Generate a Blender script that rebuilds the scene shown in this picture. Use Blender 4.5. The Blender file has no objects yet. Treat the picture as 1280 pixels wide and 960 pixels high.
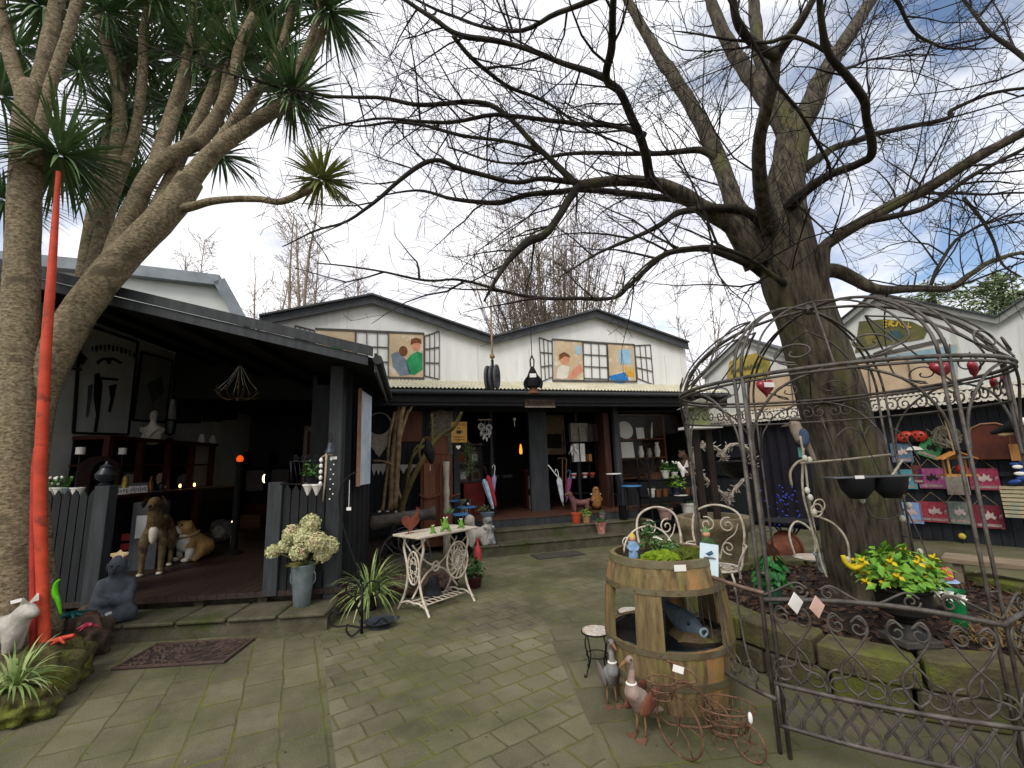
import bpy, math, random
from mathutils import Vector as V, Matrix, Euler, noise
from math import sin, cos, pi, radians, sqrt, atan2
RND = random.Random(7)
C = bpy.context.scene.collection
SC = bpy.context.scene

# ------------------------------------------------------------------ camera
FPX = 560.0
PITCH, ROLL, EYE = radians(10), radians(2), 1.55
cF = V((0, cos(PITCH), sin(PITCH)))
cR0 = V((1, 0, 0)); cU0 = cR0.cross(cF)
cR = cR0 * cos(ROLL) - cU0 * sin(ROLL)
cU = cU0 * cos(ROLL) + cR0 * sin(ROLL)
EYEV = V((0, 0, EYE))

def ray(x, y): return cF * FPX + cR * (x - 640) - cU * (y - 480)
def gz(x, y, z=0.0):
    d = ray(x, y); return EYEV + d * ((z - EYE) / d.z)
def at(x, y, d):
    r = ray(x, y); return EYEV + r * (d / r.y)
def hz(x): return 579 - .035 * (x - 640)

class Frame:
    def __init__(s, ox, oy, ang):
        s.a = radians(ang); s.o = V((ox, oy, 0))
        s.u = V((cos(s.a), sin(s.a), 0)); s.v = V((-sin(s.a), cos(s.a), 0))
    def w(s, u, v, z=0.0): return s.o + s.u * u + s.v * v + V((0, 0, z))
    def p(s, x, y, v):
        r = ray(x, y); P = s.o + s.v * v
        return EYEV + r * ((P - EYEV).dot(s.v) / r.dot(s.v))
    def uz(s, x, y, v):
        q = s.p(x, y, v); return (q - s.o).dot(s.u), q.z
    def pu(s, x, y, u):                       # on the plane u = const -> (v, z)
        r = ray(x, y); P = s.o + s.u * u
        q = EYEV + r * ((P - EYEV).dot(s.u) / r.dot(s.u))
        return (q - s.o).dot(s.v), q.z
SH = Frame(-.62, 7.87, 17)      # the main shop
SD = Frame(-3.86, 4.53, 5)      # the open shed
RT = Frame(4.9, 10.5, -54)      # the wing on the far side of the tree

# ------------------------------------------------------------------ materials
_m = {}
def lin(h):
    h = h.lstrip('#'); o = []
    for i in (0, 2, 4):
        c = int(h[i:i + 2], 16) / 255
        o.append(c / 12.92 if c <= .04045 else ((c + .055) / 1.055) ** 2.4)
    return tuple(o) + (1,)
def mat(name, a, b=None, scale=9, rough=.75, bump=0.0, bscale=60, metal=0.0, spec=.3, moss=0.0, mscale=2.2,
        mosscol='#4a5020', stretch=(1, 1, 1), emit=0.0, third=None, tscale=1.6, tcut=.55, sub=0.0):
    if name in _m: return _m[name]
    m = bpy.data.materials.new(name); m.use_nodes = True; _m[name] = m
    nt = m.node_tree; N = nt.nodes; L = nt.links
    bs = N['Principled BSDF']
    tc = N.new('ShaderNodeTexCoord'); mp = N.new('ShaderNodeMapping'); mp.inputs['Scale'].default_value = stretch
    L.new(tc.outputs['Object'], mp.inputs['Vector'])
    def nz(sc, det=5, r=.6):
        n = N.new('ShaderNodeTexNoise'); n.inputs['Scale'].default_value = sc
        n.inputs['Detail'].default_value = det; n.inputs['Roughness'].default_value = r
        L.new(mp.outputs[0], n.inputs['Vector']); return n
    def ramp(src, lo, hi):
        r = N.new('ShaderNodeMapRange'); r.inputs['From Min'].default_value = lo; r.inputs['From Max'].default_value = hi
        L.new(src, r.inputs['Value']); return r.outputs['Result']
    def mix(f, ca, cb):
        x = N.new('ShaderNodeMix'); x.data_type = 'RGBA'
        L.new(f, x.inputs[0])
        for s, c in ((6, ca), (7, cb)):
            if isinstance(c, tuple): x.inputs[s].default_value = c
            else: L.new(c, x.inputs[s])
        return x.outputs[2]
    ca = lin(a); cb = lin(b) if b else tuple(c * .66 for c in ca[:3]) + (1,)
    col = mix(ramp(nz(scale).outputs['Fac'], .34, .66), ca, cb)
    if third: col = mix(ramp(nz(tscale, 4).outputs['Fac'], tcut, tcut + .1), col, lin(third))
    if moss:
        col = mix(ramp(nz(mscale, 8, .7).outputs['Fac'], .72 - moss * .4, .86 - moss * .4), col, lin(mosscol))
    L.new(col, bs.inputs['Base Color'])
    rr = N.new('ShaderNodeMapRange'); rr.inputs['To Min'].default_value = max(.05, rough - .1); rr.inputs['To Max'].default_value = min(1, rough + .12)
    L.new(nz(scale * 1.7, 3).outputs['Fac'], rr.inputs['Value']); L.new(rr.outputs[0], bs.inputs['Roughness'])
    bs.inputs['Metallic'].default_value = metal
    bs.inputs['Specular IOR Level'].default_value = spec
    if sub: bs.inputs['Subsurface Weight'].default_value = sub
    if emit:
        bs.inputs['Emission Color'].default_value = ca; bs.inputs['Emission Strength'].default_value = emit
    if bump:
        bp = N.new('ShaderNodeBump'); bp.inputs['Strength'].default_value = min(1, bump); bp.inputs['Distance'].default_value = .02
        L.new(nz(bscale, 6, .65).outputs['Fac'], bp.inputs['Height']); L.new(bp.outputs[0], bs.inputs['Normal'])
    return m
def glass(name, tint='#ffffff', ior=1.45, rough=.02):
    if name in _m: return _m[name]
    m = bpy.data.materials.new(name); m.use_nodes = True; _m[name] = m
    nt = m.node_tree; N = nt.nodes; L = nt.links; N.remove(N['Principled BSDF'])
    t = N.new('ShaderNodeBsdfTransparent'); t.inputs[0].default_value = lin(tint)
    g = N.new('ShaderNodeBsdfGlossy'); g.inputs['Roughness'].default_value = rough
    f = N.new('ShaderNodeFresnel'); f.inputs['IOR'].default_value = ior
    x = N.new('ShaderNodeMixShader'); L.new(f.outputs[0], x.inputs[0]); L.new(t.outputs[0], x.inputs[1]); L.new(g.outputs[0], x.inputs[2])
    L.new(x.outputs[0], N['Material Output'].inputs['Surface']); return m

# ------------------------------------------------------------------ mesh builder
class MB:
    def __init__(s, M=None): s.v = []; s.f = []; s.M = M
    def add(s, vs, fs):
        n = len(s.v)
        if s.M is not None: vs = [s.M @ V(p) for p in vs]
        s.v += [tuple(p) for p in vs]; s.f += [tuple(i + n for i in f) for f in fs]
        return s
    def box(s, x0, x1, y0, y1, z0, z1):
        return s.add([(x, y, z) for z in (z0, z1) for y in (y0, y1) for x in (x0, x1)],
                     [(0, 2, 3, 1), (4, 5, 7, 6), (0, 1, 5, 4), (2, 6, 7, 3), (0, 4, 6, 2), (1, 3, 7, 5)])
    def obox(s, c, size, rot=(0, 0, 0)):
        R = Euler(rot).to_matrix(); a, b, d = (k / 2 for k in size)
        return s.add([V(c) + R @ V((x, y, z)) for z in (-d, d) for y in (-b, b) for x in (-a, a)],
                     [(0, 2, 3, 1), (4, 5, 7, 6), (0, 1, 5, 4), (2, 6, 7, 3), (0, 4, 6, 2), (1, 3, 7, 5)])
    def bar(s, p, q, w, h):
        p, q = V(p), V(q); t = (q - p).normalized()
        up = V((0, 0, 1)) if abs(t.z) < .95 else V((0, 1, 0))
        a = t.cross(up).normalized() * (w / 2); b = a.cross(t).normalized() * (h / 2)
        vs = [e + sa * a + sb * b for e in (p, q) for sa, sb in ((-1, -1), (1, -1), (1, 1), (-1, 1))]
        return s.add(vs, [(0, 1, 2, 3), (7, 6, 5, 4), (0, 4, 5, 1), (1, 5, 6, 2), (2, 6, 7, 3), (3, 7, 4, 0)])
    def prism(s, poly, d):
        n = len(poly); d = V(d); p = [V(q) for q in poly]
        return s.add(p + [q + d for q in p], [tuple(range(n))[::-1], tuple(range(n, 2 * n))] +
                     [(i, (i + 1) % n, n + (i + 1) % n, n + i) for i in range(n)])
    def tube(s, pts, r, n=6, close=False, cap=True, jit=0, jf=3.0):
        pts = [V(p) for p in pts]; k = len(pts)
        rs = r if isinstance(r, (list, tuple)) else [r] * k
        T = []
        for i in range(k):
            a = pts[(i - 1) % k] if (close or i > 0) else pts[i]
            b = pts[(i + 1) % k] if (close or i < k - 1) else pts[i]
            t = (b - a); T.append(t.normalized() if t.length > 1e-9 else V((0, 0, 1)))
        up = V((0, 0, 1)) if abs(T[0].z) < .9 else V((1, 0, 0))
        nn = T[0].cross(up).normalized(); vs = []
        for i in range(k):
            nn = (nn - T[i] * nn.dot(T[i]))
            nn = nn.normalized() if nn.length > 1e-6 else T[i].orthogonal().normalized()
            bb = T[i].cross(nn)
            for j in range(n):
                a = 2 * pi * j / n; q = nn * cos(a) + bb * sin(a); rr = rs[i]
                if jit: rr *= 1 + jit * noise.noise((pts[i] + q * rs[i]) * jf) + jit * .5 * sin(a * 5 + i * .15)
                vs.append(pts[i] + q * rr)
        fs = []
        for i in range(k if close else k - 1):
            i2 = (i + 1) % k
            for j in range(n):
                fs.append((i * n + j, i * n + (j + 1) % n, i2 * n + (j + 1) % n, i2 * n + j))
        if cap and not close: fs += [tuple(range(n))[::-1], tuple((k - 1) * n + j for j in range(n))]
        return s.add(vs, fs)
    def lathe(s, prof, n=20, c=(0, 0, 0), ax=None):
        c = V(c); vs = []; fs = []; k = len(prof)
        for r, z in prof:
            for j in range(n):
                a = 2 * pi * j / n; p = V((r * cos(a), r * sin(a), z)); vs.append(c + (ax @ p if ax else p))
        for i in range(k - 1):
            for j in range(n):
                fs.append((i * n + j, i * n + (j + 1) % n, (i + 1) * n + (j + 1) % n, (i + 1) * n + j))
        fs += [tuple(range(n))[::-1], tuple((k - 1) * n + j for j in range(n))]
        return s.add(vs, fs)
    def ball(s, c, r, n=12, m=8, nz=0, nf=2.0, rot=None):
        c = V(c); r = (r, r, r) if not isinstance(r, (tuple, list)) else r
        R = Euler(rot).to_matrix() if rot else None; vs = []; fs = []
        for i in range(m + 1):
            t = pi * i / m
            for j in range(n):
                a = 2 * pi * j / n; d = V((sin(t) * cos(a), sin(t) * sin(a), cos(t)))
                k = 1 + (nz * noise.noise((d + c) * nf) if nz else 0)
                p = V((d.x * r[0], d.y * r[1], d.z * r[2])) * k
                vs.append(c + (R @ p if R else p))
        for i in range(m):
            for j in range(n):
                if i == 0: fs.append((0, n + j, n + (j + 1) % n))
                elif i == m - 1: fs.append((i * n + j, m * n, i * n + (j + 1) % n))
                else: fs.append((i * n + j, (i + 1) * n + j, (i + 1) * n + (j + 1) % n, i * n + (j + 1) % n))
        return s.add(vs, fs)
    def blade(s, p, d, L, w, droop, seg=5, side=None):
        p = V(p); d = V(d).normalized(); sd = side or d.cross(V((0, 0, 1)))
        sd = sd.normalized() if sd.length > 1e-4 else V((1, 0, 0)); vs = []; fs = []
        q = p.copy(); dd = d.copy()
        for i in range(seg + 1):
            t = i / seg; ww = w * (1 - t ** 2.2) * (.45 + .55 * min(1, t * 4)) + .0006
            vs += [q - sd * ww / 2, q + sd * ww / 2]
            dd = (dd + V((0, 0, -droop / seg))).normalized(); q = q + dd * (L / seg)
        for i in range(seg): fs.append((2 * i, 2 * i + 1, 2 * i + 3, 2 * i + 2))
        return s.add(vs, fs)
    def leaf(s, p, nrm, a, L, w):
        p = V(p); n = V(nrm).normalized(); t = n.orthogonal().normalized()
        t = Matrix.Rotation(a, 3, n) @ t; b = n.cross(t)
        return s.add([p, p + t * L * .45 + b * w * .5 + n * w * .15, p + t * L, p + t * L * .45 - b * w * .5 + n * w * .15], [(0, 1, 2, 3)])
    def build(s, name, m, parent=None, smooth=0, bevel=0.0):
        me = bpy.data.meshes.new(name); me.from_pydata(s.v, [], s.f); me.update()
        if m: me.materials.append(m)
        o = bpy.data.objects.new(name, me); C.objects.link(o)
        if parent: o.parent = parent
        if smooth:
            for p in me.polygons: p.use_smooth = True
            if smooth < 180: me.set_sharp_from_angle(angle=radians(smooth))
        if bevel:
            b = o.modifiers.new('bevel', 'BEVEL'); b.width = bevel; b.segments = 1; b.limit_method = 'ANGLE'
        return o

MAT = {}
def T(name, label, cat, loc=(0, 0, 0), rz=0.0, group=None):
    o = bpy.data.objects.new(name, None); C.objects.link(o); o.empty_display_size = .1
    o.location = loc; o.rotation_euler = (0, 0, rz); o['label'] = label; o['category'] = cat
    if group: o['group'] = group
    MAT[o.name] = Matrix.Translation(V(loc)) @ Matrix.Rotation(rz, 4, 'Z')
    return o
def W(t): return MB(MAT[t.name].inverted())         # a builder that takes world coordinates
def tag(o, label, cat, group=None, loc=None, rz=0):
    o['label'] = label; o['category'] = cat
    if group: o['group'] = group
    if loc is not None: o.location = loc; o.rotation_euler = (0, 0, rz)
    return o
def struct(o, kind='structure'): o['kind'] = kind; return o
def dup(root, loc, rz=0.0, label=None, scale=None):
    r = root.copy(); C.objects.link(r); r.location = loc; r.rotation_euler = (0, 0, rz)
    if scale: r.scale = (scale,) * 3
    if label: r['label'] = label
    for ch in list(root.children):
        c = ch.copy(); C.objects.link(c); c.parent = r
        for g in ch.children:
            d = g.copy(); C.objects.link(d); d.parent = c
    return r
def creature(name, J, E, m, parent=None, root=0, sub=2):
    """one continuous body: ellipsoids swept along the bones, fused by a voxel remesh and smoothed"""
    mb = MB(); big = {}
    for p, q in E:
        d = V(J[q][:3]) - V(J[p][:3])
        for n in (p, q):
            if n not in big or d.length > big[n].length: big[n] = d
    def R3(n):
        r = J[n][3]
        if not isinstance(r, tuple): return V((r, r, r))
        d = big[n]; ax = max(range(3), key=lambda i: abs(d[i])); g = (r[0] + r[1]) / 2
        return V(((g, r[0], r[1]), (r[0], g, r[1]), (r[0], r[1], g))[ax])
    for p, q in E:
        A, B, ra, rb = V(J[p][:3]), V(J[q][:3]), R3(p), R3(q); k = max(3, min(14, int((B - A).length / (min(min(ra), min(rb)) * .4 + 1e-4)) + 1))
        for i in range(k + 1): mb.ball(A.lerp(B, i / k), tuple(ra.lerp(rb, i / k)), 12, 8)
    o = mb.build(name, m, parent)
    ext = max(max(v[i] for v in mb.v) - min(v[i] for v in mb.v) for i in range(3)); rm = min(min(R3(n)) for n in J)
    k = o.modifiers.new('fuse', 'REMESH'); k.mode = 'VOXEL'; k.voxel_size = max(ext / 110, rm * .4); k.use_smooth_shade = True
    sm = o.modifiers.new('soften', 'SMOOTH'); sm.factor = .5; sm.iterations = 4
    return o
def text(s, size, m, parent, loc, rot, align='CENTER', depth=.002, name='lettering'):
    cu = bpy.data.curves.new('t', 'FONT'); cu.body = s; cu.size = size; cu.align_x = align; cu.extrude = depth
    to = bpy.data.objects.new('t', cu); C.objects.link(to)
    bpy.context.view_layer.update()
    me = bpy.data.meshes.new_from_object(to.evaluated_get(bpy.context.evaluated_depsgraph_get()))
    bpy.data.objects.remove(to); me.materials.clear(); me.materials.append(m)
    o = bpy.data.objects.new(name, me); C.objects.link(o)
    if parent: o.parent = parent
    o.location = loc; o.rotation_euler = rot; return o
def arc(c, r, a0, a1, n=12, ax=0, bx=2, sq=1.0):
    out = []
    for i in range(n + 1):
        a = a0 + (a1 - a0) * i / n; p = [c[0], c[1], c[2]]; p[ax] += r * cos(a); p[bx] += r * sq * sin(a); out.append(tuple(p))
    return out
def spiral(cx, cz, r0, turns, a0, sg, n=None, inner=.18):
    n = n or int(14 * turns) + 4; out = []
    for i in range(n + 1):
        t = i / n; r = r0 * (1 - t * (1 - inner)); a = a0 + sg * 2 * pi * turns * t
        out.append((cx + r * cos(a), cz + r * sin(a)))
    return out
def smoothpath(pts, k=6):
    pts = [tuple(p) for p in pts]; out = []
    for i in range(len(pts) - 1):
        p0 = pts[max(0, i - 1)]; p1 = pts[i]; p2 = pts[i + 1]; p3 = pts[min(len(pts) - 1, i + 2)]
        for j in range(k):
            t = j / k
            out.append(tuple(.5 * ((2 * b) + (c - a) * t + (2 * a - 5 * b + 4 * c - d) * t * t + (-a + 3 * b - 3 * c + d) * t ** 3)
                             for a, b, c, d in zip(p0, p1, p2, p3)))
    out.append(pts[-1]); return out

# shared materials
DARK = mat('charcoal_paint', '#26282a', '#1c1d1f', 5, .6, .25, 90, stretch=(3, 3, .5), spec=.25)
DARK2 = mat('weathered_grey_paint', '#3e4042', '#2c2e30', 6, .65, .3, 70, stretch=(3, 3, .4))
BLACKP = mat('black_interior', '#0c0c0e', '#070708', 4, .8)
TRIM = mat('grey_trim', '#4a4c4e', '#3a3c3e', 5, .6, .15, 40)
WHITEP = mat('white_plaster', '#c9cac6', '#b4b6b0', 2.5, .8, .15, 40)
GABLE = mat('white_gable_paint', '#e4e4e0', '#d8d8d2', 1.6, .75, .1, 25, third='#cfd0c4', tscale=2.2, tcut=.6, stretch=(3, 3, .35))
STONE = mat('mossy_step_stone', '#5d5848', '#474334', 7, .9, .6, 45, moss=.55, mscale=2.0, mosscol='#3d4420')
IRON = mat('grey_iron', '#625c55', '#3c3630', 14, .55, .3, 80, metal=.4, spec=.5)
BLACKI = mat('black_iron', '#1b1b1c', '#101011', 12, .5, .2, 90, metal=.3)
WHITEI = mat('white_iron', '#d8d2c4', '#b09c84', 12, .55, .2, 60)
RUST = mat('rusty_wire', '#80604a', '#4a3426', 20, .8, .4, 80, metal=.2)
CARD = mat('white_card', '#e6e4de', '#dcd8d0', 3, .6)
INK = mat('dark_ink', '#2a2622', '#1c1a18', 6, .7)
TERRA = mat('terracotta', '#b5603c', '#8e452a', 8, .85, .2, 50)
WOOD = mat('brown_wood', '#6a4328', '#452a18', 7, .6, .3, 50, stretch=(4, 4, .6))
REDWOOD = mat('red_mahogany', '#4a1c14', '#2e100c', 6, .4, .15, 50, stretch=(4, 4, .6))
PINE = mat('pale_pine', '#c08a48', '#9a6830', 5, .55, .2, 50, stretch=(4, 4, .6))
LEAFG = mat('green_leaf', '#3f6a24', '#24461a', 12, .55, spec=.4)
LEAFL = mat('light_green_leaf', '#7a9a34', '#4e7422', 12, .55)
SOIL = mat('soil', '#2c2219', '#1a140e', 20, .95, .8, 40)
# ------------------------------------------------------------------ camera, world, sun
cam = bpy.data.objects.new('camera', bpy.data.cameras.new('camera')); C.objects.link(cam); SC.camera = cam
cam.data.sensor_width = 36; cam.data.lens = 36 * FPX / 1280; cam.data.clip_end = 2000; cam.data.clip_start = .05
Mc = Matrix((cR, cU, -cF)).transposed().to_4x4(); Mc.translation = EYEV; cam.matrix_world = Mc

SUN_EL, SUN_AZ = radians(48), radians(205)      # azimuth measured clockwise from +Y: behind the viewer, a little left
w = bpy.data.worlds.new('World'); SC.world = w; w.use_nodes = True
nt = w.node_tree; N = nt.nodes; L = nt.links; bg = N['Background']
sky = N.new('ShaderNodeTexSky'); sky.sky_type = 'NISHITA'; sky.sun_disc = False
sky.sun_elevation = SUN_EL; sky.sun_rotation = SUN_AZ; sky.air_density = 1.0; sky.dust_density = .6
tc = N.new('ShaderNodeTexCoord')
sep = N.new('ShaderNodeSeparateXYZ'); L.new(tc.outputs['Generated'], sep.inputs[0])
def math_(op, a, b=None):
    n = N.new('ShaderNodeMath'); n.operation = op
    for i, x in enumerate((a, b)):
        if x is None: continue
        if isinstance(x, (int, float)): n.inputs[i].default_value = x
        else: L.new(x, n.inputs[i])
    return n.outputs[0]
zz = math_('ADD', math_('MAXIMUM', sep.outputs['Z'], 0.0), .22)
cmb = N.new('ShaderNodeCombineXYZ'); L.new(math_('DIVIDE', sep.outputs['X'], zz), cmb.inputs[0]); L.new(math_('DIVIDE', sep.outputs['Y'], zz), cmb.inputs[1])
def wn(sc, det, off):
    mp = N.new('ShaderNodeMapping'); mp.inputs['Location'].default_value = off; L.new(cmb.outputs[0], mp.inputs[0])
    n = N.new('ShaderNodeTexNoise'); n.inputs['Scale'].default_value = sc; n.inputs['Detail'].default_value = det; n.inputs['Roughness'].default_value = .62
    n.inputs['Distortion'].default_value = .4
    L.new(mp.outputs[0], n.inputs['Vector']); return n.outputs['Fac']
cov = wn(1.3, 9, (3.1, 1.7, 0)); shade = wn(1.9, 8, (7.3, 2.2, 4))
# two gaps of blue, up to the right
def gap(dx, dy, dz, r):
    d = V((dx, dy, dz)).normalized()
    vm = N.new('ShaderNodeVectorMath'); vm.operation = 'DISTANCE'; L.new(tc.outputs['Generated'], vm.inputs[0]); vm.inputs[1].default_value = d
    mr = N.new('ShaderNodeMapRange'); mr.interpolation_type = 'SMOOTHSTEP'; mr.inputs['From Min'].default_value = 0; mr.inputs['From Max'].default_value = r
    mr.inputs['To Min'].default_value = .17; mr.inputs['To Max'].default_value = 0; L.new(vm.outputs['Value'], mr.inputs['Value']); return mr.outputs[0]
g1 = ray(1085, 60); g2 = ray(880, 70); g3 = ray(960, 270); g4 = ray(1220, 330)
gaps = gap(*g1, .34)
for g, r in ((g2, .22), (g3, .2), (g4, .16)): gaps = math_('ADD', gaps, gap(*g, r))
cmask = N.new('ShaderNodeMapRange'); cmask.inputs['From Min'].default_value = .25; cmask.inputs['From Max'].default_value = .43
L.new(math_('SUBTRACT', cov, gaps), cmask.inputs['Value'])
ccol = N.new('ShaderNodeMix'); ccol.data_type = 'RGBA'
smr = N.new('ShaderNodeMapRange'); smr.inputs['From Min'].default_value = .35; smr.inputs['From Max'].default_value = .62; L.new(shade, smr.inputs['Value'])
L.new(smr.outputs[0], ccol.inputs[0]); ccol.inputs[6].default_value = (5.4, 5.45, 6.1, 1); ccol.inputs[7].default_value = (8.0, 8.0, 8.1, 1)
smx = N.new('ShaderNodeMix'); smx.data_type = 'RGBA'
L.new(cmask.outputs[0], smx.inputs[0]); L.new(sky.outputs[0], smx.inputs[6]); L.new(ccol.outputs[2], smx.inputs[7])
L.new(smx.outputs[2], bg.inputs['Color']); bg.inputs['Strength'].default_value = .1
sl = bpy.data.lights.new('sun', 'SUN'); sl.energy = 1.4; sl.angle = radians(26); sl.color = (1, .96, .9)
so = bpy.data.objects.new('sun', sl); C.objects.link(so)
sd = V((sin(SUN_AZ) * cos(SUN_EL), cos(SUN_AZ) * cos(SUN_EL), sin(SUN_EL)))
so.rotation_euler = (-sd).to_track_quat('-Z', 'Y').to_euler()
SC.view_settings.view_transform = 'Standard'; SC.view_settings.look = 'None'; SC.view_settings.gamma = 1; SC.view_settings.exposure = .72
SC.view_settings.use_curve_mapping = False

# ------------------------------------------------------------------ ground
def paving_mat(name, bw, rh, a, b, mort, off=.5):
    m = bpy.data.materials.new(name); m.use_nodes = True; nt = m.node_tree; N = nt.nodes; L = nt.links; bs = N['Principled BSDF']
    tc = N.new('ShaderNodeTexCoord')
    dn = N.new('ShaderNodeTexNoise'); dn.inputs['Scale'].default_value = 5; dn.inputs['Detail'].default_value = 3; L.new(tc.outputs['Object'], dn.inputs[0])
    ad = N.new('ShaderNodeMix'); ad.data_type = 'RGBA'; ad.blend_type = 'LINEAR_LIGHT'; ad.inputs[0].default_value = .018
    L.new(tc.outputs['Object'], ad.inputs[6]); L.new(dn.outputs['Color'], ad.inputs[7])
    br = N.new('ShaderNodeTexBrick'); br.offset = off; br.squash = 1
    for k, v in dict(Scale=1, **{'Mortar Size': .0075, 'Mortar Smooth': .25, 'Bias': 0, 'Brick Width': bw, 'Row Height': rh}).items(): br.inputs[k].default_value = v
    br.inputs['Color1'].default_value = lin(a); br.inputs['Color2'].default_value = lin(b); br.inputs['Mortar'].default_value = lin(mort)
    L.new(ad.outputs[2], br.inputs['Vector'])
    def nz(sc, d=6, r=.65):
        n = N.new('ShaderNodeTexNoise'); n.inputs['Scale'].default_value = sc; n.inputs['Detail'].default_value = d; n.inputs['Roughness'].default_value = r
        L.new(tc.outputs['Object'], n.inputs[0]); return n.outputs['Fac']
    def rg(s, a0, a1, b0=0, b1=1):
        r = N.new('ShaderNodeMapRange'); L.new(s, r.inputs['Value'])
        for i, v in enumerate((a0, a1, b0, b1)): r.inputs[1 + i].default_value = v
        return r.outputs[0]
    def mx(f, x, y, mode='MIX'):
        k = N.new('ShaderNodeMix'); k.data_type = 'RGBA'; k.blend_type = mode
        for i, s in ((0, f), (6, x), (7, y)):
            if isinstance(s, (tuple, float)): k.inputs[i].default_value = s
            else: L.new(s, k.inputs[i])
        return k.outputs[2]
    c = br.outputs['Color']
    c = mx(rg(nz(130, 4), .3, .75, 0, .55), c, lin('#8a846e'))                  # grit
    c = mx(rg(nz(1.1, 5), .42, .66, 0, .75), c, lin('#3c3a2c'))               # damp patches
    c = mx(rg(nz(2.6, 7, .7), .56, .74, 0, .5), c, lin('#837e64'))             # pale wear
    c = mx(rg(nz(.9, 8, .72), .42, .64, 0, .5), c, lin('#555a2e'))            # algae
    # moss along the joints, thicker in places
    br2 = N.new('ShaderNodeTexBrick'); br2.offset = off
    for k, v in dict(Scale=1, **{'Mortar Size': .016, 'Mortar Smooth': .8, 'Bias': 0, 'Brick Width': bw, 'Row Height': rh}).items(): br2.inputs[k].default_value = v
    L.new(ad.outputs[2], br2.inputs['Vector'])
    mm = N.new('ShaderNodeMath'); mm.operation = 'MULTIPLY'; L.new(br2.outputs['Fac'], mm.inputs[0]); L.new(rg(nz(1.6, 6, .7), .44, .62), mm.inputs[1])
    c = mx(mm.outputs[0], c, lin('#62662e'))
    L.new(c, bs.inputs['Base Color'])
    L.new(rg(nz(3), .3, .7, .55, .9), bs.inputs['Roughness']); bs.inputs['Specular IOR Level'].default_value = .25
    h1 = N.new('ShaderNodeMath'); h1.operation = 'MULTIPLY_ADD'; L.new(br.outputs['Fac'], h1.inputs[0]); h1.inputs[1].default_value = -1.0; L.new(nz(90, 5), h1.inputs[2])
    h2 = N.new('ShaderNodeMath'); h2.operation = 'MULTIPLY_ADD'; L.new(br.outputs['Color'], h2.inputs[0]); h2.inputs[1].default_value = 9.0; L.new(h1.outputs[0], h2.inputs[2]); h1 = h2
    bp = N.new('ShaderNodeBump'); bp.inputs['Strength'].default_value = .6; bp.inputs['Distance'].default_value = .012
    L.new(h1.outputs[0], bp.inputs['Height']); L.new(bp.outputs[0], bs.inputs['Normal'])
    return m
def sheet(name, pts, z, m, rz=0):
    R = Matrix.Rotation(-rz, 4, 'Z')
    mb = MB(); mb.add([R @ V((x, y, 0)) for x, y in pts], [tuple(range(len(pts)))])
    o = mb.build(name, m); o.rotation_euler = (0, 0, rz); o.location = (0, 0, z); return struct(o)
sheet('ground', [(-400, -400), (400, -400), (400, 400), (-400, 400)], -.012, mat('packed_earth', '#4a4334', '#332e22', 3, .95, .5, 30, moss=.5))
sheet('paving', [(.80, -1.17), (-1.87, 4.54), (-6, 4.7), (-9, 3), (-9, -4), (.8, -4)], 0,
      paving_mat('paving_by_the_shed', .36, .25, '#716c56', '#565240', '#2e2d1d'), radians(26 + 90))
sheet('paving', [(.80, -1.17), (.24, 4.52), (1.2, 5.5), (6, 8), (9, 14), (-8, 14), (-6, 4.7), (-1.87, 4.54)], 0,
      paving_mat('paving_middle', .235, .195, '#76715a', '#595541', '#2f2e1e'), radians(35))
sheet('paving', [(.8, -1.17), (.8, -4), (14, -4), (14, 8), (6, 8), (1.2, 5.5), (.24, 4.52)], 0,
      paving_mat('paving_by_the_tree', .5, .42, '#625e48', '#484632', '#2a291a'), radians(6))

# ------------------------------------------------------------------ open shed on the left
sh = T('open_shed', 'dark open-fronted shed with a sloping roof and plank floor, left of the courtyard', 'shed', SD.w(0, 0), SD.a)
def zr(u): return 3.27 - .26 * u
mb = MB()
for i in range(43): mb.box(-2.3 + i * .1, -2.204 + i * .1, .45, 4.2 if i > 34 else 7.0, .235, .29)
mb.build('plank_floor', mat('dark_decking', '#3a2c24', '#281e19', 5, .5, .3, 60, stretch=(6, .5, 6), spec=.4), sh)
mb = MB()
for u in (-.9, -.25, .45, 1.1): mb.box(u, u + .09, .5, .6, 0, .233)
mb.box(-2.2, 1.9, .62, .66, .1, .233)
mb.build('floor_bearer', mat('grey_bearer', '#57503f', '#39352a', 8, .9, .3), sh)
MB().prism([(-2.3, .3, 0), (-2.3, 7.1, 0), (-2.3, 7.1, zr(-2.25) - .02), (-2.3, .3, zr(-2.25) - .02)], (.1, 0, 0)).build('side_wall', WHITEP, sh)
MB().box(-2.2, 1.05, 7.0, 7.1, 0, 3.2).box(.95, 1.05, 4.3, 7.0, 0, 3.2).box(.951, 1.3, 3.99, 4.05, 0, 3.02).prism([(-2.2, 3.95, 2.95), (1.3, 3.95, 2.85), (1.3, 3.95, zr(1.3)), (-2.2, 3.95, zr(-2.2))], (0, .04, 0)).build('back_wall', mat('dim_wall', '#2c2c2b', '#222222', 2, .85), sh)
mb = MB()
for i in range(8): mb.box(1.9, 1.965 + .012 * (i % 2), .75 + i * .12, .865 + i * .12, 0, zr(1.98) - .03)
for i in range(21): mb.box(1.15, 1.215 + .012 * (i % 2), 1.71 + i * .12, 1.825 + i * .12, 0, 2.9)
mb.box(1.216, 1.9, 1.66, 1.7, 0, zr(1.9) - .03)
mb.build('plank_wall', DARK, sh)
mb = MB(); mb.box(1.78, 1.93, .47, .62, 0, zr(1.93) - .02); mb.build('post', DARK2, sh, bevel=.006)
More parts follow.
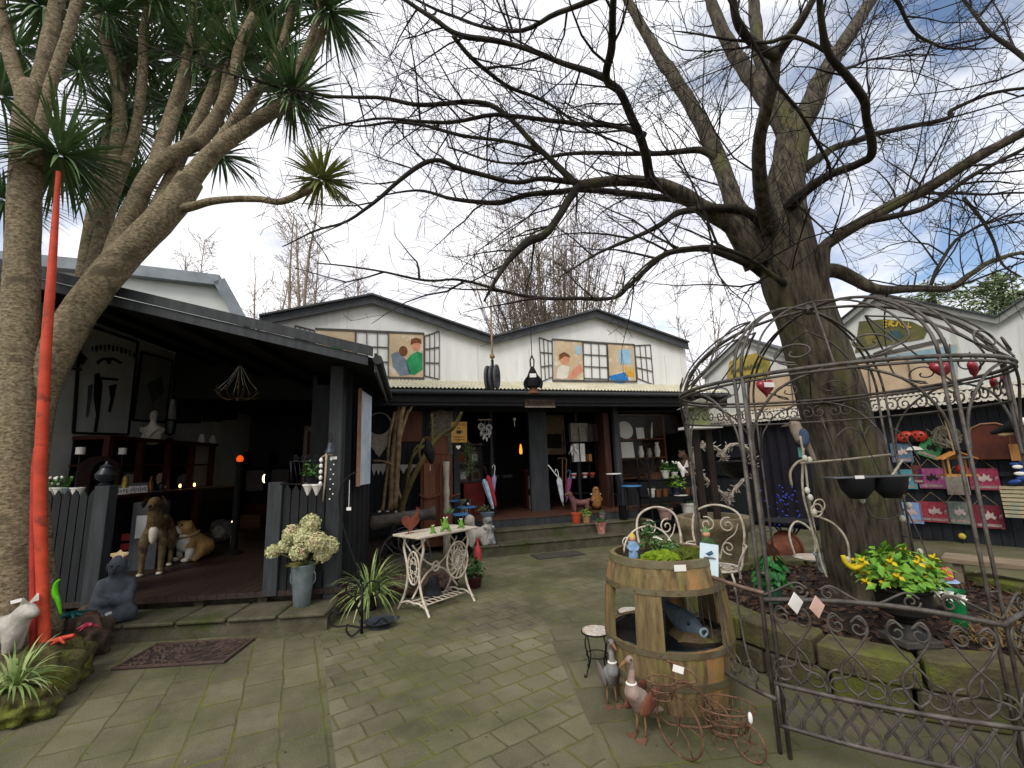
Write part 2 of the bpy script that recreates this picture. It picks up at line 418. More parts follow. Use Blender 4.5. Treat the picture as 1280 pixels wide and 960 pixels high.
mb = MB(); mb.prism([(-2.6, -.2, zr(-2.6)), (2.42, -.2, zr(2.42)), (1.9, 3.2, zr(1.9)), (1.15, 4.0, zr(1.15)), (-2.6, 4.0, zr(-2.6))], (0, 0, .035)).box(-2.2, .95, 4.05, 7.0, 2.95, 3.0)
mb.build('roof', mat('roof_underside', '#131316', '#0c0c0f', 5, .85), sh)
mb = MB()
for k, (dz, h, dv) in enumerate(((.045, .1, -.26), (-.06, .1, -.235))):
    mb.prism([(-2.0, dv, zr(-2.0) + dz), (2.42 - .05 * k, dv, zr(2.42 - .05 * k) + dz), (2.42 - .05 * k, dv, zr(2.42 - .05 * k) + dz + h), (-2.0, dv, zr(-2.0) + dz + h)], (0, .03, 0))
mb.build('barge_board', DARK2, sh)
mb = MB()
mb.tube([(2.47, -.24, zr(2.42) + .01), (1.98, 3.1, zr(1.9) - .02)], .05, 8)
mb.bar((2.44, -.2, zr(2.42) - .015), (1.94, 3.1, zr(1.9) - .05), .025, .2)
mb.build('gutter', DARK2, sh)
mb = MB()
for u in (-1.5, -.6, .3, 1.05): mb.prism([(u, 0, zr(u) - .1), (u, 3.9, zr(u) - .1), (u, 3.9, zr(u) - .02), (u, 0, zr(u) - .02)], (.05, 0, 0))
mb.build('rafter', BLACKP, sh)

# step in front of it
st = T('stone_step', 'long mossy concrete step in front of the open shed', 'step', SD.w(0, 0), SD.a)
mb = MB(); mb.box(-.35, 1.97, .03, .5, 0, .13); mb.build('riser', STONE, st)
mb = MB()
for i in range(5): mb.box(-.37 + i * .47, .09 + i * .47 - .008, 0, .53, .131, .168)
mb.build('tread', STONE, st, bevel=.012)

def picket_fence(u0, u1, v, z0, z1, post_u, n, label):
    f = T('picket_fence', label, 'fence', SD.w(u0, v, z0), SD.a, 'picket fences of the open shed')
    mb = MB(); wd = (u1 - u0) / n
    for i in range(n):
        a = i * wd + .006; b = (i + 1) * wd - .006; h = z1 - z0 - RND.random() * .015
        mb.prism([(a, 0, .02), (b, 0, .02), (b, 0, h - .07), ((a + b) / 2, 0, h), (a, 0, h - .07)], (0, .02, 0))
    mb.build('pickets', DARK, f)
    for q in (.12, z1 - z0 - .32): MB().box(0, u1 - u0, .021, .06, q, q + .07).build('rail', DARK, f)
    MB().box(post_u - u0 - .075, post_u - u0 + .075, -.04, .09, -.02, z1 - z0 + .03).build('post', DARK2, f, bevel=.005)
    return f
picket_fence(-1.15, -.62, .47, .26, 1.43, -.55, 6, 'dark picket fence with pointed tops between the palm trunk and the brass dog')
picket_fence(1.31, 1.77, .47, .26, 1.4, 1.24, 5, 'dark picket fence behind the hydrangea bucket')

# white clad house further back on the left
P0 = at(150, 372, 10.5); hb = T('neighbour_house', 'white board-clad house end with a grey roof edge, above the open shed roof', 'house', (P0.x, P0.y, 0), radians(22))
mb = MB()
pr = [(-3.5, 6.5), (-.3, 6.55), (2.1, 6.5), (2.75, 5.3), (2.75, 0), (-3.5, 0)]
mb.prism([(u, 0, z) for u, z in pr], (0, 6, 0)); mb.build('wall', mat('pale_cladding', '#d8dcd6', '#c8ccc6', 1, .7), hb)
mb = MB()
for i in range(7): mb.box(-3.2 + i * .85, -3.18 + i * .85, -.012, 0, 0, 5.6)
mb.build('batten', mat('pale_batten', '#b4b8b2', '#a4a8a2', 3, .7), hb)
mb = MB()
for a, b in zip(pr[:3], pr[1:4]): mb.bar((a[0], -.1, a[1] + .05), (b[0], -.1, b[1] + .05), .3, .28)
mb.build('roof_edge', mat('grey_metal_roof', '#8b9196', '#6f757a', 2, .5, metal=.2), hb)
mb = MB()
mb.prism([(u, .1, z + .03) for u, z in pr[:4]] + [(u, .1, z - .02) for u, z in pr[:4]][::-1], (0, 6.2, 0)); mb.build('roof', TRIM, hb)

# ------------------------------------------------------------------ main shop
sp = T('gabled_shop', 'white double-gabled gift shop with a dark verandah, across the courtyard', 'shop', SH.w(0, 0), SH.a)
mb = MB()
for i in range(20): mb.box(-2.54 + i * .118, -2.43 + i * .118, 1.3, 1.34 + .006 * (i % 2), 0, 2.8)
mb.box(-2.54, -.2, 1.35, 1.42, 0, 2.8)
mb.build('board_wall', DARK, sp)
for u0, u1, v0, v1 in ((-.24, -.12, 1.22, 1.36), (3.3, 3.42, 1.1, 1.22), (5.32, 5.46, 1.1, 1.22)):
    MB().box(u0, u1, v0, v1, 0, 2.76).build('post', DARK2 if u0 < 5 else DARK, sp, bevel=.005)
for q in ((1.43, 1.83, 1.42, 1.52), (-.1, .02, 2.3, 2.4)): MB().box(*q, .54, 2.76).build('pillar', DARK2, sp)
MB().box(-.12, 3.3, 1.36, 1.42, 2.62, 2.76).build('lintel', DARK, sp)
for q in ((.56, .62, 1.4, 1.5), (2.6, 2.66, 1.6, 1.68)): MB().box(*q, .54, 2.62).build('door_frame', DARK, sp)
MB().box(3.42, 5.32, 1.3, 1.38, 0, .98).build('window_wall', DARK, sp)
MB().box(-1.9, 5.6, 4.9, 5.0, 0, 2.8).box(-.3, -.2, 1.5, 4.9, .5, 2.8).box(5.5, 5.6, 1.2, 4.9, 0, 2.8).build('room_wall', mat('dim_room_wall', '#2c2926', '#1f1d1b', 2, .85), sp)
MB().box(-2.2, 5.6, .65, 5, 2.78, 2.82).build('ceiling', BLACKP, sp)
mb = MB(); mb.box(3.46, 5.28, 1.33, 1.336, 1.02, 2.6); wi = mb.build('window_pane', glass('window_glass', '#f6f6f4', 1.15), sp)
for q in (.982, 2.6): MB().box(3.42, 5.32, 1.3, 1.36, q, q + .05).build('window_frame', DARK, sp)
mb = MB()
for i in range(36): mb.box(-.12, 5.5, .74 + i * .115, .85 + i * .115, .5, .54)
mb.build('deck', mat('red_brown_decking', '#5a3c2c', '#41291f', 5, .5, .3, 60, stretch=(.5, 6, 6), spec=.35), sp)
MB().box(-.12, 3.6, .75, .8, .36, .497).build('deck_riser', DARK2, sp)
# verandah roof
us = [-2.35 + i * .0127 for i in range(int(8.25 / .0127))]
mb = MB(); vs = []; fs = []
for j, (v, z) in enumerate(((.42, 2.955), (1.1, 3.16), (1.72, 3.34))):
    vs += [(u, v, z + .013 * sin(2 * pi * u / .0762)) for u in us]
n = len(us)
for j in range(2): fs += [(j * n + i, j * n + i + 1, (j + 1) * n + i + 1, (j + 1) * n + i) for i in range(n - 1)]
mb.add(vs, fs); mb.build('corrugated_sheet', mat('lichened_cream_sheet', '#c8c3ac', '#b0aa90', 4, .7, third='#8c8468', tscale=9, tcut=.58), sp, smooth=180)
mb = MB(); mb.box(-2.35, 5.9, .44, .52, 2.83, 2.935); mb.box(-2.35, 5.9, .53, .57, 2.7, 2.85); mb.box(-2.35, 5.9, .56, .7, 2.64, 2.72)
mb.build('fascia', DARK, sp, bevel=.006)
MB().tube([(-2.35, .43, 2.875), (5.9, .43, 2.875)], .045, 8).build('gutter', DARK2, sp, smooth=60)
# gable wall
top = [(-3.9, 4.38), (-1.84, 4.97), (.72, 4.2), (3.31, 4.99), (5.85, 4.3)]
mb = MB(); mb.prism([(u, 1.7, z) for u, z in top] + [(5.85, 1.7, 2.85), (-2.4, 1.7, 2.85), (-2.4, 1.7, 3.7), (-3.9, 1.7, 3.7)], (0, .12, 0)); mb.build('gable_wall', GABLE, sp)
mb = MB()
for i in range(8): mb.box(-3.2 + i * 1.2, -3.194 + i * 1.2, 1.696, 1.699, 3.25, 4.1)
mb.build('panel_joint', mat('joint_line', '#b2b2aa', None, 3, .8), sp)
mb = MB()
for (a, za), (b, zb) in zip(top, top[1:]):
    mb.prism([(a, 1.56, za - .06), (b, 1.56, zb - .06), (b, 1.56, zb + .1), (a, 1.56, za + .1)], (0, .05, 0))
mb.build('barge_board', TRIM, sp)
mb = MB()
for (a, za), (b, zb) in zip(top, top[1:]):
    mb.prism([(a, 1.5, za + .104), (b, 1.5, zb + .104), (b, 1.5, zb + .14), (a, 1.5, za + .14)], (0, 7, 0))
mb.build('roof', mat('dark_roof_iron', '#54575a', '#404346', 3, .5, metal=.2), sp)
MB().box(5.73, 5.85, 1.83, 8, 0, 4.2).build('side_wall', GABLE, sp)

# painted panels on the gables
def loc_(F, x, y, v): u, z = F.uz(x, y, v); return (u, v, z)
FRM = mat('panel_frame_grey', '#5a5650', '#48443f', 5, .7)
def panel(F, par, name, px, v, m, d=.006):
    return MB().prism([loc_(F, x, y, v) for x, y in px], (0, -d, 0)).build(name, m, par)
def lines(F, par, name, segs, v, m, w_=.035):
    mb = MB()
    for k, s in enumerate(segs):
        for a, b in zip(s, s[1:]): mb.bar(loc_(F, *a, v - .0007 * (k % 9)), loc_(F, *b, v - .0007 * (k % 9)), .014, w_)
    return mb.build(name, m, par)
def grid(q, nx, ny):                       # q: tl, tr, br, bl
    out = [[q[0], q[1], q[2], q[3], q[0]]]
    L_ = lambda a, b, t: (a[0] + (b[0] - a[0]) * t, a[1] + (b[1] - a[1]) * t)
    for i in range(1, nx): out.append([L_(q[0], q[1], i / nx), L_(q[3], q[2], i / nx)])
    for i in range(1, ny): out.append([L_(q[0], q[3], i / ny), L_(q[1], q[2], i / ny)])
    return out
def blob(cx, cy, rx, ry, n=14, j=.0): return [(cx + rx * cos(2 * pi * i / n) * (1 + j * sin(i * 2.3)), cy + ry * sin(2 * pi * i / n) * (1 + j * cos(i * 1.7))) for i in range(n)]
P_TAN = mat('mural_tan', '#c9b596', '#b8a182', 5, .8, third='#d8ccb6', tscale=3)
P_SKIN = mat('mural_skin', '#cf9478', '#bd7c60', 6, .8); P_GRN = mat('mural_green', '#2f9a62', '#237a4c', 5, .8)
P_BLU = mat('mural_grey_blue', '#7d8c9a', '#65727e', 5, .8); P_HAIR = mat('mural_hair', '#7a4c2c', '#5a3820', 9, .8)
P_SKY = mat('mural_bright_blue', '#2f7fc0', '#2468a4', 5, .8); P_WHT = mat('mural_white', '#ddd8cc', '#ccc6b8', 5, .8)
P_YEL = mat('mural_yellow', '#d6a83c', '#bd8e2c', 6, .8); P_PALE = mat('mural_pale_blue', '#9cc0d4', '#86acc2', 6, .8)
gv = 1.69
mu = panel(SH, sp, 'mural', [(397, 414), (549, 414), (549, 474), (397, 474)][:0] or [(396, 412), (444, 414), (444, 470), (396, 468)], gv, P_TAN)
panel(SH, mu, 'painted_hill', [(410, 440), (420, 424), (430, 440), (425, 446), (413, 446)], gv - .007, P_GRN, .003)
mu = panel(SH, sp, 'mural', [(486, 417), (529, 418), (529, 472), (486, 471)], gv, P_TAN)
panel(SH, mu, 'painted_trousers', [(489, 443), (497, 439), (508, 450), (514, 468), (500, 470), (491, 458)], gv - .007, P_BLU, .003)
panel(SH, mu, 'painted_jumper', [(513, 444), (522, 439), (528, 442), (528, 462), (518, 469), (511, 467), (507, 452)], gv - .007, P_GRN, .003)
panel(SH, mu, 'painted_toy', blob(504, 439, 5.5, 6.5), gv - .0075, P_HAIR, .004)
panel(SH, mu, 'painted_head', blob(520, 432, 5.5, 6.5), gv - .0075, P_SKIN, .004)
panel(SH, mu, 'painted_hair', [(513, 431), (514, 424), (520, 422), (526, 424), (527, 430), (522, 428), (517, 429)], gv - .013, P_HAIR, .003)
lines(SH, sp, 'mural_frame', [[(394, 411), (486, 415), (530, 417), (530, 473), (485, 472)], [(444, 414), (444, 470)], [(485, 415), (485, 472)]], gv - .01, FRM, .045)
for q, a, b in (([(445, 414), (485, 416), (485, 471), (445, 470)], 3, 3), ([(531, 420), (549, 414), (549, 474), (531, 470)], 3, 3), ([(369, 407), (393, 413), (393, 440), (369, 440)], 4, 2)): lines(SH, sp, 'painted_window', grid(q, a, b), gv - .004, FRM, .022)
mu = panel(SH, sp, 'mural', [(693, 425), (728, 426), (730, 475), (693, 474)], gv, P_TAN)
panel(SH, mu, 'painted_shirt', [(697, 460), (704, 455), (712, 459), (709, 473), (696, 473)], gv - .007, P_WHT, .003)
panel(SH, mu, 'painted_arm', [(709, 472), (716, 462), (725, 455), (729, 463), (722, 470), (716, 474)], gv - .007, P_SKIN, .003)
panel(SH, mu, 'painted_head', blob(706, 449, 6, 7.5), gv - .0075, P_SKIN, .004)
panel(SH, mu, 'painted_hair', [(699, 450), (699, 443), (705, 440), (711, 443), (713, 447), (706, 445)], gv - .013, P_HAIR, .003)
panel(SH, mu, 'painted_cup', [(719, 432), (726, 432), (726, 443), (720, 443)], gv - .007, P_PALE, .003)
mu = panel(SH, sp, 'mural', [(759, 430), (791, 431), (795, 477), (761, 476)], gv, P_TAN)
panel(SH, mu, 'painted_book', [(761, 470), (778, 466), (784, 465), (786, 477), (775, 480), (764, 477)], gv - .007, P_SKY, .003)
panel(SH, mu, 'painted_pencils', [(781, 459), (784, 458), (785, 466), (788, 458), (790, 466), (792, 459), (793, 471), (783, 471)], gv - .0072, P_YEL, .003)
panel(SH, mu, 'painted_picture', [(773, 437), (788, 437), (789, 455), (774, 455)], gv - .007, P_PALE, .003)
lines(SH, sp, 'mural_frame', [[(690, 424), (759, 429), (793, 431), (796, 477), (691, 476), (690, 424)], [(728, 428), (730, 475)], [(759, 429), (761, 476)]], gv - .01, FRM, .04)
for q in ([(729, 428), (758, 430), (760, 474), (730, 473)], [(674, 422), (690, 427), (691, 471), (677, 477)], [(793, 432), (813, 431), (817, 481), (797, 473)]): lines(SH, sp, 'painted_window', grid(q, 3, 3), gv - .004, FRM, .022)

# ------------------------------------------------------------------ wing behind the tree
rt = T('side_shop', 'white gabled side wing with painted panels and dark lower walls, behind the big tree', 'shop', RT.w(0, 0), RT.a)
tp = [(-.7, 3.55), (.43, 4.28), (1.56, 3.57), (3.06, 4.5), (4.56, 3.57), (6.06, 4.5), (7.5, 3.6)]
MB().prism([(u, .6, z) for u, z in tp] + [(7.5, .6, 2.2), (-.7, .6, 2.2)], (0, .1, 0)).build('gable_wall', mat('shaded_white_gable', '#c8cac6', '#b8bab4', 1.6, .75, .1, 25, third='#aeb0a6', tscale=2, tcut=.58, stretch=(3, 3, .35)), rt)  # gable white with the shade of this facing put into its colour
mb = MB()
for (a, za), (b, zb) in zip(tp, tp[1:]): mb.prism([(a, .5, za - .05), (b, .5, zb - .05), (b, .5, zb + .06), (a, .5, za + .06)], (0, .05, 0))
mb.build('barge_board', mat('light_grey_trim', '#8a8c88', '#767873', 4, .6), rt)
mb = MB()
for (a, za), (b, zb) in zip(tp, tp[1:]): mb.prism([(a, .46, za + .064), (b, .46, zb + .064), (b, .46, zb + .09), (a, .46, za + .09)], (0, 5, 0))
mb.build('roof', TRIM, rt)
mb = MB()
for i in range(60): mb.box(-.7 + i * .137, -.57 + i * .137, .4, .44 + .008 * (i % 2), 0, 2.5)
mb.box(-.7, 7.5, .45, .52, 0, 2.5); mb.build('board_wall', mat('slate_blue_boards', '#23272b', '#191c20', 5, .65, .2, 60, stretch=(3, 3, .4)), rt)
for q in (1.08, 1.5): MB().box(-.7, 7.5, .34, .39, q, q + .065).build('rail', DARK, rt)
us = [-.7 + i * .0127 for i in range(int(8.2 / .0127))]; n = len(us)
mb = MB(); vs = []
for v, z in ((0, 2.31), (.6, 2.56)): vs += [(u, v, z + .016 * sin(2 * pi * u / .0762)) for u in us]
mb.add(vs, [(i, i + 1, n + i + 1, n + i) for i in range(n - 1)]); mb.build('awning', mat('cream_awning', '#b9b5a6', '#a49f8e', 4, .6), rt, smooth=180)
mb = MB()
for i in range(108):
    u = -.7 + i * .0762
    mb.prism([(u, -.012, 2.3), (u, -.012, 2.27), (u + .019, -.012, 2.25), (u + .057, -.012, 2.25), (u + .076, -.012, 2.27), (u + .076, -.012, 2.3)], (0, .006, 0))
mb.build('scalloped_edge', mat('cream_trim', '#cfcabc', '#bab4a4', 4, .6), rt)
P_CRM = mat('mural_cream', '#b8a286', '#a48e72', 3, .8); P_AQ = mat('mural_aqua', '#8fa9b0', '#7894a0', 4, .8)
rv = .59
mu = panel(RT, rt, 'mural', [(1068, 452), (1196, 430), (1198, 500), (1088, 508)], rv, P_CRM)
panel(RT, mu, 'painted_sky', [(1098, 447), (1195, 431), (1196, 470), (1160, 452), (1128, 449), (1098, 454)], rv - .007, P_AQ, .003)
lines(RT, rt, 'mural_frame', [[(1070, 450), (1182, 424)], [(1085, 455), (1090, 508)], [(1134, 446), (1145, 505)], [(1187, 430), (1194, 500)], [(1095, 497), (1194, 480)], [(1090, 509), (1180, 504)]], rv - .01, FRM, .06)
mu = panel(RT, rt, 'mural', [(935, 478), (991, 468), (996, 513), (936, 516)], rv, P_CRM)
lines(RT, rt, 'mural_frame', [[(934, 477), (937, 517)], [(988, 468), (993, 514)], [(937, 514), (1000, 511)]], rv - .01, FRM, .05)
SGN = mat('yellow_sign_paint', '#a89444', '#84753a', 5, .7, third='#6a6a30', tscale=4)
s0 = T('gable_sign', 'small yellow arched sign with dark lettering high on the far white gable', 'sign', RT.w(0, 0), RT.a, 'painted signs on the side wing gables')
panel(RT, s0, 'board', [(908, 477), (912, 452), (925, 446), (945, 441), (962, 448), (963, 462), (962, 472)], .594, SGN, .012)
lines(RT, s0, 'lettering', [[(914 + i * 4, 468 - i), (915 + i * 4, 461 - i), (916 + i * 4, 467 - i), (918 + i * 4, 462 - i)] for i in range(9)], .58, mat('dark_green_paint', '#5a5a30', None, 4, .7), .018)
s0 = T('gable_sign', 'large olive and gold painted sign under the near white gable', 'sign', RT.w(0, 0), RT.a, 'painted signs on the side wing gables')
panel(RT, s0, 'board', [(1069, 441), (1074, 402), (1105, 399), (1140, 402), (1160, 412), (1155, 423), (1110, 431)], .594, mat('olive_sign_paint', '#5c5a30', '#454a30', 4, .7, third='#7a6a3a', tscale=3), .012)
lines(RT, s0, 'lettering', [[(1104, 401), (1109, 401)], [(1104, 405), (1109, 405)], [(1104, 409), (1109, 408)], [(1111, 408), (1112, 401), (1117, 402), (1112, 405), (1118, 408)], [(1120, 408), (1123, 401), (1127, 408)], [(1129, 402), (1129, 409), (1134, 408)], [(1136, 403), (1135, 409), (1139, 409)], ], .58, mat('gold_paint', '#c8a63a', None, 4, .5), .03)
panel(RT, s0, 'painted_leaves', [(1104, 424), (1113, 414), (1124, 413), (1130, 420), (1122, 425)], .58, mat('painted_teal', '#3a5252', '#2c4242', 4, .7), .003)

fa, fb = SH.w(5.48, 1.25), RT.w(-.72, .5); gf_ = T('side_fence', 'tall dark board fence closing the gap between the shop and the side wing', 'fence', fa, atan2((fb - fa).y, (fb - fa).x)); n_ = (fb - fa).length
mb = MB()
for i in range(8): mb.box(n_ * i / 8, n_ * (i + 1) / 8 - .008, 0, .02 + .008 * (i % 2), 0, 2.75)
mb.build('boards', DARK, gf_)
# ------------------------------------------------------------------ trees
BARK = mat('ridged_brown_bark', '#5e5545', '#211d17', 14, .92, 1.0, 26, stretch=(1.6, 1.6, .28), moss=.5, mscale=1.6, mosscol='#505228')
BARKL = mat('limb_bark', '#383128', '#1c1914', 7, .9, .5, 40, moss=.42, mscale=2.0, mosscol='#454a20')
TWIG = mat('twig_bark', '#322a24', '#1e1915', 9, .9)

def side_dir(t, k, up=0.0):
    a = RND.uniform(0, 2 * pi); n = t.orthogonal().normalized(); b = t.cross(n)
    d = (t * cos(k) + (n * cos(a) + b * sin(a)) * sin(k)); d.z += up; return d.normalized()
def wander(p, d, L, seg, kink=.22, up=.0):
    out = [p.copy()]
    for i in range(seg):
        d = (d + V((RND.gauss(0, kink), RND.gauss(0, kink), RND.gauss(0, kink) + up))).normalized()
        p = p + d * (L / seg); out.append(p.copy())
    return out
TMIN = [.002]
def sprout(mb, path, r0, r1, level, dens, Lbase, stop=2):
    """side twigs along a path, each with its own twigs"""
    acc = RND.random()
    tot = sum((b - a).length for a, b in zip(path, path[1:])); run = 0
    for a, b in zip(path, path[1:]):
        s = (b - a).length; run += s; acc += s * dens
        while acc > 1:
            acc -= 1
            t = RND.random(); p = a.lerp(b, t); f = run / tot
            L = Lbase * RND.uniform(.5, 1.25) * (1.1 - .5 * f)
            rr = min(r0 + (r1 - r0) * f, .014 if level == 0 else .006) * RND.uniform(.55, .85)
            d = side_dir((b - a).normalized(), radians(RND.uniform(28, 72)), RND.uniform(-.15, .35))
            seg = 5 if level == 0 else 4
            q = wander(p, d, L, seg, .15, .03)
            mb.tube(q, [max(TMIN[0], rr * (1 - .8 * i / seg)) for i in range(seg + 1)], 4 if level == 0 else 3, cap=False)
            if level < stop: sprout(mb, q, rr, .002, level + 1, (6.5, 6)[min(level, 1)], L * (.55 if level == 0 else .5), stop)

tb = V((3.2, 4.1, .3))
bt = T('bare_deciduous_tree', 'huge leafless tree with a leaning mossy trunk and spreading dark limbs', 'tree', tb)
P = lambda L_: [at(*q) for q in L_]
def tr(w_, d, x=640): return w_ * d / FPX / 2 / 1.05 * cos(math.atan(abs(x - 640) / FPX))   # apparent width at a distance -> radius
trunk = [(1103, 775, 4.1), (1098, 735, 4.1), (1084, 690, 4.09), (1066, 600, 4.06), (1046, 520, 4.04), (1028, 460, 4.02), (1005, 395, 4.0), (990, 350, 4.0), (983, 300, 4.0), (984, 262, 4.02)]
twd = [165, 132, 113, 104, 96, 90, 85, 88, 74, 54]
mb = W(bt); pp = smoothpath([tuple(p) for p in P(trunk)], 6); rr = smoothpath([(tr(a, 4.1, q[0]),) for a, q in zip(twd, trunk)], 6)
mb.tube(pp, [r[0] for r in rr], 40, jit=.07, jf=2.2); mb.build('trunk', BARK, bt, smooth=180)
limbs = [   # (px, py, distance, px width)
 [(983, 290, 4.0, 72), (985, 230, 4.05, 64), (994, 165, 4.15, 56), (1015, 131, 4.25, 42), (1032, 87, 4.4, 34), (1062, 42, 4.6, 28), (1095, -8, 4.8, 22)],
 [(994, 180, 4.12, 44), (962, 131, 4.3, 34), (930, 85, 4.5, 28), (905, 44, 4.7, 24), (884, -10, 4.9, 18)],
 [(990, 150, 4.2, 36), (954, 87, 4.6, 24), (945, 30, 4.9, 22), (942, -10, 5.1, 20)],
 [(968, 290, 3.95, 34), (950, 240, 3.6, 26), (950, 180, 3.3, 24), (965, 110, 3.0, 24), (972, 70, 2.9, 22), (1000, 28, 2.7, 16), (1020, -10, 2.6, 14)],
 [(972, 72, 2.9, 20), (945, 55, 2.75, 18), (925, 35, 2.6, 16), (915, -8, 2.5, 14)],
 [(960, 300, 4.05, 40), (923, 262, 4.2, 32), (897, 197, 4.5, 28), (862, 127, 4.8, 25), (837, 90, 5.0, 23), (807, 42, 5.2, 18), (780, -8, 5.4, 14)],
 [(950, 330, 4.0, 52), (915, 283, 3.95, 36), (877, 258, 3.9, 28), (845, 238, 3.85, 24), (815, 228, 3.8, 21), (770, 226, 3.75, 18), (724, 232, 3.7, 16)],
 [(724, 232, 3.7, 14), (684, 289, 3.6, 13), (660, 303, 3.55, 14), (636, 328, 3.5, 10), (619, 354, 3.45, 6), (606, 378, 3.4, 3)],
 [(872, 252, 3.95, 14), (772, 240, 4.2, 11), (715, 238, 4.3, 10), (662, 243, 4.4, 9), (619, 254, 4.5, 8), (566, 249, 4.6, 6), (520, 238, 4.7, 4), (470, 246, 4.8, 2)],
 [(722, 231, 3.7, 13), (680, 192, 3.8, 10), (627, 140, 3.95, 9), (592, 127, 4.0, 8), (531, 131, 4.1, 7), (470, 122, 4.2, 6), (400, 118, 4.3, 5), (300, 96, 4.3, 4), (150, 45, 4.3, 3)],
 [(715, 227, 3.75, 11), (676, 223, 3.7, 9), (636, 227, 3.65, 8), (575, 210, 3.6, 8), (544, 201, 3.55, 8), (500, 223, 3.5, 7), (444, 271, 3.45, 5), (400, 287, 3.4, 4), (352, 308, 3.35, 2)],
 [(818, 228, 3.75, 18), (811, 219, 3.65, 17), (806, 190, 3.45, 16), (798, 162, 3.3, 15), (776, 118, 3.05, 14), (757, 100, 2.95, 14), (764, 60, 2.7, 14), (767, 0, 2.4, 13), (768, -20, 2.3, 13)],
 [(757, 100, 2.95, 13), (706, 79, 3.05, 10), (645, 57, 3.15, 9), (575, 44, 3.2, 9), (544, 26, 3.2, 8), (509, 0, 3.2, 7), (480, -12, 3.2, 6)],
 [(908, 210, 4.42, 18), (877, 188, 4.5, 12), (835, 192, 4.6, 9), (794, 192, 4.7, 8), (715, 192, 4.8, 6), (640, 205, 4.9, 4), (560, 185, 5.0, 3)],
 [(806, 168, 3.35, 12), (765, 158, 3.5, 9), (706, 153, 3.6, 8), (619, 144, 3.7, 7), (553, 153, 3.75, 6), (470, 150, 3.8, 4), (400, 162, 3.85, 3)],
 [(975, 300, 4.02, 26), (930, 264, 3.9, 17), (859, 262, 3.7, 11), (825, 282, 3.6, 9), (794, 297, 3.5, 7), (741, 319, 3.4, 4), (700, 345, 3.3, 2)],
 [(975, 352, 4.1, 30), (938, 330, 4.0, 18), (905, 318, 3.95, 13), (877, 311, 3.9, 11), (837, 315, 3.85, 10), (808, 335, 3.8, 8), (785, 359, 3.75, 7), (765, 372, 3.7, 6), (715, 374, 3.65, 6), (662, 372, 3.6, 5), (575, 350, 3.5, 4), (531, 350, 3.45, 4), (452, 337, 3.4, 3), (395, 330, 3.4, 2)],
 [(1005, 345, 4.0, 40), (1042, 338, 3.95, 28), (1068, 350, 3.9, 24), (1085, 360, 3.88, 22), (1105, 363, 3.9, 18), (1150, 360, 4.0, 15), (1190, 359, 4.1, 13), (1214, 341, 4.2, 12), (1250, 322, 4.3, 10), (1300, 312, 4.5, 7)],
 [(1010, 395, 3.85, 40), (1026, 350, 3.8, 26), (1029, 315, 3.75, 23), (1040, 300, 3.7, 23), (1085, 274, 3.6, 23), (1146, 241, 3.5, 24), (1212, 201, 3.3, 23), (1290, 158, 3.1, 22)],
 [(1085, 277, 3.6, 14), (1150, 262, 3.5, 12), (1215, 222, 3.45, 11), (1290, 182, 3.3, 10)],
 [(978, 285, 4.1, 30), (988, 258, 3.85, 26), (1005, 240, 3.6, 20), (1040, 217, 3.4, 17), (1075, 203, 3.2, 17), (1090, 191, 3.1, 17), (1083, 150, 2.9, 16), (1080, 125, 2.8, 17), (1058, 95, 2.65, 15), (1035, 68, 2.55, 14), (1027, 20, 2.4, 13), (1024, -15, 2.3, 12)],
 [(1000, 215, 4.1, 22), (1030, 192, 4.2, 15), (1059, 179, 4.3, 13), (1120, 162, 4.4, 11), (1185, 148, 4.4, 10), (1190, 138, 4.4, 9), (1234, 118, 4.3, 8), (1300, 108, 4.2, 7)],
 [(1300, 85, 3.2, 15), (1276, 70, 3.25, 12), (1240, 42, 3.3, 9), (1212, 10, 3.35, 7), (1200, -12, 3.4, 6)],
 [(1095, -10, 3.4, 8), (1120, 0, 3.4, 8), (1142, 39, 3.5, 7), (1165, 55, 3.55, 6), (1190, 61, 3.6, 5), (1232, 50, 3.7, 4), (1262, 20, 3.8, 3)],
 [(992, 360, 3.95, 16), (965, 345, 3.7, 10), (940, 326, 3.5, 8), (905, 311, 3.3, 7), (860, 311, 3.1, 6), (815, 325, 2.95, 4), (760, 380, 2.8, 2)],
 [(1100, 262, 3.6, 9), (1160, 243, 4.0, 7), (1230, 243, 4.3, 6), (1300, 240, 4.5, 5)],
 [(1205, 247, 4.4, 7), (1228, 275, 4.3, 7), (1242, 300, 4.2, 6), (1255, 330, 4.1, 5), (1275, 345, 4.0, 3)],
 [(1160, 362, 4.05, 8), (1195, 300, 4.3, 7), (1245, 275, 4.5, 6), (1300, 262, 4.7, 5)],
 [(1050, 85, 2.62, 9), (1030, 66, 2.6, 8), (990, 45, 2.62, 8), (960, 52, 2.65, 7), (905, 50, 2.7, 5), (840, 38, 2.75, 2)],
 [(1052, 88, 2.62, 7), (1080, 78, 2.75, 5), (1120, 70, 3.0, 4), (1180, 70, 3.2, 2)],
 [(905, -10, 2.3, 5), (960, 85, 2.5, 6), (1000, 140, 2.7, 6), (1035, 205, 3.0, 6), (1040, 225, 3.3, 5)],
 [(760, -10, 2.5, 12), (700, 15, 2.8, 9), (640, 40, 3.2, 7), (560, 18, 3.4, 5), (500, -10, 3.6, 4)],
 [(680, 192, 3.8, 7), (640, 178, 3.9, 6), (575, 168, 4.0, 6), (500, 152, 4.1, 5), (430, 155, 4.2, 3), (330, 110, 4.2, 2)],
 [(566, 45, 3.2, 7), (596, 78, 3.3, 7), (640, 110, 3.5, 6), (690, 132, 3.7, 5), (740, 165, 3.9, 4), (800, 190, 4.1, 3)],
]
twigs = W(bt)
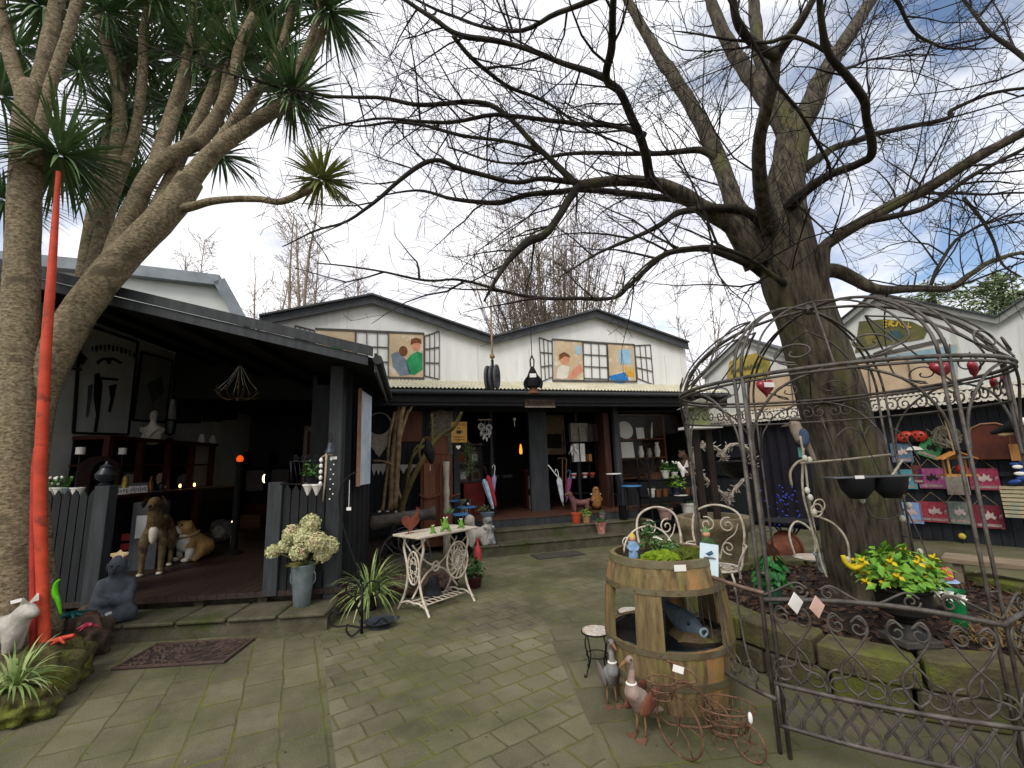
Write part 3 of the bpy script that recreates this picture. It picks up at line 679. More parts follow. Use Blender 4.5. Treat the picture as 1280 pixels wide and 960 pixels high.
for li, lb in enumerate(limbs):
    pts = smoothpath([tuple(at(x, y, d)) for x, y, d, _ in lb], 5); rr = [r[0] * .88 for r in smoothpath([(tr(q[3], q[2], q[0]),) for q in lb], 5)]
    pts = [V(p) + V((noise.noise(V(p) * 3), noise.noise(V(p) * 3 + V((9, 0, 0))), noise.noise(V(p) * 3 + V((0, 9, 0))))) * .018 for p in pts]
    mb = W(bt); mb.tube(pts, [max(.003, r) for r in rr], 10 if lb[0][3] > 16 else 7, jit=.12, jf=6)
    mb.build('limb', BARKL if lb[0][3] < 34 else BARK, bt, smooth=180)
    body = pts[4:] if lb[0][3] > 30 else pts[1:]
    sprout(twigs, [V(p) for p in body], rr[0], rr[-1], 0, 5.4 if max(q[3] for q in lb) < 20 else 2.8, 1.2)
struct(twigs.build('twigs', TWIG, bt, smooth=180), 'stuff')

# ------------------------------------------------------------------ cabbage tree, left
PALM = mat('palm_bark', '#9a8c70', '#564a36', 30, .95, 1.0, 34, stretch=(1, 1, 1.7), third='#5c523e', tscale=3.5, tcut=.56)
BLADE = mat('sword_leaf', '#728c5a', '#3e5f38', 5, .5, spec=.5); BLADEY = mat('olive_sword_leaf', '#9a9c5c', '#68743c', 5, .5, spec=.4)
cb = V((-4.0, 3.9, .1))
ct = T('cabbage_palm', 'many-stemmed cabbage palm with rough tan trunks and sword leaves, at left', 'tree', cb)
stems = [
 [(20, 850, 3.85, 120), (14, 780, 3.85, 100), (18, 700, 3.85, 86), (20, 560, 3.85, 72), (24, 440, 3.87, 66), (28, 330, 3.9, 58), (32, 220, 3.9, 56), (36, 150, 3.9, 58), (46, 108, 3.9, 54)],
 [(38, 150, 3.9, 40), (29, 118, 3.9, 33), (16, 80, 3.9, 30), (4, 30, 3.9, 28), (-4, -15, 3.9, 26)],
 [(40, 150, 3.9, 42), (49, 112, 3.9, 36), (58, 70, 3.9, 32), (66, 30, 3.95, 30), (76, -15, 4.0, 28)],
 [(44, 205, 3.86, 26), (54, 150, 3.82, 24), (66, 100, 3.8, 22), (86, 40, 3.8, 21), (100, -15, 3.8, 20)],
 [(30, 800, 3.95, 110), (32, 700, 3.95, 80), (36, 590, 3.96, 58), (48, 500, 3.98, 60), (74, 436, 4.0, 62), (105, 382, 4.05, 60), (142, 334, 4.1, 56), (182, 292, 4.15, 52), (215, 258, 4.2, 48), (238, 225, 4.25, 44)],
 [(212, 262, 4.2, 46), (234, 230, 4.25, 41), (258, 200, 4.3, 34), (286, 175, 4.35, 30), (320, 152, 4.4, 27), (362, 122, 4.5, 22), (388, 70, 4.6, 18), (410, 25, 4.7, 14)],
 [(130, 360, 4.15, 46), (150, 300, 4.2, 40), (172, 248, 4.25, 36), (196, 208, 4.3, 34), (230, 186, 4.35, 30), (252, 172, 4.4, 28), (280, 128, 4.5, 24), (290, 75, 4.6, 22), (317, 12, 4.7, 18), (325, -15, 4.7, 17)],
 [(215, 262, 4.2, 26), (240, 258, 4.2, 18), (262, 252, 4.2, 15), (292, 249, 4.15, 13), (325, 249, 4.1, 12), (352, 252, 4.05, 12), (385, 238, 4.0, 14), (402, 228, 4.0, 10)],
 [(190, 218, 4.3, 26), (206, 178, 4.5, 24), (222, 130, 4.7, 22), (240, 90, 4.8, 20), (262, 50, 4.9, 18), (285, -15, 5.0, 16)],
 [(245, 186, 4.4, 26), (268, 150, 4.4, 24), (288, 110, 4.4, 22), (300, 60, 4.4, 22), (318, 20, 4.4, 18)],
 [(362, 122, 4.5, 16), (372, 85, 4.5, 15), (392, 40, 4.5, 13), (402, -10, 4.5, 12)],
 [(96, 420, 4.4, 40), (120, 330, 4.5, 30), (140, 230, 4.6, 26), (150, 130, 4.7, 24), (130, 40, 4.8, 22), (115, -15, 4.8, 20)],
 [(140, 250, 4.6, 22), (168, 170, 4.7, 20), (178, 100, 4.7, 20), (180, 40, 4.7, 18), (190, -10, 4.7, 16)],
]
stems += [[(150, 335, 4.3, 30), (178, 250, 4.5, 24), (205, 165, 4.6, 20), (232, 80, 4.7, 18), (246, -10, 4.8, 16)], [(186, 285, 4.25, 30), (222, 205, 4.5, 24), (262, 120, 4.6, 20), (285, 50, 4.7, 17), (300, -10, 4.8, 15)],
 [(215, 255, 4.3, 28), (250, 215, 4.5, 22), (300, 150, 4.6, 19), (335, 90, 4.7, 16), (350, 30, 4.8, 13)], [(100, 395, 4.3, 34), (112, 300, 4.6, 26), (135, 180, 4.8, 22), (160, 70, 5.0, 18), (170, -10, 5.1, 16)], [(258, 200, 4.3, 22), (300, 140, 4.4, 18), (345, 75, 4.5, 15), (365, 10, 4.6, 13)]]
for s in stems:
    pts = smoothpath([tuple(at(x, y, d)) for x, y, d, _ in s], 5); rr = [r[0] * (.86 if s[0][0] > 100 else .95) for r in smoothpath([(tr(q[3], q[2], q[0]),) for q in s], 5)]
    W(ct).tube(pts, rr, 16 if s[0][3] > 34 else 10, jit=.06, jf=5).build('trunk' if s[0][3] > 90 else 'branch', PALM, ct, smooth=180)
def rosette(px, py, d, n, L, m, axis=(0, 0, 1), droop=.5, w_=.035):
    c = at(px, py, d); mb = W(ct); ax = V(axis).normalized()
    for i in range(n):
        a = RND.uniform(0, 2 * pi); k = math.acos(RND.uniform(-.55, 1.0)); t = ax.orthogonal().normalized(); b = ax.cross(t)
        dr = ax * cos(k) + (t * cos(a) + b * sin(a)) * sin(k)
        mb.blade(c + dr * .03, dr, L * RND.uniform(.7, 1.1), w_ * RND.uniform(.75, 1.2), droop * RND.uniform(.4, 1.5) * (.4 + k / 2), 5)
    mb.build('leaf_rosette', m, ct)
for a in [(75, 195, 3.95, 110, .62, BLADE), (55, 10, 4.1, 70, .6, BLADE), (130, 15, 4.6, 80, .65, BLADE), (190, -5, 4.6, 80, .65, BLADE), (150, 150, 4.9, 90, .65, BLADE),
          (120, 215, 4.9, 80, .6, BLADE), (180, 75, 5.0, 80, .65, BLADE), (245, 70, 4.9, 90, .65, BLADE), (265, 25, 5.0, 70, .6, BLADE), (310, -10, 4.7, 80, .6, BLADE),
          (225, 140, 5.1, 70, .55, BLADE), (160, 235, 5.2, 60, .55, BLADE), (300, 75, 4.6, 80, .55, BLADE), (365, 118, 4.55, 90, .6, BLADE), (345, 70, 4.8, 70, .55, BLADE),
          (410, 15, 4.65, 90, .62, BLADE), (375, -10, 4.6, 70, .6, BLADE), (402, 226, 4.0, 70, .34, BLADEY), (275, 195, 4.9, 60, .5, BLADE), (0, 120, 4.3, 60, .6, BLADE), (5, 250, 4.6, 50, .6, BLADE), (100, 90, 5.1, 80, .65, BLADE), (210, 25, 5.2, 70, .65, BLADE), (335, 30, 5.1, 70, .6, BLADE), (190, 130, 5.3, 70, .6, BLADE), (145, 75, 5.4, 70, .6, BLADE), (20, 60, 4.6, 60, .6, BLADE), (265, 110, 5.3, 60, .55, BLADE)]:
    px, py, d, n, L_, m = a
    rosette(px, py, d, int(n * 2.1), L_ * 1.15, m, (RND.uniform(-.3, .5), RND.uniform(-.4, .2), .8), .6, .03)

TMIN[0] = .009
def bare_tree(name, label, base, stems_, H, spread, dens, Lb, group=None, col=TWIG, r0=.05, kink=.06, stop=1):
    t = T(name, label, 'tree', base, 0, group); tk = MB(); tw = MB()
    for i in range(stems_):
        a = RND.uniform(0, 2 * pi); k = RND.random() ** .6 * spread
        d = V((cos(a) * k, sin(a) * k, 1)).normalized(); h = H * RND.uniform(.75, 1)
        q = wander(V((cos(a) * k * .4, sin(a) * k * .4, 0)), d, h, 9, kink, .04)
        rr = r0 * RND.uniform(.7, 1.2)
        tk.tube(q, [rr * (1 - .88 * j / 9) for j in range(10)], 6)
        sprout(tw, q[2:], rr, .006, 0, dens, Lb, stop)
    tk.build('trunk', col, t, smooth=180); struct(tw.build('twigs', TWIG if col is TWIG else col, t, smooth=180), 'stuff')
    return t
BROWN = mat('brown_stem', '#857662', '#625646', 8, .9); PALEB = mat('pale_birch', '#a39484', '#7c6e60', 6, .85)
q = at(690, 430, 17)
bare_tree('bare_shrub_tree', 'dense upright thicket of bare brown stems behind the middle of the shop gables', (q.x, q.y, 0), 130, 12.2, .36, 1.3, 1.3, None, BROWN, .045, .04)
for x, d, H_, lab in ((372, 16, 13.2, 'slender bare birch behind the left end of the left gable'), (394, 17, 13.0, 'second slender bare birch, just right of its twin behind the left gable'),
                 (255, 17, 11.2, 'bare twiggy tree behind the white neighbour house'), (470, 19, 11.0, 'faint bare tree behind the peak of the left gable'), (320, 20, 11.5, 'hazy bare tree between the neighbour house and the birches')):
    q = at(x, 400, d); bare_tree('bare_tree', lab, (q.x, q.y, 0), 2 if d < 17.5 else 3, H_, .16, 5, 1.8, 'bare trees behind the roofs', PALEB, .12, .035)
q = at(880, 430, 17); bare_tree('bare_tree', 'pale bare tree behind the gap right of the shop', (q.x, q.y, 0), 5, 9.0, .4, 3, 1.2, 'bare trees behind the roofs', PALEB, .05, .06)
CON = mat('conifer_needles', '#8d9a72', '#62724c', 6, .8)
def conifer(label, px, d, H_, rad):
    q = at(px, 430, d); t = T('conifer', label, 'tree', (q.x, q.y, 0), 0, 'evergreens behind the side wing')
    MB().tube([(0, 0, 0), (.1, 0, H_)], [.25, .05], 8).build('trunk', BARKL, t, smooth=180); mb = MB(); br = MB()
    for i in range(90):
        z = H_ * RND.uniform(.35, 1); a = RND.uniform(0, 2 * pi); L_ = rad * (1.15 - z / H_ * .8) * RND.uniform(.6, 1.1)
        pth = wander(V((0, 0, z)), V((cos(a), sin(a), .12)), L_, 6, .1, -.06); br.tube(pth, [.03 * (1 - j / 7) for j in range(7)], 4)
        for j in range(1, 7):
            for k in range(9):
                c = pth[j] + V((RND.gauss(0, .16), RND.gauss(0, .16), RND.gauss(-.05, .1)))
                mb.leaf(c, (RND.gauss(0, 1), RND.gauss(0, 1), 1), RND.uniform(0, 6.3), RND.uniform(.14, .3), .06)
    br.build('branches', BARKL, t, smooth=180); mb.build('crown', CON, t)
conifer('shaggy evergreen behind the side wing roofs, right of the trunk', 1175, 13.5, 6.4, 2.6)
conifer('darker evergreen at the far right edge behind the side wing', 1262, 12.0, 6.2, 2.2)
# ------------------------------------------------------------------ cut-open wine barrel with a fairy garden
STAVE = mat('barrel_oak', '#87754f', '#54452e', 5, .85, .5, 40, stretch=(5, 5, .5), moss=.42, mscale=3.5, mosscol='#74742e', third='#9a7448', tscale=1.5)
HOOP = mat('barrel_hoop', '#6f6a52', '#5a4a34', 8, .7, .3, 50, metal=.3, moss=.4, mosscol='#666a3a')
bc = V((1.0, 3.3, 0))
bl = T('wine_barrel', 'cut-open wine barrel holding a small pond below and a moss garden on top', 'barrel', bc)
bl.scale = (1.05, 1.05, .935)
def ringshell(r0, r1, z0, z1, th, nst=26):
    mb = MB(); n = nst * 4
    def prof(z): t = (z - .47) / .5; return .395 - .065 * t * t
    zs = [z0 + (z1 - z0) * i / 5 for i in range(6)]; vs = []; fs = []
    for inner in (0, 1):
        for z in zs:
            for j in range(n):
                a = 2 * pi * j / n; r = prof(z) - (th if inner else (.0035 if j % 4 == 0 else 0)); vs.append((r * cos(a), r * sin(a), z))
    for i in range(5):
        for j in range(n):
            k = (j + 1) % n
            fs.append((i * n + j, i * n + k, (i + 1) * n + k, (i + 1) * n + j)); o = 6 * n
            fs.append((o + i * n + k, o + i * n + j, o + (i + 1) * n + j, o + (i + 1) * n + k))
    for j in range(n):
        k = (j + 1) % n; fs.append((5 * n + j, 5 * n + k, 11 * n + k, 11 * n + j)); fs.append((k, j, 6 * n + j, 6 * n + k))
    return mb.add(vs, fs), prof
mb, prof = ringshell(0, 0, 0, .43, .03); mb.build('lower_cask', STAVE, bl, smooth=30)
mb, _ = ringshell(0, 0, .77, .97, .03); mb.build('upper_cask', STAVE, bl, smooth=30)
for a0 in (-122, -178, 63, -38, 24):
    mb = MB(); a = radians(a0); hw = .082; vs = []; fs = []
    for i in range(7):
        z = .4 + .4 * i / 6
        for th in (0, .03):
            for s in (-1, 0, 1):
                b = a + s * hw / .39; r = prof(z) - th - .002; vs.append((r * cos(b), r * sin(b), z))
    for i in range(6):
        o = i * 6
        fs += [(o, o + 1, o + 7, o + 6), (o + 1, o + 2, o + 8, o + 7), (o + 4, o + 3, o + 9, o + 10), (o + 5, o + 4, o + 10, o + 11), (o + 3, o, o + 6, o + 9), (o + 2, o + 5, o + 11, o + 8)]
    fs += [(0, 3, 4, 1), (1, 4, 5, 2), (36, 37, 40, 39), (37, 38, 41, 40)]
    mb.add(vs, fs).build('stave', STAVE, bl, smooth=30)
for z0, z1 in ((.925, .972), (.765, .8), (.395, .432), (.2, .245), (.01, .05)):
    mb = MB(); n = 64; vs = []
    for r_, z in ((.004, z0), (.004, z1), (-.004, z1), (-.004, z0)):
        vs += [((prof(z) + r_) * cos(2 * pi * j / n), (prof(z) + r_) * sin(2 * pi * j / n), z) for j in range(n)]
    mb.add(vs, [(i * n + j, i * n + (j + 1) % n, ((i + 1) % 4) * n + (j + 1) % n, ((i + 1) % 4) * n + j) for i in range(4) for j in range(n)])
    for j in range(18 if z0 in (.765, .395) else 0):
        a = 2 * pi * j / 18 + .1; mb.ball(((prof(z0) + .004) * cos(a), (prof(z0) + .004) * sin(a), (z0 + z1) / 2), .006, 6, 4)
    mb.build('hoop', HOOP, bl, smooth=40)
mb = MB(); mb.lathe([(.32, .90), (.28, .925), (.0, .93)], 30); mb.build('soil_bed', SOIL, bl)
mb = MB(); mb.lathe([(.36, .425), (.352, .432), (.34, .40), (.3, .33), (.05, .31), (0, .31)], 40); mb.build('pond_liner', mat('black_liner', '#0e0e10', None, 4, .15, spec=.6), bl, smooth=40)
mb = MB(); mb.lathe([(.335, .372), (0, .3725)], 40); mb.build('water', mat('dark_water', '#0a0c0c', None, 3, .04, .05, 14, spec=.6), bl)
MB().box(-.035, .035, -.002, .002, -.02, .02).build('price_tag', CARD, bl).location = (0.0, -prof(.93) - .008, .935)
# contents: each its own thing
R_ = lambda x, y, z: bc + V((x * 1.05, y * 1.05, z * .935))
mb = MB(); mb.ball((0, 0, 0), (.2, .14, .1), 18, 10, .35, 6)
tag(mb.build('flat_rock', mat('brown_wet_rock', '#5a4a30', '#3a3020', 6, .55, .6, 30, moss=.4, mscale=5, mosscol='#5c5a24'), smooth=60), 'brown mossy rock lying in the barrel pond under the grey fish', 'rock', None, R_(.14, -.12, .38))
mb = MB()
for i in range(60):
    a = RND.uniform(-.3, 1.6); r = RND.uniform(.2, .31); mb.ball((r * cos(a), r * sin(a), .375 + RND.random() * .015), RND.uniform(.009, .02), 6, 4)
for i in range(16):
    a = RND.uniform(3.6, 4.2); r = RND.uniform(.22, .3); mb.ball((r * cos(a), r * sin(a), .372), RND.uniform(.009, .018), 6, 4)
o = mb.build('pebbles', mat('pale_pebbles', '#8a857c', '#55504a', 30, .6), None, smooth=60); o.location = R_(0, 0, 0); o.scale = bl.scale; struct(o, 'stuff'); o['label'] = 'pale pebbles around the rim of the barrel pond'; o['category'] = 'pebbles'
fs_ = T('fish_statue', 'grey stone fish figure with open round mouth lying on the barrel pond rock', 'statue', R_(.09, -.08, .50), radians(-68))
fs_.scale = (.82, .9, .9)
GST = mat('blue_grey_stone', '#56636b', '#3f4a52', 10, .6, .3, 60)
creature('body', {'a': (-.19, 0, .06, (.03, .05)), 'b': (-.12, 0, .03, (.055, .07)), 'c': (-.02, 0, .01, (.072, .088)), 'd': (.08, 0, -.01, (.066, .078)), 'e': (.15, 0, -.015, (.04, .045))},
         [('a', 'b'), ('b', 'c'), ('c', 'd'), ('d', 'e')], GST, fs_, 2)
MB().tube([(.2 + .004 * sin(a * 2), .032 * cos(a), -.015 + .026 * sin(a)) for a in [2 * pi * i / 14 for i in range(14)]], .011, 6, close=True).build('mouth', mat('pale_grey_lip', '#7d8d94', '#6a7980', 10, .6), fs_, smooth=180)
for s in (-1, 1):
    MB().ball((.11, .058 * s, .03), .012, 8, 6).build('eye', mat('dark_eye', '#14181a', None, 5, .3), fs_, smooth=180)
    MB().prism([(.02, .05 * s, -.04), (-.03, .11 * s, -.09), (-.05, .1 * s, -.1), (-.03, .05 * s, -.05)], (0, .012 * s, 0)).build('fin', GST, fs_)
MB().prism([(-.16, -.006, .06), (-.25, -.006, .16), (-.28, -.006, .08), (-.24, -.006, .0)], (0, .012, 0)).build('tail_fin', GST, fs_)
# moss cushions
MOSSY = mat('bright_moss', '#94a81e', '#5f7c14', 26, .95, .9, 120); MOSSD = mat('olive_moss', '#626c18', '#3f4c10', 26, .95, .9, 120)
def cushion(label, x, y, rx, ry, h, m):
    mb = MB(); mb.ball((0, 0, 0), (rx, ry, h), 28, 14, .35, 14)
    for i in range(700):
        a = RND.uniform(0, 6.28); k = RND.uniform(0, 1.4); d = V((sin(k) * cos(a), sin(k) * sin(a), cos(k)))
        mb.leaf((d.x * rx, d.y * ry, d.z * h), d + V((RND.gauss(0, .5), RND.gauss(0, .5), .3)), RND.uniform(0, 6), .014, .007)
    tag(mb.build('moss_cushion', m, None), label, 'moss', 'moss cushions on the barrel', R_(x, y, .945))
cushion('bright yellow-green moss cushion at the front of the barrel garden', -.06, -.17, .13, .1, .06, MOSSY)
cushion('longer olive moss cushion on the right of the barrel garden', .14, -.1, .16, .13, .055, MOSSD)
cushion('small dark moss pad under the gnome on the barrel', -.2, -.13, .06, .05, .03, MOSSD)
def gnome(label, loc, cloth, hat, skin, hh=.13, cat='figurine'):
    t = T('garden_figurine', label, cat, loc)
    creature('body', {'h': (0, 0, hh * .42, (hh * .17, hh * .15)), 'f': (0, 0, .005, (hh * .2, hh * .17)), 'c': (0, 0, hh * .6, hh * .14), 'l': (-hh * .2, -.01, hh * .45, hh * .06), 'l2': (-hh * .12, -hh * .16, hh * .36, hh * .05), 'r': (hh * .2, -.01, hh * .45, hh * .06), 'r2': (hh * .12, -hh * .16, hh * .36, hh * .05)},
             [('h', 'f'), ('h', 'c'), ('c', 'l'), ('l', 'l2'), ('c', 'r'), ('r', 'r2')], cloth, t, 0, 1)
    MB().ball((0, -.004, hh * .78), hh * .13, 10, 8).build('head', skin, t, smooth=180)
    MB().lathe([(hh * .14, hh * .84), (hh * .11, hh * .9), (hh * .04, hh * 1.0), (0, hh * 1.02)], 10).build('hat', hat, t, smooth=60)
    return t
SKIN = mat('painted_skin', '#c9946f', '#b88260', 8, .6)
gnome('small gnome in blue with a yellow hat on the left of the barrel rim', R_(-.22, -.15, .955), mat('gnome_blue', '#7c9ab8', '#5f7fa0', 9, .6), mat('gnome_yellow', '#b8a84a', '#94883a', 9, .6), SKIN, .17)
gnome('thin green pixie figurine at the right edge of the barrel garden', R_(.26, -.13, .94), mat('pixie_green', '#3f5c30', '#283c20', 9, .6), mat('pixie_cap', '#5c7c46', '#46603a', 9, .6), SKIN, .2)
def flower_plant(name, label, loc, n, r, h, leafm, petal=None, nf=0, cat='plant', ls=.035, group=None, fr=.016):
    t = T(name, label, cat, loc, 0, group); mb = MB(); st = MB()
    for i in range(n):
        a = RND.uniform(0, 6.28); q = r * sqrt(RND.random()); z = h * RND.uniform(.25, 1) * (1 - .4 * (q / r) ** 2)
        c = V((q * cos(a), q * sin(a), z)); mb.leaf(c, (RND.gauss(0, .6) + cos(a) * .5, RND.gauss(0, .6) + sin(a) * .5, 1), RND.uniform(0, 6.3), ls * RND.uniform(.7, 1.4), ls * .6)
        if i % 6 == 0: st.tube([(0, 0, 0), (c.x * .4, c.y * .4, c.z * .6), c], .002, 3, cap=False)
    mb.build('leaves', leafm, t); st.build('stems', mat('green_stem', '#4c5a26', None, 8, .7), t)
    if petal:
        fl = MB()
        for i in range(nf):
            a = RND.uniform(0, 6.28); q = r * sqrt(RND.random()); c = V((q * cos(a), q * sin(a), h * RND.uniform(.8, 1.1)))
            for k in range(6): fl.leaf(c, (cos(k * 1.05) * .5, sin(k * 1.05) * .5, 1), k * 1.05, fr, fr * .7)
            fl.ball(c + V((0, 0, .003)), fr * .3, 5, 4)
        fl.build('flowers', petal, t)
    return t
flower_plant('flowering_plant', 'low leafy plant with a few white flowers in the middle of the barrel garden', R_(.05, .02, .93), 150, .1, .12, LEAFG, mat('white_petal', '#e4e4dc', '#d0d0c4', 9, .6), 5, ls=.03)
flower_plant('flowering_plant', 'taller sprig with dark leaves at the back of the barrel garden', R_(-.02, .16, .93), 110, .06, .24, LEAFG, ls=.035)
MB()
ho = T('wire_hoop', 'white wire hoop arching over the back of the barrel garden', 'hoop', R_(-.03, .18, .93), radians(8))
MB().tube(arc((0, 0, 0), .19, 0, pi, 20, 0, 2, .95), .007, 6).build('arch', WHITEI, ho, smooth=180)
MB().tube([(q[0] - .16, .01, q[1] + .07) for q in spiral(0, 0, .045, 1.3, 0, 1)], .004, 5).build('scroll', WHITEI, ho, smooth=180)

# mosaic topped stools
def stool(label, loc):
    t = T('plant_stool', label, 'stool', loc, 0, 'mosaic stools by the barrel')
    MB().lathe([(0, .28), (.1, .28), (.104, .288), (.1, .3), (0, .301)], 28).build('mosaic_top', mat('mosaic_tiles', '#d8d4c6', '#a8988a', 40, .35, .2, 60, third='#b07a62', tscale=14, tcut=.6), t, smooth=40)
    MB().tube([(.105 * cos(a), .105 * sin(a), .288) for a in [2 * pi * i / 24 for i in range(24)]], .006, 6, close=True).build('rim', BLACKI, t, smooth=180)
    for k in range(4):
        a = k * pi / 2 + .5
        p = [(r * cos(a), r * sin(a), z) for r, z in ((.09, .28), (.105, .22), (.085, .14), (.08, .09), (.1, .03), (.115, .004), (.125, .012), (.12, .022))]
        MB().tube(smoothpath(p, 4), .005, 5).build('leg', BLACKI, t, smooth=180)
    MB().tube([(.08 * cos(a), .08 * sin(a), .13) for a in [2 * pi * i / 20 for i in range(20)]], .004, 5, close=True).build('ring', BLACKI, t, smooth=180)
    return t
s1 = stool('small round stool with pale mosaic top and black wire legs, left of the barrel', gz(748, 842))
dup(s1, gz(792, 812), .4, 'pale mosaic stool glimpsed behind the barrel between its staves')

# geese
def goose(label, loc, rz, body_c, wing_c, neck_c, h, lean=0.0):
    t = T('goose_figure', label, 'garden ornament', loc, rz); k = h / .42
    S = lambda *a: tuple(x * k if not isinstance(x, tuple) else tuple(y * k for y in x) for x in a)
    creature('body', {'b': S(0, 0, .17, (.05, .06)), 't': S(-.1, 0, .11, (.03, .026)), 'tt': S(-.17, 0, .075, (.014, .01)), 'c': S(.05, 0, .22, (.04, .048)), 'n1': S(.055, 0, .28, .021), 'n2': S(.04, 0, .34, .016), 'h': S(.055, 0, .385, (.022, .022)), 'h2': S(.085, 0, .385, .013)},
             [('b', 't'), ('t', 'tt'), ('b', 'c'), ('c', 'n1'), ('n1', 'n2'), ('n2', 'h'), ('h', 'h2')], body_c, t)
    bk = mat('goose_beak', '#8c6a44', '#6e5034', 9, .6)
    MB().tube([S(.09, 0, .385), S(.115, 0, .378), S(.14, 0, .368)], [.012 * k, .009 * k, .003 * k], 8).build('beak', bk, t, smooth=180)
    for s in (-1, 1):
        mb = MB(); mb.ball(S(-.03, .052 * s, .175), S(.1, .012, .045)[0:3], 14, 8, rot=(0, .4, 0)); mb.build('wing', wing_c, t, smooth=180)
        MB().ball(S(.066, .02 * s, .392), .005 * k, 6, 5).build('eye', mat('dark_eye', '#14181a', None, 5, .3), t, smooth=180)
        MB().tube([S(.0, .025 * s, .13), S(.0, .028 * s, .06), S(.01, .03 * s, .012)], .006 * k, 6).build('leg', bk, t, smooth=180)
        MB().prism([S(-.01, .03 * s, .0), S(.06, .005 * s, .0), S(.065, .03 * s, 0), S(.055, .065 * s, 0)], (0, 0, .008)).build('foot', mat('rust_foot', '#7a5844', '#5c4232', 9, .7), t)
    MB().tube([S(.055 + .024 * cos(a), .024 * sin(a), .27) for a in [2 * pi * i / 14 for i in range(14)]], .007 * k, 5, close=True).build('neck_ribbon', CARD, t, smooth=180)
    return t
GWH = mat('worn_white', '#b9b8b0', '#8c8a82', 8, .7, .3, 50)
goose('slim grey-bodied goose ornament with a brown neck, standing behind the white-necked goose', gz(765, 880), radians(-80), mat('goose_grey', '#8d9294', '#6a5a4c', 7, .7, .3, 50), mat('goose_grey_wing', '#6c655e', '#4c443e', 7, .7), None, .42)
goose('white-necked goose ornament with rusty wings, beak raised left, beside the rusty tricycle', gz(803, 920), radians(215), mat('goose_mottled', '#a8988c', '#6e4e42', 6, .8, .3, 60), mat('goose_rust_wing', '#7a4a38', '#55342a', 9, .8, .3, 60), None, .45)

# rusty wire tricycle planter
tc_ = T('tricycle_planter', 'rusty wire tricycle planter with front basket and price tag, before the barrel', 'planter', gz(852, 946), radians(-14))
def wheel(par, name, c, r, dirv, ns=6, m=RUST, th=.006):
    d = V(dirv).normalized(); zv = V((0, 0, 1));
    ring = [V(c) + d * (r * cos(a)) + zv * (r * sin(a)) for a in [2 * pi * i / 28 for i in range(28)]]
    o = MB().tube(ring, th, 6, close=True).build(name, m, par, smooth=180); sp_ = MB()
    for k in range(ns):
        a = pi * 2 * k / ns; sp_.tube([V(c), V(c) + d * (r * .5 * cos(a + .25)) + zv * (r * .5 * sin(a + .25)), V(c) + d * (r * cos(a)) + zv * (r * sin(a))], th * .6, 5)
    sp_.build('spokes', m, o, smooth=180); return o
wheel(tc_, 'front_wheel', (0, 0, .145), .145, (.72, -.69, 0), 6)
wheel(tc_, 'rear_wheel', (.34, .02, .09), .085, (.75, -.66, 0), 6)
wheel(tc_, 'rear_wheel', (.22, .22, .09), .085, (.75, -.66, 0), 6)
mb = MB(); mb.tube(smoothpath([(0, 0, .145), (0, .01, .3), (-.01, .02, .43), (-.03, .02, .455)], 4), .007, 6); mb.tube(smoothpath([(.0, .01, .32), (.06, .03, .335), (.13, .06, .29), (.19, .09, .2), (.2, .1, .12)], 4), .006, 6)
mb.tube(smoothpath([(0, 0, .15), (.1, .03, .13), (.2, .09, .12), (.28, .12, .09)], 4), .006, 6); mb.build('frame', RUST, tc_, smooth=180)
MB().tube(smoothpath([(-.03, .02, .45), (.02, -.02, .455), (.09, -.03, .42), (.11, -.02, .38), (.07, -.02, .365)], 4), .006, 6).build('handlebar', RUST, tc_, smooth=180)
mb = MB()
for r, z in ((.075, .37), (.05, .285), (.062, .33)):
    mb.tube([(-.07 + r * cos(a), -.02 + r * .8 * sin(a), z) for a in [2 * pi * i / 22 for i in range(22)]], .0045, 5, close=True)
for k in range(9):
    a = 2 * pi * k / 9; mb.tube([(-.07 + .075 * cos(a), -.02 + .06 * sin(a), .37), (-.07 + .05 * cos(a), -.02 + .04 * sin(a), .285)], .0025, 4)
for k in range(5): mb.tube([(-.12 + .02 * k, -.055, .285), (-.12 + .02 * k, .02, .285)], .003, 4)
mb.build('front_basket', RUST, tc_, smooth=180)
mb = MB()
bx = lambda a, r, z: (.26 + r * 1.35 * cos(a), .12 + r * sin(a), z)
for r, z in ((.11, .21), (.09, .15), (.07, .1)): mb.tube([bx(2 * pi * i / 24, r, z) for i in range(24)], .0045, 5, close=True)
for k in range(16): mb.tube([bx(2 * pi * k / 16, .11, .21), bx(2 * pi * k / 16, .09, .15), bx(2 * pi * k / 16, .07, .1)], .003, 4)
mb.tube([(x + .2, -.01, z + .09) for x, z in spiral(0, 0, .05, 1.4, .4, 1)], .004, 5)
mb.build('rear_basket', RUST, tc_, smooth=180)
mb = MB(); mb.tube(smoothpath([(.0, .02, .345), (.05, .03, .35), (.09, .04, .33)], 3), .009, 6); mb.build('saddle', RUST, tc_, smooth=180)
MB().obox((.02, -.045, .44), (.055, .002, .035), (0, .25, 0)).build('price_tag', CARD, tc_)
MB().ball((.36, .03, .2), (.012, .012, .03), 8, 6).build('white_bead', CARD, tc_, smooth=180)

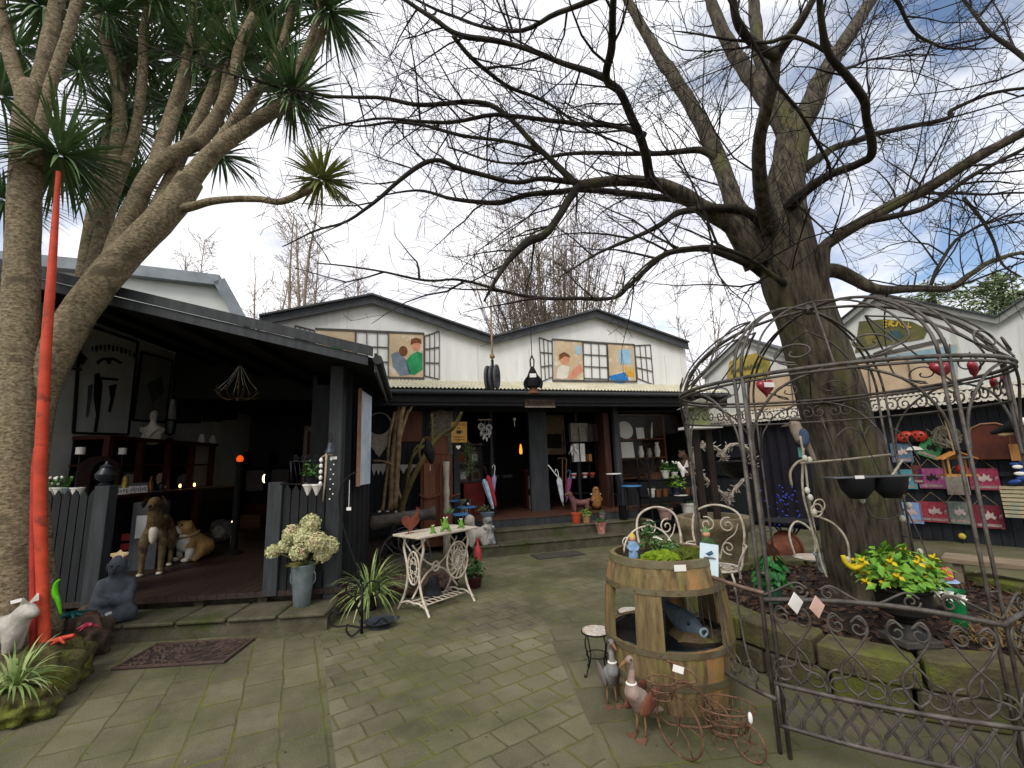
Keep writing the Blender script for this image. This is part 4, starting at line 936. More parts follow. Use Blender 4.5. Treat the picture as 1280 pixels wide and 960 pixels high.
# ------------------------------------------------------------------ treadle sewing table
stp = (gz(499, 762) + gz(592, 752)) / 2
sw = T('sewing_table', 'white wrought-iron treadle sewing table with a pale board top', 'table', stp, radians(50))
MB().box(-.44, .44, -.235, .235, .79, .815).build('table_top', mat('pale_table_board', '#c9bfae', '#ab9f8c', 4, .6, .15, 50, stretch=(.5, 4, 4)), sw, bevel=.005)
def end_frame(x):
    mb = MB()
    for s in (-1, 1):
        mb.tube(smoothpath([(x, .14 * s, .78), (x, .17 * s, .66), (x, .115 * s, .5), (x, .1 * s, .36), (x, .15 * s, .18), (x, .25 * s, .03), (x, .27 * s, .005)], 4), .014, 6)
        mb.tube(smoothpath([(x, .2 * s, .78), (x, .13 * s, .7), (x, .05 * s, .63)], 4), .009, 6)
        mb.tube(smoothpath([(x, .25 * s, .06), (x, .1 * s, .11), (x, 0, .1)], 4), .01, 6)
    mb.tube([(x, .095 * cos(a), .46 + .17 * sin(a)) for a in [2 * pi * i / 28 for i in range(28)]], .011, 6, close=True)
    mb.tube([(x, .055 * cos(a), .46 + .11 * sin(a)) for a in [2 * pi * i / 22 for i in range(22)]], .007, 5, close=True)
    for s in (-1, 1):
        for c in (.41, .51): mb.tube([(x, s * .028 + q[0] * s, c + q[1]) for q in spiral(0, 0, .026, 1.2, 0, 1)], .005, 5)
    for k in range(10):
        a = 2 * pi * k / 10; mb.tube([(x, .055 * cos(a), .46 + .11 * sin(a)), (x, .095 * cos(a), .46 + .17 * sin(a))], .005, 5)
    mb.tube([(x, -.2, .78), (x, .2, .78)], .012, 6)
    mb.build('end_frame', WHITEI, sw, smooth=180)
end_frame(-.33); end_frame(.33)
mb = MB()
for s in (-1, 1): mb.tube(smoothpath([(-.33 * s, .02, .7), (-.15 * s, .02, .5), (0, .02, .42), (.15 * s, .02, .35), (.33 * s, .02, .14)], 4), .011, 6)
mb.tube([(.05 * cos(a), .02, .42 + .05 * sin(a)) for a in [2 * pi * i / 18 for i in range(18)]], .012, 6, close=True)
mb.build('cross_brace', WHITEI, sw, smooth=180)
mb = MB(); mb.tube([(.2 + .16 * cos(a), -.13, .47 + .2 * sin(a)) for a in [2 * pi * i / 30 for i in range(30)]], .011, 6, close=True)
for k in range(14):
    a = 2 * pi * k / 14; mb.tube(smoothpath([(.2, -.13, .47), (.2 + .08 * cos(a + .5), -.13, .47 + .1 * sin(a + .5)), (.2 + .16 * cos(a), -.13, .47 + .2 * sin(a))], 3), .005, 5)
mb.tube([(.2 + .085 * cos(a), -.13, .47 + .11 * sin(a)) for a in [2 * pi * i / 20 for i in range(20)]], .007, 5, close=True)
mb.build('drive_wheel', WHITEI, sw, smooth=180)
mb = MB()
for k in range(9): mb.tube([(-.28 + k * .07, -.12, .085), (-.28 + k * .07, .12, .085)], .006, 5)
for y in (-.12, 0, .12): mb.tube([(-.33, y, .085), (.33, y, .085)], .008, 5)
mb.build('treadle', WHITEI, sw, smooth=180)
tw_ = lambda x, y: Matrix.Translation(stp) @ Matrix.Rotation(radians(50), 4, 'Z') @ V((x, y, .815))
def on_table(px, py): return gz(px, py, .815)
ro = T('rooster_figure', 'rusty heart-shaped rooster ornament at the left end of the sewing table', 'garden ornament', on_table(513, 667), radians(20))
RSTF = mat('rust_sheet', '#7d3f2c', '#552a1e', 9, .8, .4, 60)
hp = lambda s, n=24: [(s * 16 * sin(t) ** 3 / 16, s * (13 * cos(t) - 5 * cos(2 * t) - 2 * cos(3 * t) - cos(4 * t)) / 16) for t in [2 * pi * i / n for i in range(n)]]
MB().prism([(x, -.012, z + .12) for x, z in hp(.1)], (0, .024, 0)).build('body', RSTF, ro, bevel=.006)
MB().tube(smoothpath([(.06, 0, .16), (.08, 0, .22), (.075, 0, .25)], 3), [.02] * 4 + [.015, .014, .012], 8).build('neck', RSTF, ro, smooth=180)
MB().prism([(.06, -.003, .25), (.07, -.003, .29), (.085, -.003, .26), (.095, -.003, .285), (.1, -.003, .25)], (0, .006, 0)).build('comb', RSTF, ro)
MB().tube([(-.02, 0, .04), (-.02, 0, .0)], .006, 5).tube([(-.06, -.03, .004), (.04, .03, .004)], .006, 5).build('stand', RSTF, ro)
FROG = mat('frog_green', '#6f9a34', '#4c7424', 14, .4)
def frog(label, loc, h, rz):
    t = T('frog_figurine', label, 'figurine', loc, rz, 'frogs on the sewing table')
    creature('body', {'b': (0, 0, h * .35, h * .2), 'h': (0, -h * .05, h * .72, h * .16), 'l': (-h * .25, -.01, h * .12, h * .1), 'lf': (-h * .3, -h * .3, h * .05, h * .05), 'r': (h * .25, -.01, h * .12, h * .1), 'rf': (h * .3, -h * .3, h * .05, h * .05), 'a': (-h * .22, -h * .1, h * .5, h * .05), 'a2': (-h * .3, -h * .2, h * .8, h * .04), 'c': (h * .2, -h * .12, h * .45, h * .05), 'c2': (h * .1, -h * .25, h * .25, h * .04)},
             [('b', 'h'), ('b', 'l'), ('l', 'lf'), ('b', 'r'), ('r', 'rf'), ('b', 'a'), ('a', 'a2'), ('b', 'c'), ('c', 'c2')], FROG, t, 0, 1)
    for s in (-1, 1): MB().ball((h * .1 * s, -h * .12, h * .88), h * .06, 8, 6).build('eye', CARD, t, smooth=180)
frog('small green frog sitting near the front edge of the sewing table', on_table(541, 667), .1, .4)
frog('tall green frog with a raised arm beside the cactus pot on the sewing table', on_table(557, 664), .17, .1)
frog('green frog alone at the far right corner of the sewing table', on_table(577, 660), .12, -.3)
cp = T('cactus_pot', 'spiky succulent in a brown pot at the back of the sewing table', 'pot plant', on_table(561, 655))
MB().lathe([(0, 0), (.045, 0), (.06, .1), (.065, .1), (.065, .12), (.05, .12), (0, .11)], 18).build('pot', mat('brown_pot', '#5c3428', '#42241c', 8, .6), cp, smooth=40)
mb = MB()
for i in range(26):
    a = RND.uniform(0, 6.28); k = RND.uniform(.1, 1.1); mb.blade((0, 0, .11), (sin(k) * cos(a), sin(k) * sin(a), cos(k)), RND.uniform(.08, .14), .03, .1, 4)
mb.build('rosette', mat('succulent_green', '#8fa87a', '#5f7c50', 12, .55), cp)
# rocks and pots below / behind the table
ROCK = mat('volcanic_rock', '#5e4c3e', '#372c24', 9, .95, 1.0, 30, moss=.4, mscale=3, mosscol='#54542c'); ROCKM = mat('moss_covered_rock', '#57512f', '#3f3c24', 9, .95, 1.0, 40, moss=.55, mscale=4, mosscol='#6f7628')
def rock(label, loc, r, m=ROCK, group='rocks around the garden beds'):
    mb = MB(); mb.ball((0, 0, r[2] * .55), r, 40, 26, .5, 2.6)
    o = mb.build('rock', m, None, smooth=180); return tag(o, label, 'rock', group, loc, RND.uniform(0, 6))
rock('brown rock just right of the spider plant', gz(503, 745), (.17, .15, .15)); rock('pitted rock under the left end of the sewing table', gz(535, 742), (.17, .16, .17))
rock('dark rock behind the legs of the sewing table', gz(555, 738), (.2, .15, .13)); rock('rock half hidden left of the spider plant', gz(428, 762), (.2, .15, .17))
dk = T('toad_statue', 'dark grey squat animal statue tucked under the sewing table', 'statue', gz(541, 752), .3)
creature('body', {'b': (0, 0, .1, (.1, .09)), 'h': (0, -.05, .22, .07), 'f': (0, .1, .07, .07), 'l': (-.07, -.1, .05, .04), 'r': (.07, -.1, .05, .04)}, [('b', 'h'), ('b', 'f'), ('b', 'l'), ('b', 'r')], mat('dark_grey_stone', '#2e3034', '#1f2124', 10, .7, .3, 60), dk)
for s in (-1, 1): MB().ball((.03 * s, -.11, .25), .012, 8, 6).build('eye', mat('dark_eye', '#14181a', None, 5, .3), dk, smooth=180)
def potted(name, label, loc, pot_m, r, h, n, lr, lh, leafm=LEAFG, petal=None, nf=0, ls=.04, group=None, cat='pot plant', fr=.016):
    t = T(name, label, cat, loc, 0, group)
    MB().lathe([(0, 0), (r * .72, 0), (r * .95, h * .85), (r * 1.06, h * .86), (r * 1.06, h), (r * .9, h), (r * .88, h * .9), (0, h * .9)], 18).build('pot', pot_m, t, smooth=40)
    mb = MB()
    for i in range(n):
        a = RND.uniform(0, 6.28); q = lr * sqrt(RND.random()); z = h * .9 + lh * RND.uniform(.1, 1) * (1 - .45 * (q / lr) ** 2)
        mb.leaf((q * cos(a), q * sin(a), z), (RND.gauss(0, .6) + cos(a) * .6, RND.gauss(0, .6) + sin(a) * .6, 1), RND.uniform(0, 6.3), ls * RND.uniform(.7, 1.4), ls * .6)
    mb.build('leaves', leafm, t)
    if petal:
        fl = MB()
        for i in range(nf):
            a = RND.uniform(0, 6.28); q = lr * .8 * sqrt(RND.random()); c = V((q * cos(a), q * sin(a), h * .9 + lh * RND.uniform(.8, 1.15)))
            for k in range(7): fl.leaf(c, (cos(k * .9) * .7, sin(k * .9) * .7, 1), k * .9, fr, fr * .8)
            fl.ball(c, fr * .45, 6, 5)
        fl.build('flowers', petal, t)
    return t
potted('pot_plant', 'leafy green plant in a dark red pot at the right foot of the sewing table', gz(593, 734), mat('maroon_pot', '#4c2226', '#341619', 6, .4), .11, .14, 120, .12, .26, LEAFG, ls=.07)
bt_ = T('bottle_ornament', 'pink-red bottle ornament on a stake beside the potted plant', 'garden ornament', gz(598, 728))
MB().lathe([(0, .26), (.05, .27), (.055, .34), (.045, .42), (.02, .48), (.016, .56), (.02, .57), (0, .575)], 14).build('bottle', mat('pink_bottle', '#c04a4a', '#a03438', 9, .25), bt_, smooth=60)
MB().tube([(0, 0, 0), (0, 0, .27)], .005, 5).build('stake', BLACKI, bt_)

# ------------------------------------------------------------------ bucket of hydrangeas
zs = .168
bk = T('flower_bucket', 'tall galvanised bucket of faded cream hydrangea heads on the step corner', 'bucket', gz(377, 757, zs))
MB().lathe([(0, 0), (.075, 0), (.08, .01), (.122, .4), (.128, .4), (.128, .412), (.118, .412), (.112, .39), (0, .36)], 28).build('pail', mat('galvanised_zinc', '#8c979a', '#6f7a7e', 9, .45, .15, 40, metal=.5), bk, smooth=40)
MB().tube([(.1, 0, .2), (.13, 0, .24), (.13, 0, .31), (.11, 0, .34)], .006, 5).tube([(-.1, 0, .2), (-.13, 0, .24), (-.13, 0, .31), (-.11, 0, .34)], .006, 5).build('handles', mat('galvanised_zinc', '#8c979a'), bk)
HYD = mat('hydrangea_petals', '#dcd8b0', '#a6aa6c', 30, .8, third='#b89a7c', tscale=12, tcut=.56)
heads = [(388, 655, .0, .115), (366, 668, -.04, .11), (396, 678, -.1, .125), (374, 690, -.09, .1), (411, 683, 0, .11), (341, 690, -.04, .075), (380, 672, -.06, .11), (357, 683, .03, .085), (403, 693, -.03, .09)]
b0 = gz(377, 757, zs); stm = MB()
for hx, hy, dy, r in heads:
    r *= .9
    c = at(hx, hy, b0.y + dy) - b0; mb = MB()
    for i in range(420):
        z = RND.uniform(-.75, 1); a = RND.uniform(0, 6.28); q = sqrt(1 - z * z); d = V((q * cos(a), q * sin(a), z))
        p = c + d * r * RND.uniform(.82, 1.02)
        for k in range(2): mb.leaf(p, d + V((RND.gauss(0, .35), RND.gauss(0, .35), RND.gauss(0, .35))), RND.uniform(0, 6.3), .026, .022)
    mb.ball(c, r * .78, 12, 8); mb.build('flower_head', HYD, bk)
    stm.tube(smoothpath([(0, 0, .34), (c.x * .4, c.y * .4, .4 + (c.z - .4) * .5), tuple(c)], 4), .005, 5)
stm.build('stems', mat('dry_stem', '#6a6a34', '#4c4c26', 8, .8), bk)
lf = MB()
for i in range(16):
    a = RND.uniform(0, 6.28); lf.blade((.05 * cos(a), .05 * sin(a), .4), (cos(a), sin(a), .5), .14, .06, .6, 4)
lf.build('leaves', mat('dry_leaf', '#7c7c40', '#5a5c2c', 9, .7), bk)

# black hook stand, spider plant, dish
hk = T('hook_stand', 'black wrought-iron hanging hook on a scrolled stand beside the spider plant', 'plant hook', gz(452, 792))
h0 = gz(452, 792)
def hq(px, py, dy=0): q = at(px, py, h0.y + dy) - h0; return tuple(q)
MB().tube(smoothpath([hq(453, 735), hq(447, 712), hq(436, 680), hq(427, 650), hq(424, 622), hq(428, 605), hq(438, 594), hq(446, 590)], 5), .009, 6).build('pole', BLACKI, hk, smooth=180)
mb = MB(); mb.tube([hq(437, 600), hq(436, 634)], .003, 4)
mb.obox(hq(436, 636), (.045, .002, .03)).build('hanging_tag', CARD, hk)
mb = MB(); mb.tube([hq(452, 792), hq(453, 730)], .014, 8)
mb.tube(smoothpath([hq(453, 740), hq(445, 727), hq(435, 728), hq(433, 740), hq(440, 745)], 4), .008, 6); mb.tube(smoothpath([hq(453, 740), hq(462, 727), hq(472, 728), hq(474, 740), hq(467, 745)], 4), .008, 6)
mb.tube(smoothpath([hq(451, 770), hq(444, 750), hq(446, 738)], 4), .008, 6); mb.build('scrolled_stem', BLACKI, hk, smooth=180)
mb = MB(); mb.tube(smoothpath([hq(452, 785), hq(436, 782), hq(418, 783), hq(411, 774), hq(416, 764), hq(424, 768)], 5), .009, 6)
mb.tube(smoothpath([hq(452, 785, -.1), hq(440, 795, -.12), hq(433, 788, -.12), hq(435, 780, -.1)], 4), .009, 6); mb.tube(smoothpath([hq(452, 785, .1), hq(468, 780, .1), hq(478, 772, .1), hq(484, 778, .1)], 4), .009, 6)
mb.build('scroll_feet', BLACKI, hk, smooth=180)
VAR = mat('variegated_leaf', '#b6bd84', '#5f7a38', 3, .6, stretch=(1, 1, 1)); VARG = mat('spider_leaf', '#8da060', '#57743a', 20, .55)
def spider(name, label, loc, n, L_, h, group='striped strap-leaf plants'):
    t = T(name, label, 'plant', loc, 0, group)
    for m, k in ((VAR, .55), (VARG, .45)):
        mb = MB()
        for i in range(int(n * k)):
            a = RND.uniform(0, 6.28); kk = RND.uniform(.1, 1.15)
            mb.blade((.04 * cos(a), .04 * sin(a), h), (sin(kk) * cos(a), sin(kk) * sin(a), cos(kk)), L_ * RND.uniform(.65, 1.15), .02, RND.uniform(1.2, 2.2), 8)
        mb.build('striped_leaves' if m is VAR else 'green_leaves', m, t)
    MB().ball((0, 0, h * .4), (.09, .09, h * .6), 10, 6).build('crown_base', SOIL, t)
    return t
spider('spider_plant', 'striped spider plant spilling over rocks behind the black hook stand', gz(462, 762), 150, .5, .16)
spider('spider_plant', 'striped strap-leaf plant at the far left edge below the statue', gz(14, 878, .1), 90, .3, .1)
ds = T('metal_dish', 'shallow blue-grey handled metal dish lying on the paving', 'dish', gz(474, 784), .2)
MB().lathe([(0, .02), (.1, .02), (.135, .055), (.145, .06), (.15, .066), (.143, .068), (.13, .058), (.1, .03), (0, .028)], 30).lathe([(.09, 0), (.1, 0), (.1, .022), (.09, .022)], 24).build('bowl', mat('pewter', '#4a5258', '#343a40', 9, .4, .2, 50, metal=.5), ds, smooth=50)
for s in (-1, 1): MB().tube(smoothpath([(.14 * s, -.04, .064), (.185 * s, -.03, .07), (.185 * s, .03, .07), (.14 * s, .04, .064)], 4), .007, 6).build('handle', mat('pewter', '#4a5258'), ds, smooth=180)
mb = MB()
for i in range(30): mb.leaf((RND.gauss(0, .05), RND.gauss(0, .05), .032), (RND.gauss(0, .3), RND.gauss(0, .3), 1), RND.uniform(0, 6), .03, .015)
struct(mb.build('leaf_scraps', SOIL, ds), 'stuff')
# door mat
dm = T('door_mat', 'dark brown fretted rubber door mat on the paving by the step', 'door mat', (gz(150, 837) + gz(310, 801)) / 2, radians(4))
MB().box(-.44, .44, -.26, .26, 0.002, .012).build('mat_base', mat('mat_brown', '#3a302c', '#2a2220', 12, .8), dm)
mb = MB()
for i in range(150):
    x, y = RND.uniform(-.4, .4), RND.uniform(-.22, .22); a = RND.uniform(.3, 1.1) * (1 if x > 0 else -1); l = .035
    mb.bar((x - l * cos(a), y - l * sin(a), .016 + i * .00002), (x + l * cos(a), y + l * sin(a), .016 + i * .00002), .012, .01)
mb.box(-.44, .44, -.26, -.24, .0121, .024).box(-.44, .44, .24, .26, .0121, .024).box(-.44, -.42, -.239, .239, .0121, .023).box(.42, .44, -.239, .239, .0121, .023)
mb.build('raised_pattern', mat('mat_ridge', '#5c4a42', '#44362f', 20, .8), dm)
q = gz(697, 694); dm2 = T('floor_mat', 'flat worn rectangular mat in front of the shop steps', 'mat', q, SH.a)
MB().box(-.42, .42, -.2, .2, .001, .012).build('slab', mat('grey_mat', '#45443a', '#35342c', 12, .9), dm2)
mb = MB()
for i in range(12): mb.box(-.38, .38, -.18 + i * .032, -.165 + i * .032, .0125, .017)
mb.build('ribs', mat('grey_mat_rib', '#56544a', None, 12, .9), dm2)
# ------------------------------------------------------------------ left foreground
def pole(label, pts, wpx, m, g):
    b = at(*pts[0]); t = T('orange_pole', label, 'pole', b, 0, g)
    rr = [r[0] for r in smoothpath([(tr(k, p[2], p[0]),) for p, k in zip(pts, wpx)], 4)]
    W(t).tube(smoothpath([tuple(at(*p)) for p in pts], 4), rr, 12).build('shaft', m, t, smooth=180); return t
ORG = mat('orange_red_paint', '#cf4a2e', '#a83a22', 5, .6, .3, 60, third='#8a3626', tscale=7, tcut=.56)
ORD = mat('deep_red_paint', '#b8382a', '#8c2820', 4, .5, .15, 60)
pole('long orange-red pole leaning up the palm trunk into the leaves', [(57, 830, 3.72), (52, 700, 3.72), (50, 600, 3.72), (58, 430, 3.72), (64, 350, 3.73), (73, 215, 3.75)], [17, 18, 19, 17, 15, 8], ORG, None)
pole('second, shorter orange pole standing close behind the long one', [(43, 812, 3.74), (42, 700, 3.75), (43, 600, 3.75), (46, 560, 3.75)], [13, 12, 11, 9], ORD, None)
for q_, r, lab, m in (((44, 872), (.26, .2, .2), 'large mossy boulder at the front left corner, below the strap-leaf plant', ROCKM), ((84, 848), (.15, .13, .17), 'yellow-green mossy rock at the foot of the orange pole', ROCKM),
                      ((102, 822), (.19, .16, .22), 'brown rock between the mossy rock and the step', ROCK), ((112, 800), (.18, .16, .2), 'dark reddish rock next to the seated stone figure', ROCK), ((20, 900), (.2, .16, .12), 'low rock at the bottom left edge', ROCKM)):
    rock(lab, gz(*q_), r, m, 'rocks under the palm')
mb = MB(); mb.ball((0, 0, 0), (.75, .6, .2), 24, 12, .2, 2); struct(tag(mb.build('garden_bed', SOIL, None, smooth=180), 'dark soil bed at the foot of the palm', 'soil', None, gz(10, 820)), 'stuff')
ps = T('pig_statue', 'weathered white animal statue with a price tag, cut by the left edge', 'statue', gz(6, 812, .32), radians(10))
ps.scale = (.8,) * 3
creature('body', {'b': (-.1, 0, .16, .12), 'c': (.06, 0, .22, .1), 'h': (.14, -.02, .33, .075), 's': (.22, -.04, .31, .045), 'l1': (.06, -.06, .0, .035), 'l2': (.06, .06, .0, .035), 'l3': (-.12, -.06, 0, .04), 'l4': (-.12, .06, 0, .04)},
         [('b', 'c'), ('c', 'h'), ('h', 's'), ('c', 'l1'), ('c', 'l2'), ('b', 'l3'), ('b', 'l4')], mat('weathered_white', '#c2bdb2', '#8c877c', 8, .8, .4, 50), ps)
for s in (-1, 1): MB().prism([(.1, .05 * s, .38), (.14, .08 * s, .46), (.17, .05 * s, .4)], (.012, 0, 0)).build('ear', mat('weathered_white', '#c2bdb2'), ps)
MB().obox((.08, -.06, .43), (.09, .004, .03), (0, -.2, 0)).build('price_tag', CARD, ps)
gl = T('glass_lizard', 'bright green glittering twisted ornament on the palm base', 'garden ornament', at(72, 765, 3.75))
l0 = at(72, 765, 3.75)
W(gl).tube(smoothpath([tuple(at(*p)) for p in [(76, 768, 3.75), (73, 752, 3.74), (69, 742, 3.73), (70, 730, 3.72), (75, 724, 3.72)]], 5), [.006 + .014 * sin(pi * i / 20) for i in range(21)], 8).build('body', mat('green_glass', '#5fbf1e', '#3c8a14', 9, .15, emit=0), gl, smooth=180)
for a, px, py, cA, cB, lab in ((0, 90, 772, '#1d5c58', '#123c3c', 'small teal glittering frog ornament on the rocks'), (1, 109, 786, '#a03848', '#702030', 'red glittering gecko ornament on the dark rock'), (2, 75, 804, '#c04a34', '#8c3020', 'orange-red gecko ornament at the foot of the pole')):
    g = T('gecko_ornament', lab, 'garden ornament', at(px, py, 3.85 - .1 * a), a, 'gecko ornaments on the rocks')
    creature('body', {'b': (0, 0, .03, .022), 'h': (0, -.07, .04, .018), 't': (0, .06, .025, .012), 't2': (.03, .12, .02, .005), 'a': (-.05, -.04, .01, .008), 'c': (.05, -.04, .01, .008), 'd': (-.05, .03, .01, .008), 'e': (.05, .03, .01, .008)},
             [('b', 'h'), ('b', 't'), ('t', 't2'), ('b', 'a'), ('b', 'c'), ('b', 'd'), ('b', 'e')], mat('glitter_%d' % a, cA, cB, 60, .2, .4, 90, metal=.4), g, 0, 1)
# seated stone figure on the step
bd = T('stone_monk_statue', 'dark grey seated monk statue with a starfish on its head on the step end', 'statue', gz(141, 776, .168), radians(24))
bd.scale = (.8, .85, 1.12)
DST = mat('dark_slate_stone', '#4c525a', '#31353b', 8, .65, .35, 50)
creature('body', {'hip': (0, .02, .1, (.17, .13)), 'ch': (0, 0, .27, (.135, .1)), 'nk': (0, -.01, .37, .075), 'hd': (0, -.03, .455, (.1, .098)), 'sl': (-.15, 0, .3, .06), 'el': (-.17, -.08, .18, .05), 'hl': (-.04, -.15, .18, .04),
                  'sr': (.15, 0, .3, .06), 'er': (.17, -.08, .18, .05), 'hr': (.04, -.15, .18, .04), 'kl': (-.2, -.1, .07, .07), 'fl': (-.02, -.19, .05, .05), 'kr': (.2, -.1, .07, .07), 'fr': (.04, -.2, .06, .05)},
         [('hip', 'ch'), ('ch', 'nk'), ('nk', 'hd'), ('ch', 'sl'), ('sl', 'el'), ('el', 'hl'), ('ch', 'sr'), ('sr', 'er'), ('er', 'hr'), ('hip', 'kl'), ('kl', 'fl'), ('hip', 'kr'), ('kr', 'fr')], DST, bd)
for s in (-1, 1):
    MB().ball((.036 * s, -.125, .47), (.018, .008, .007), 8, 6).build('eye', mat('slate_dark', '#1c1e22', None, 6, .6), bd, smooth=180)
    MB().ball((.102 * s, -.02, .45), (.014, .022, .04), 8, 6).build('ear', DST, bd, smooth=180)
MB().ball((0, -.13, .445), (.018, .022, .028), 8, 6).build('nose', DST, bd, smooth=180)
MB().ball((0, -.124, .41), (.03, .01, .007), 8, 6).build('mouth', mat('slate_dark', '#1c1e22'), bd, smooth=180)
MB().obox((.02, -.225, .1), (.06, .004, .025), (.2, -.2, 0)).build('price_tag', CARD, bd)
mb = MB()
pts = [(.1 * (1 if i % 2 == 0 else .5) * cos(pi / 2 + i * pi / 5), .1 * (1 if i % 2 == 0 else .5) * sin(pi / 2 + i * pi / 5)) for i in range(10)]
mb.prism([(x * .75, -.03 + y * .3, .6 + y * .4) for x, y in pts], (0, .0, .025))
sf = mb.build('starfish', mat('starfish_cream', '#dcc49a', '#c8a878', 9, .8), None); tag(sf, 'cream starfish resting on the monk statue head', 'starfish', None, gz(141, 776, .168), radians(24))

# ------------------------------------------------------------------ inside the shed
def upanel(t, name, px, u, m, d=.01):
    loc = [SD.w(u, *SD.pu(x, y, u)) for x, y in px]
    mb = W(t); return mb.prism(loc, tuple(SD.u * d)).build(name, m, t)
def wallpic(label, px, blobs, name='framed_poster', m=WHITEP):
    c = SD.w(-2.19, *SD.pu(*px[0], -2.19)); t = T(name, label, 'picture', c, SD.a, 'framed pictures in the shed')
    upanel(t, 'canvas', px, -2.185, m, .02)
    mb = W(t)
    L_ = [SD.w(-2.16, *SD.pu(x, y, -2.16)) for x, y in px]
    for i in range(4): mb.bar(L_[i], L_[(i + 1) % 4], .03, .03)
    mb.build('frame', BLACKP, t)
    for n, pp, mm in blobs: upanel(t, n, pp, -2.158, mm, .004)
    return t
PAP = mat('poster_paper', '#c4c6c4', '#aeb0ae', 2, .8)
DKP = mat('poster_black', '#17181c', None, 5, .8); GRP = mat('poster_grey', '#5c5e66', '#44464c', 6, .8)
arcletters = []
for i in range(11):
    t_ = i / 10; x = 114 + 52 * t_; y = 431 + (t_ - .3) ** 2 * 20
    arcletters.append(('lettering', [(x, y), (x + 2.6, y), (x + 2.6, y + 6 + 1.5 * (i % 2)), (x, y + 6 + 1.5 * (i % 2))], DKP if i % 3 else GRP))
wallpic('large framed black-and-white poster with a curved line of lettering on the shed wall', [(92, 541), (101, 404), (172, 428), (160, 543)],
        arcletters + [('painted_arch', [(120, 452), (128, 447), (142, 447), (153, 453), (150, 455), (141, 450), (129, 450), (122, 456)], DKP), ('painted_lamp', [(132, 448), (140, 448), (138, 455), (134, 455)], DKP),
         ('painted_walker', [(118, 468), (124, 466), (128, 480), (126, 500), (124, 520), (121, 540), (117, 540), (120, 518), (117, 498)], DKP), ('painted_awning', [(122, 471), (148, 473), (148, 476), (122, 474)], DKP),
         ('painted_tree', [(110, 482), (116, 480), (114, 500), (110, 522), (107, 520), (109, 500)], GRP), ('painted_figure', [(136, 482), (146, 480), (142, 500), (138, 516), (135, 514), (138, 498)], DKP)], m=PAP)
wallpic('second framed drawing, half hidden behind the white bust', [(166, 525), (177, 440), (216, 451), (207, 528)], [('painted_shape', [(184, 480), (202, 470), (205, 490), (190, 505)], GRP)], m=mat('dim_paper', '#8d8f8f', '#757778', 2, .8))
def solid(name, label, cat, mb, m, loc, rz=0, group=None, smooth=40, bevel=0): return tag(mb.build(name, m, None, smooth=smooth, bevel=bevel), label, cat, group, loc, rz)
for a, b, lab in (((222, 452), (250, 528), 'narrow dark framed print right of the half-hidden drawing on the shed wall'), ((254, 462), (276, 526), 'dim framed print in the middle of the shed side wall'), ((280, 470), (296, 524), 'small dim framed print furthest back on the shed side wall')):
    wallpic(lab, [(a[0], b[1]), a, (b[0], a[1] + 8), b], [('painted_shape', [(a[0] + 7, 480), (b[0] - 6, 482), (b[0] - 7, 512), (a[0] + 8, 510)], DKP)], m=mat('dark_print_paper', '#4a4a50', '#34343a', 3, .8))
# bar counter, hutch
ct_ = T('bar_counter', 'long dark counter with a mahogany edge along the shed side wall', 'counter', SD.w(-1.33, 1.35), SD.a)
MB().box(-.8, .02, 0, 3.6, 1.27, 1.31).build('top', REDWOOD, ct_, bevel=.004); MB().box(-.02, .03, .9, 3.6, 1.312, 1.318).build('pale_edge', mat('pale_edge', '#a8a49a', None, 5, .5), ct_)
MB().box(-.78, -.1, .25, 3.55, .29, 1.268).build('front', mat('dark_panel', '#1b1513', '#120e0d', 5, .6), ct_); [MB().box(-.1, 0, q, q + .1, .29, 1.268).build('pilaster', REDWOOD, ct_) for q in (.9, 2.2)]
hu = T('hutch_shelf', 'dark mahogany hutch with open compartments standing on the shed counter', 'cabinet', SD.w(-2.17, 1.95, 1.312), SD.a)
MB().box(0, .5, 0, 2.7, .77, .82).box(0, .44, 0, 2.7, .4, .425).build('shelf', REDWOOD, hu)
for k in range(5): MB().box(.4, .48, .02 + k * .64, .1 + k * .64, 0, .77).build('upright', REDWOOD, hu)
MB().box(0, .02, .02, 2.68, 0, .77).build('back_panel', BLACKP, hu)
def on_u(px, py, u): v, z = SD.pu(px, py, u); return SD.w(u, v, z)
# white bust
bw = SD.w(-1.85, SD.pu(190, 543, -1.85)[0], 2.134); bu = T('plaster_bust', 'white plaster bust of a draped figure on top of the hutch', 'statue', bw, SD.a + .3)
PLA = mat('plaster_white', '#cfc9b8', '#b0aa98', 6, .75, .2, 40)
creature('body', {'b': (0, 0, .03, (.15, .1)), 'c': (0, 0, .15, (.11, .08)), 'n': (0, 0, .29, .04), 'h': (0, -.01, .39, (.056, .066)), 't': (0, .01, .435, .052), 's': (-.13, 0, .16, .05), 's2': (.13, 0, .16, .05)}, [('b', 'c'), ('c', 'n'), ('n', 'h'), ('h', 't'), ('c', 's'), ('c', 's2')], PLA, bu)
MB().ball((0, -.085, .385), (.011, .02, .022), 8, 6).build('nose', PLA, bu, smooth=180)
mb = MB()
for k in range(5): mb.tube(smoothpath([(-.13 + k * .02, -.1, .2 - k * .03), (0, -.135, .1 - k * .015), (.13 - k * .02, -.1, .2 - k * .02)], 4), .011, 6)
mb.build('drapery', PLA, bu, smooth=180)
GLS = glass('clear_glass', '#dfe6e4')
solid('glass_vase', 'tall clear glass vase beside the plaster bust', 'vase', MB().lathe([(.06, 0), (.065, .01), (.02, .05), (.02, .08), (.07, .12), (.085, .34), (.11, .36), (.105, .36), (.08, .34), (.064, .125), (0, .1)], 18), GLS, SD.w(-1.8, SD.pu(212, 545, -1.8)[0], 2.134))
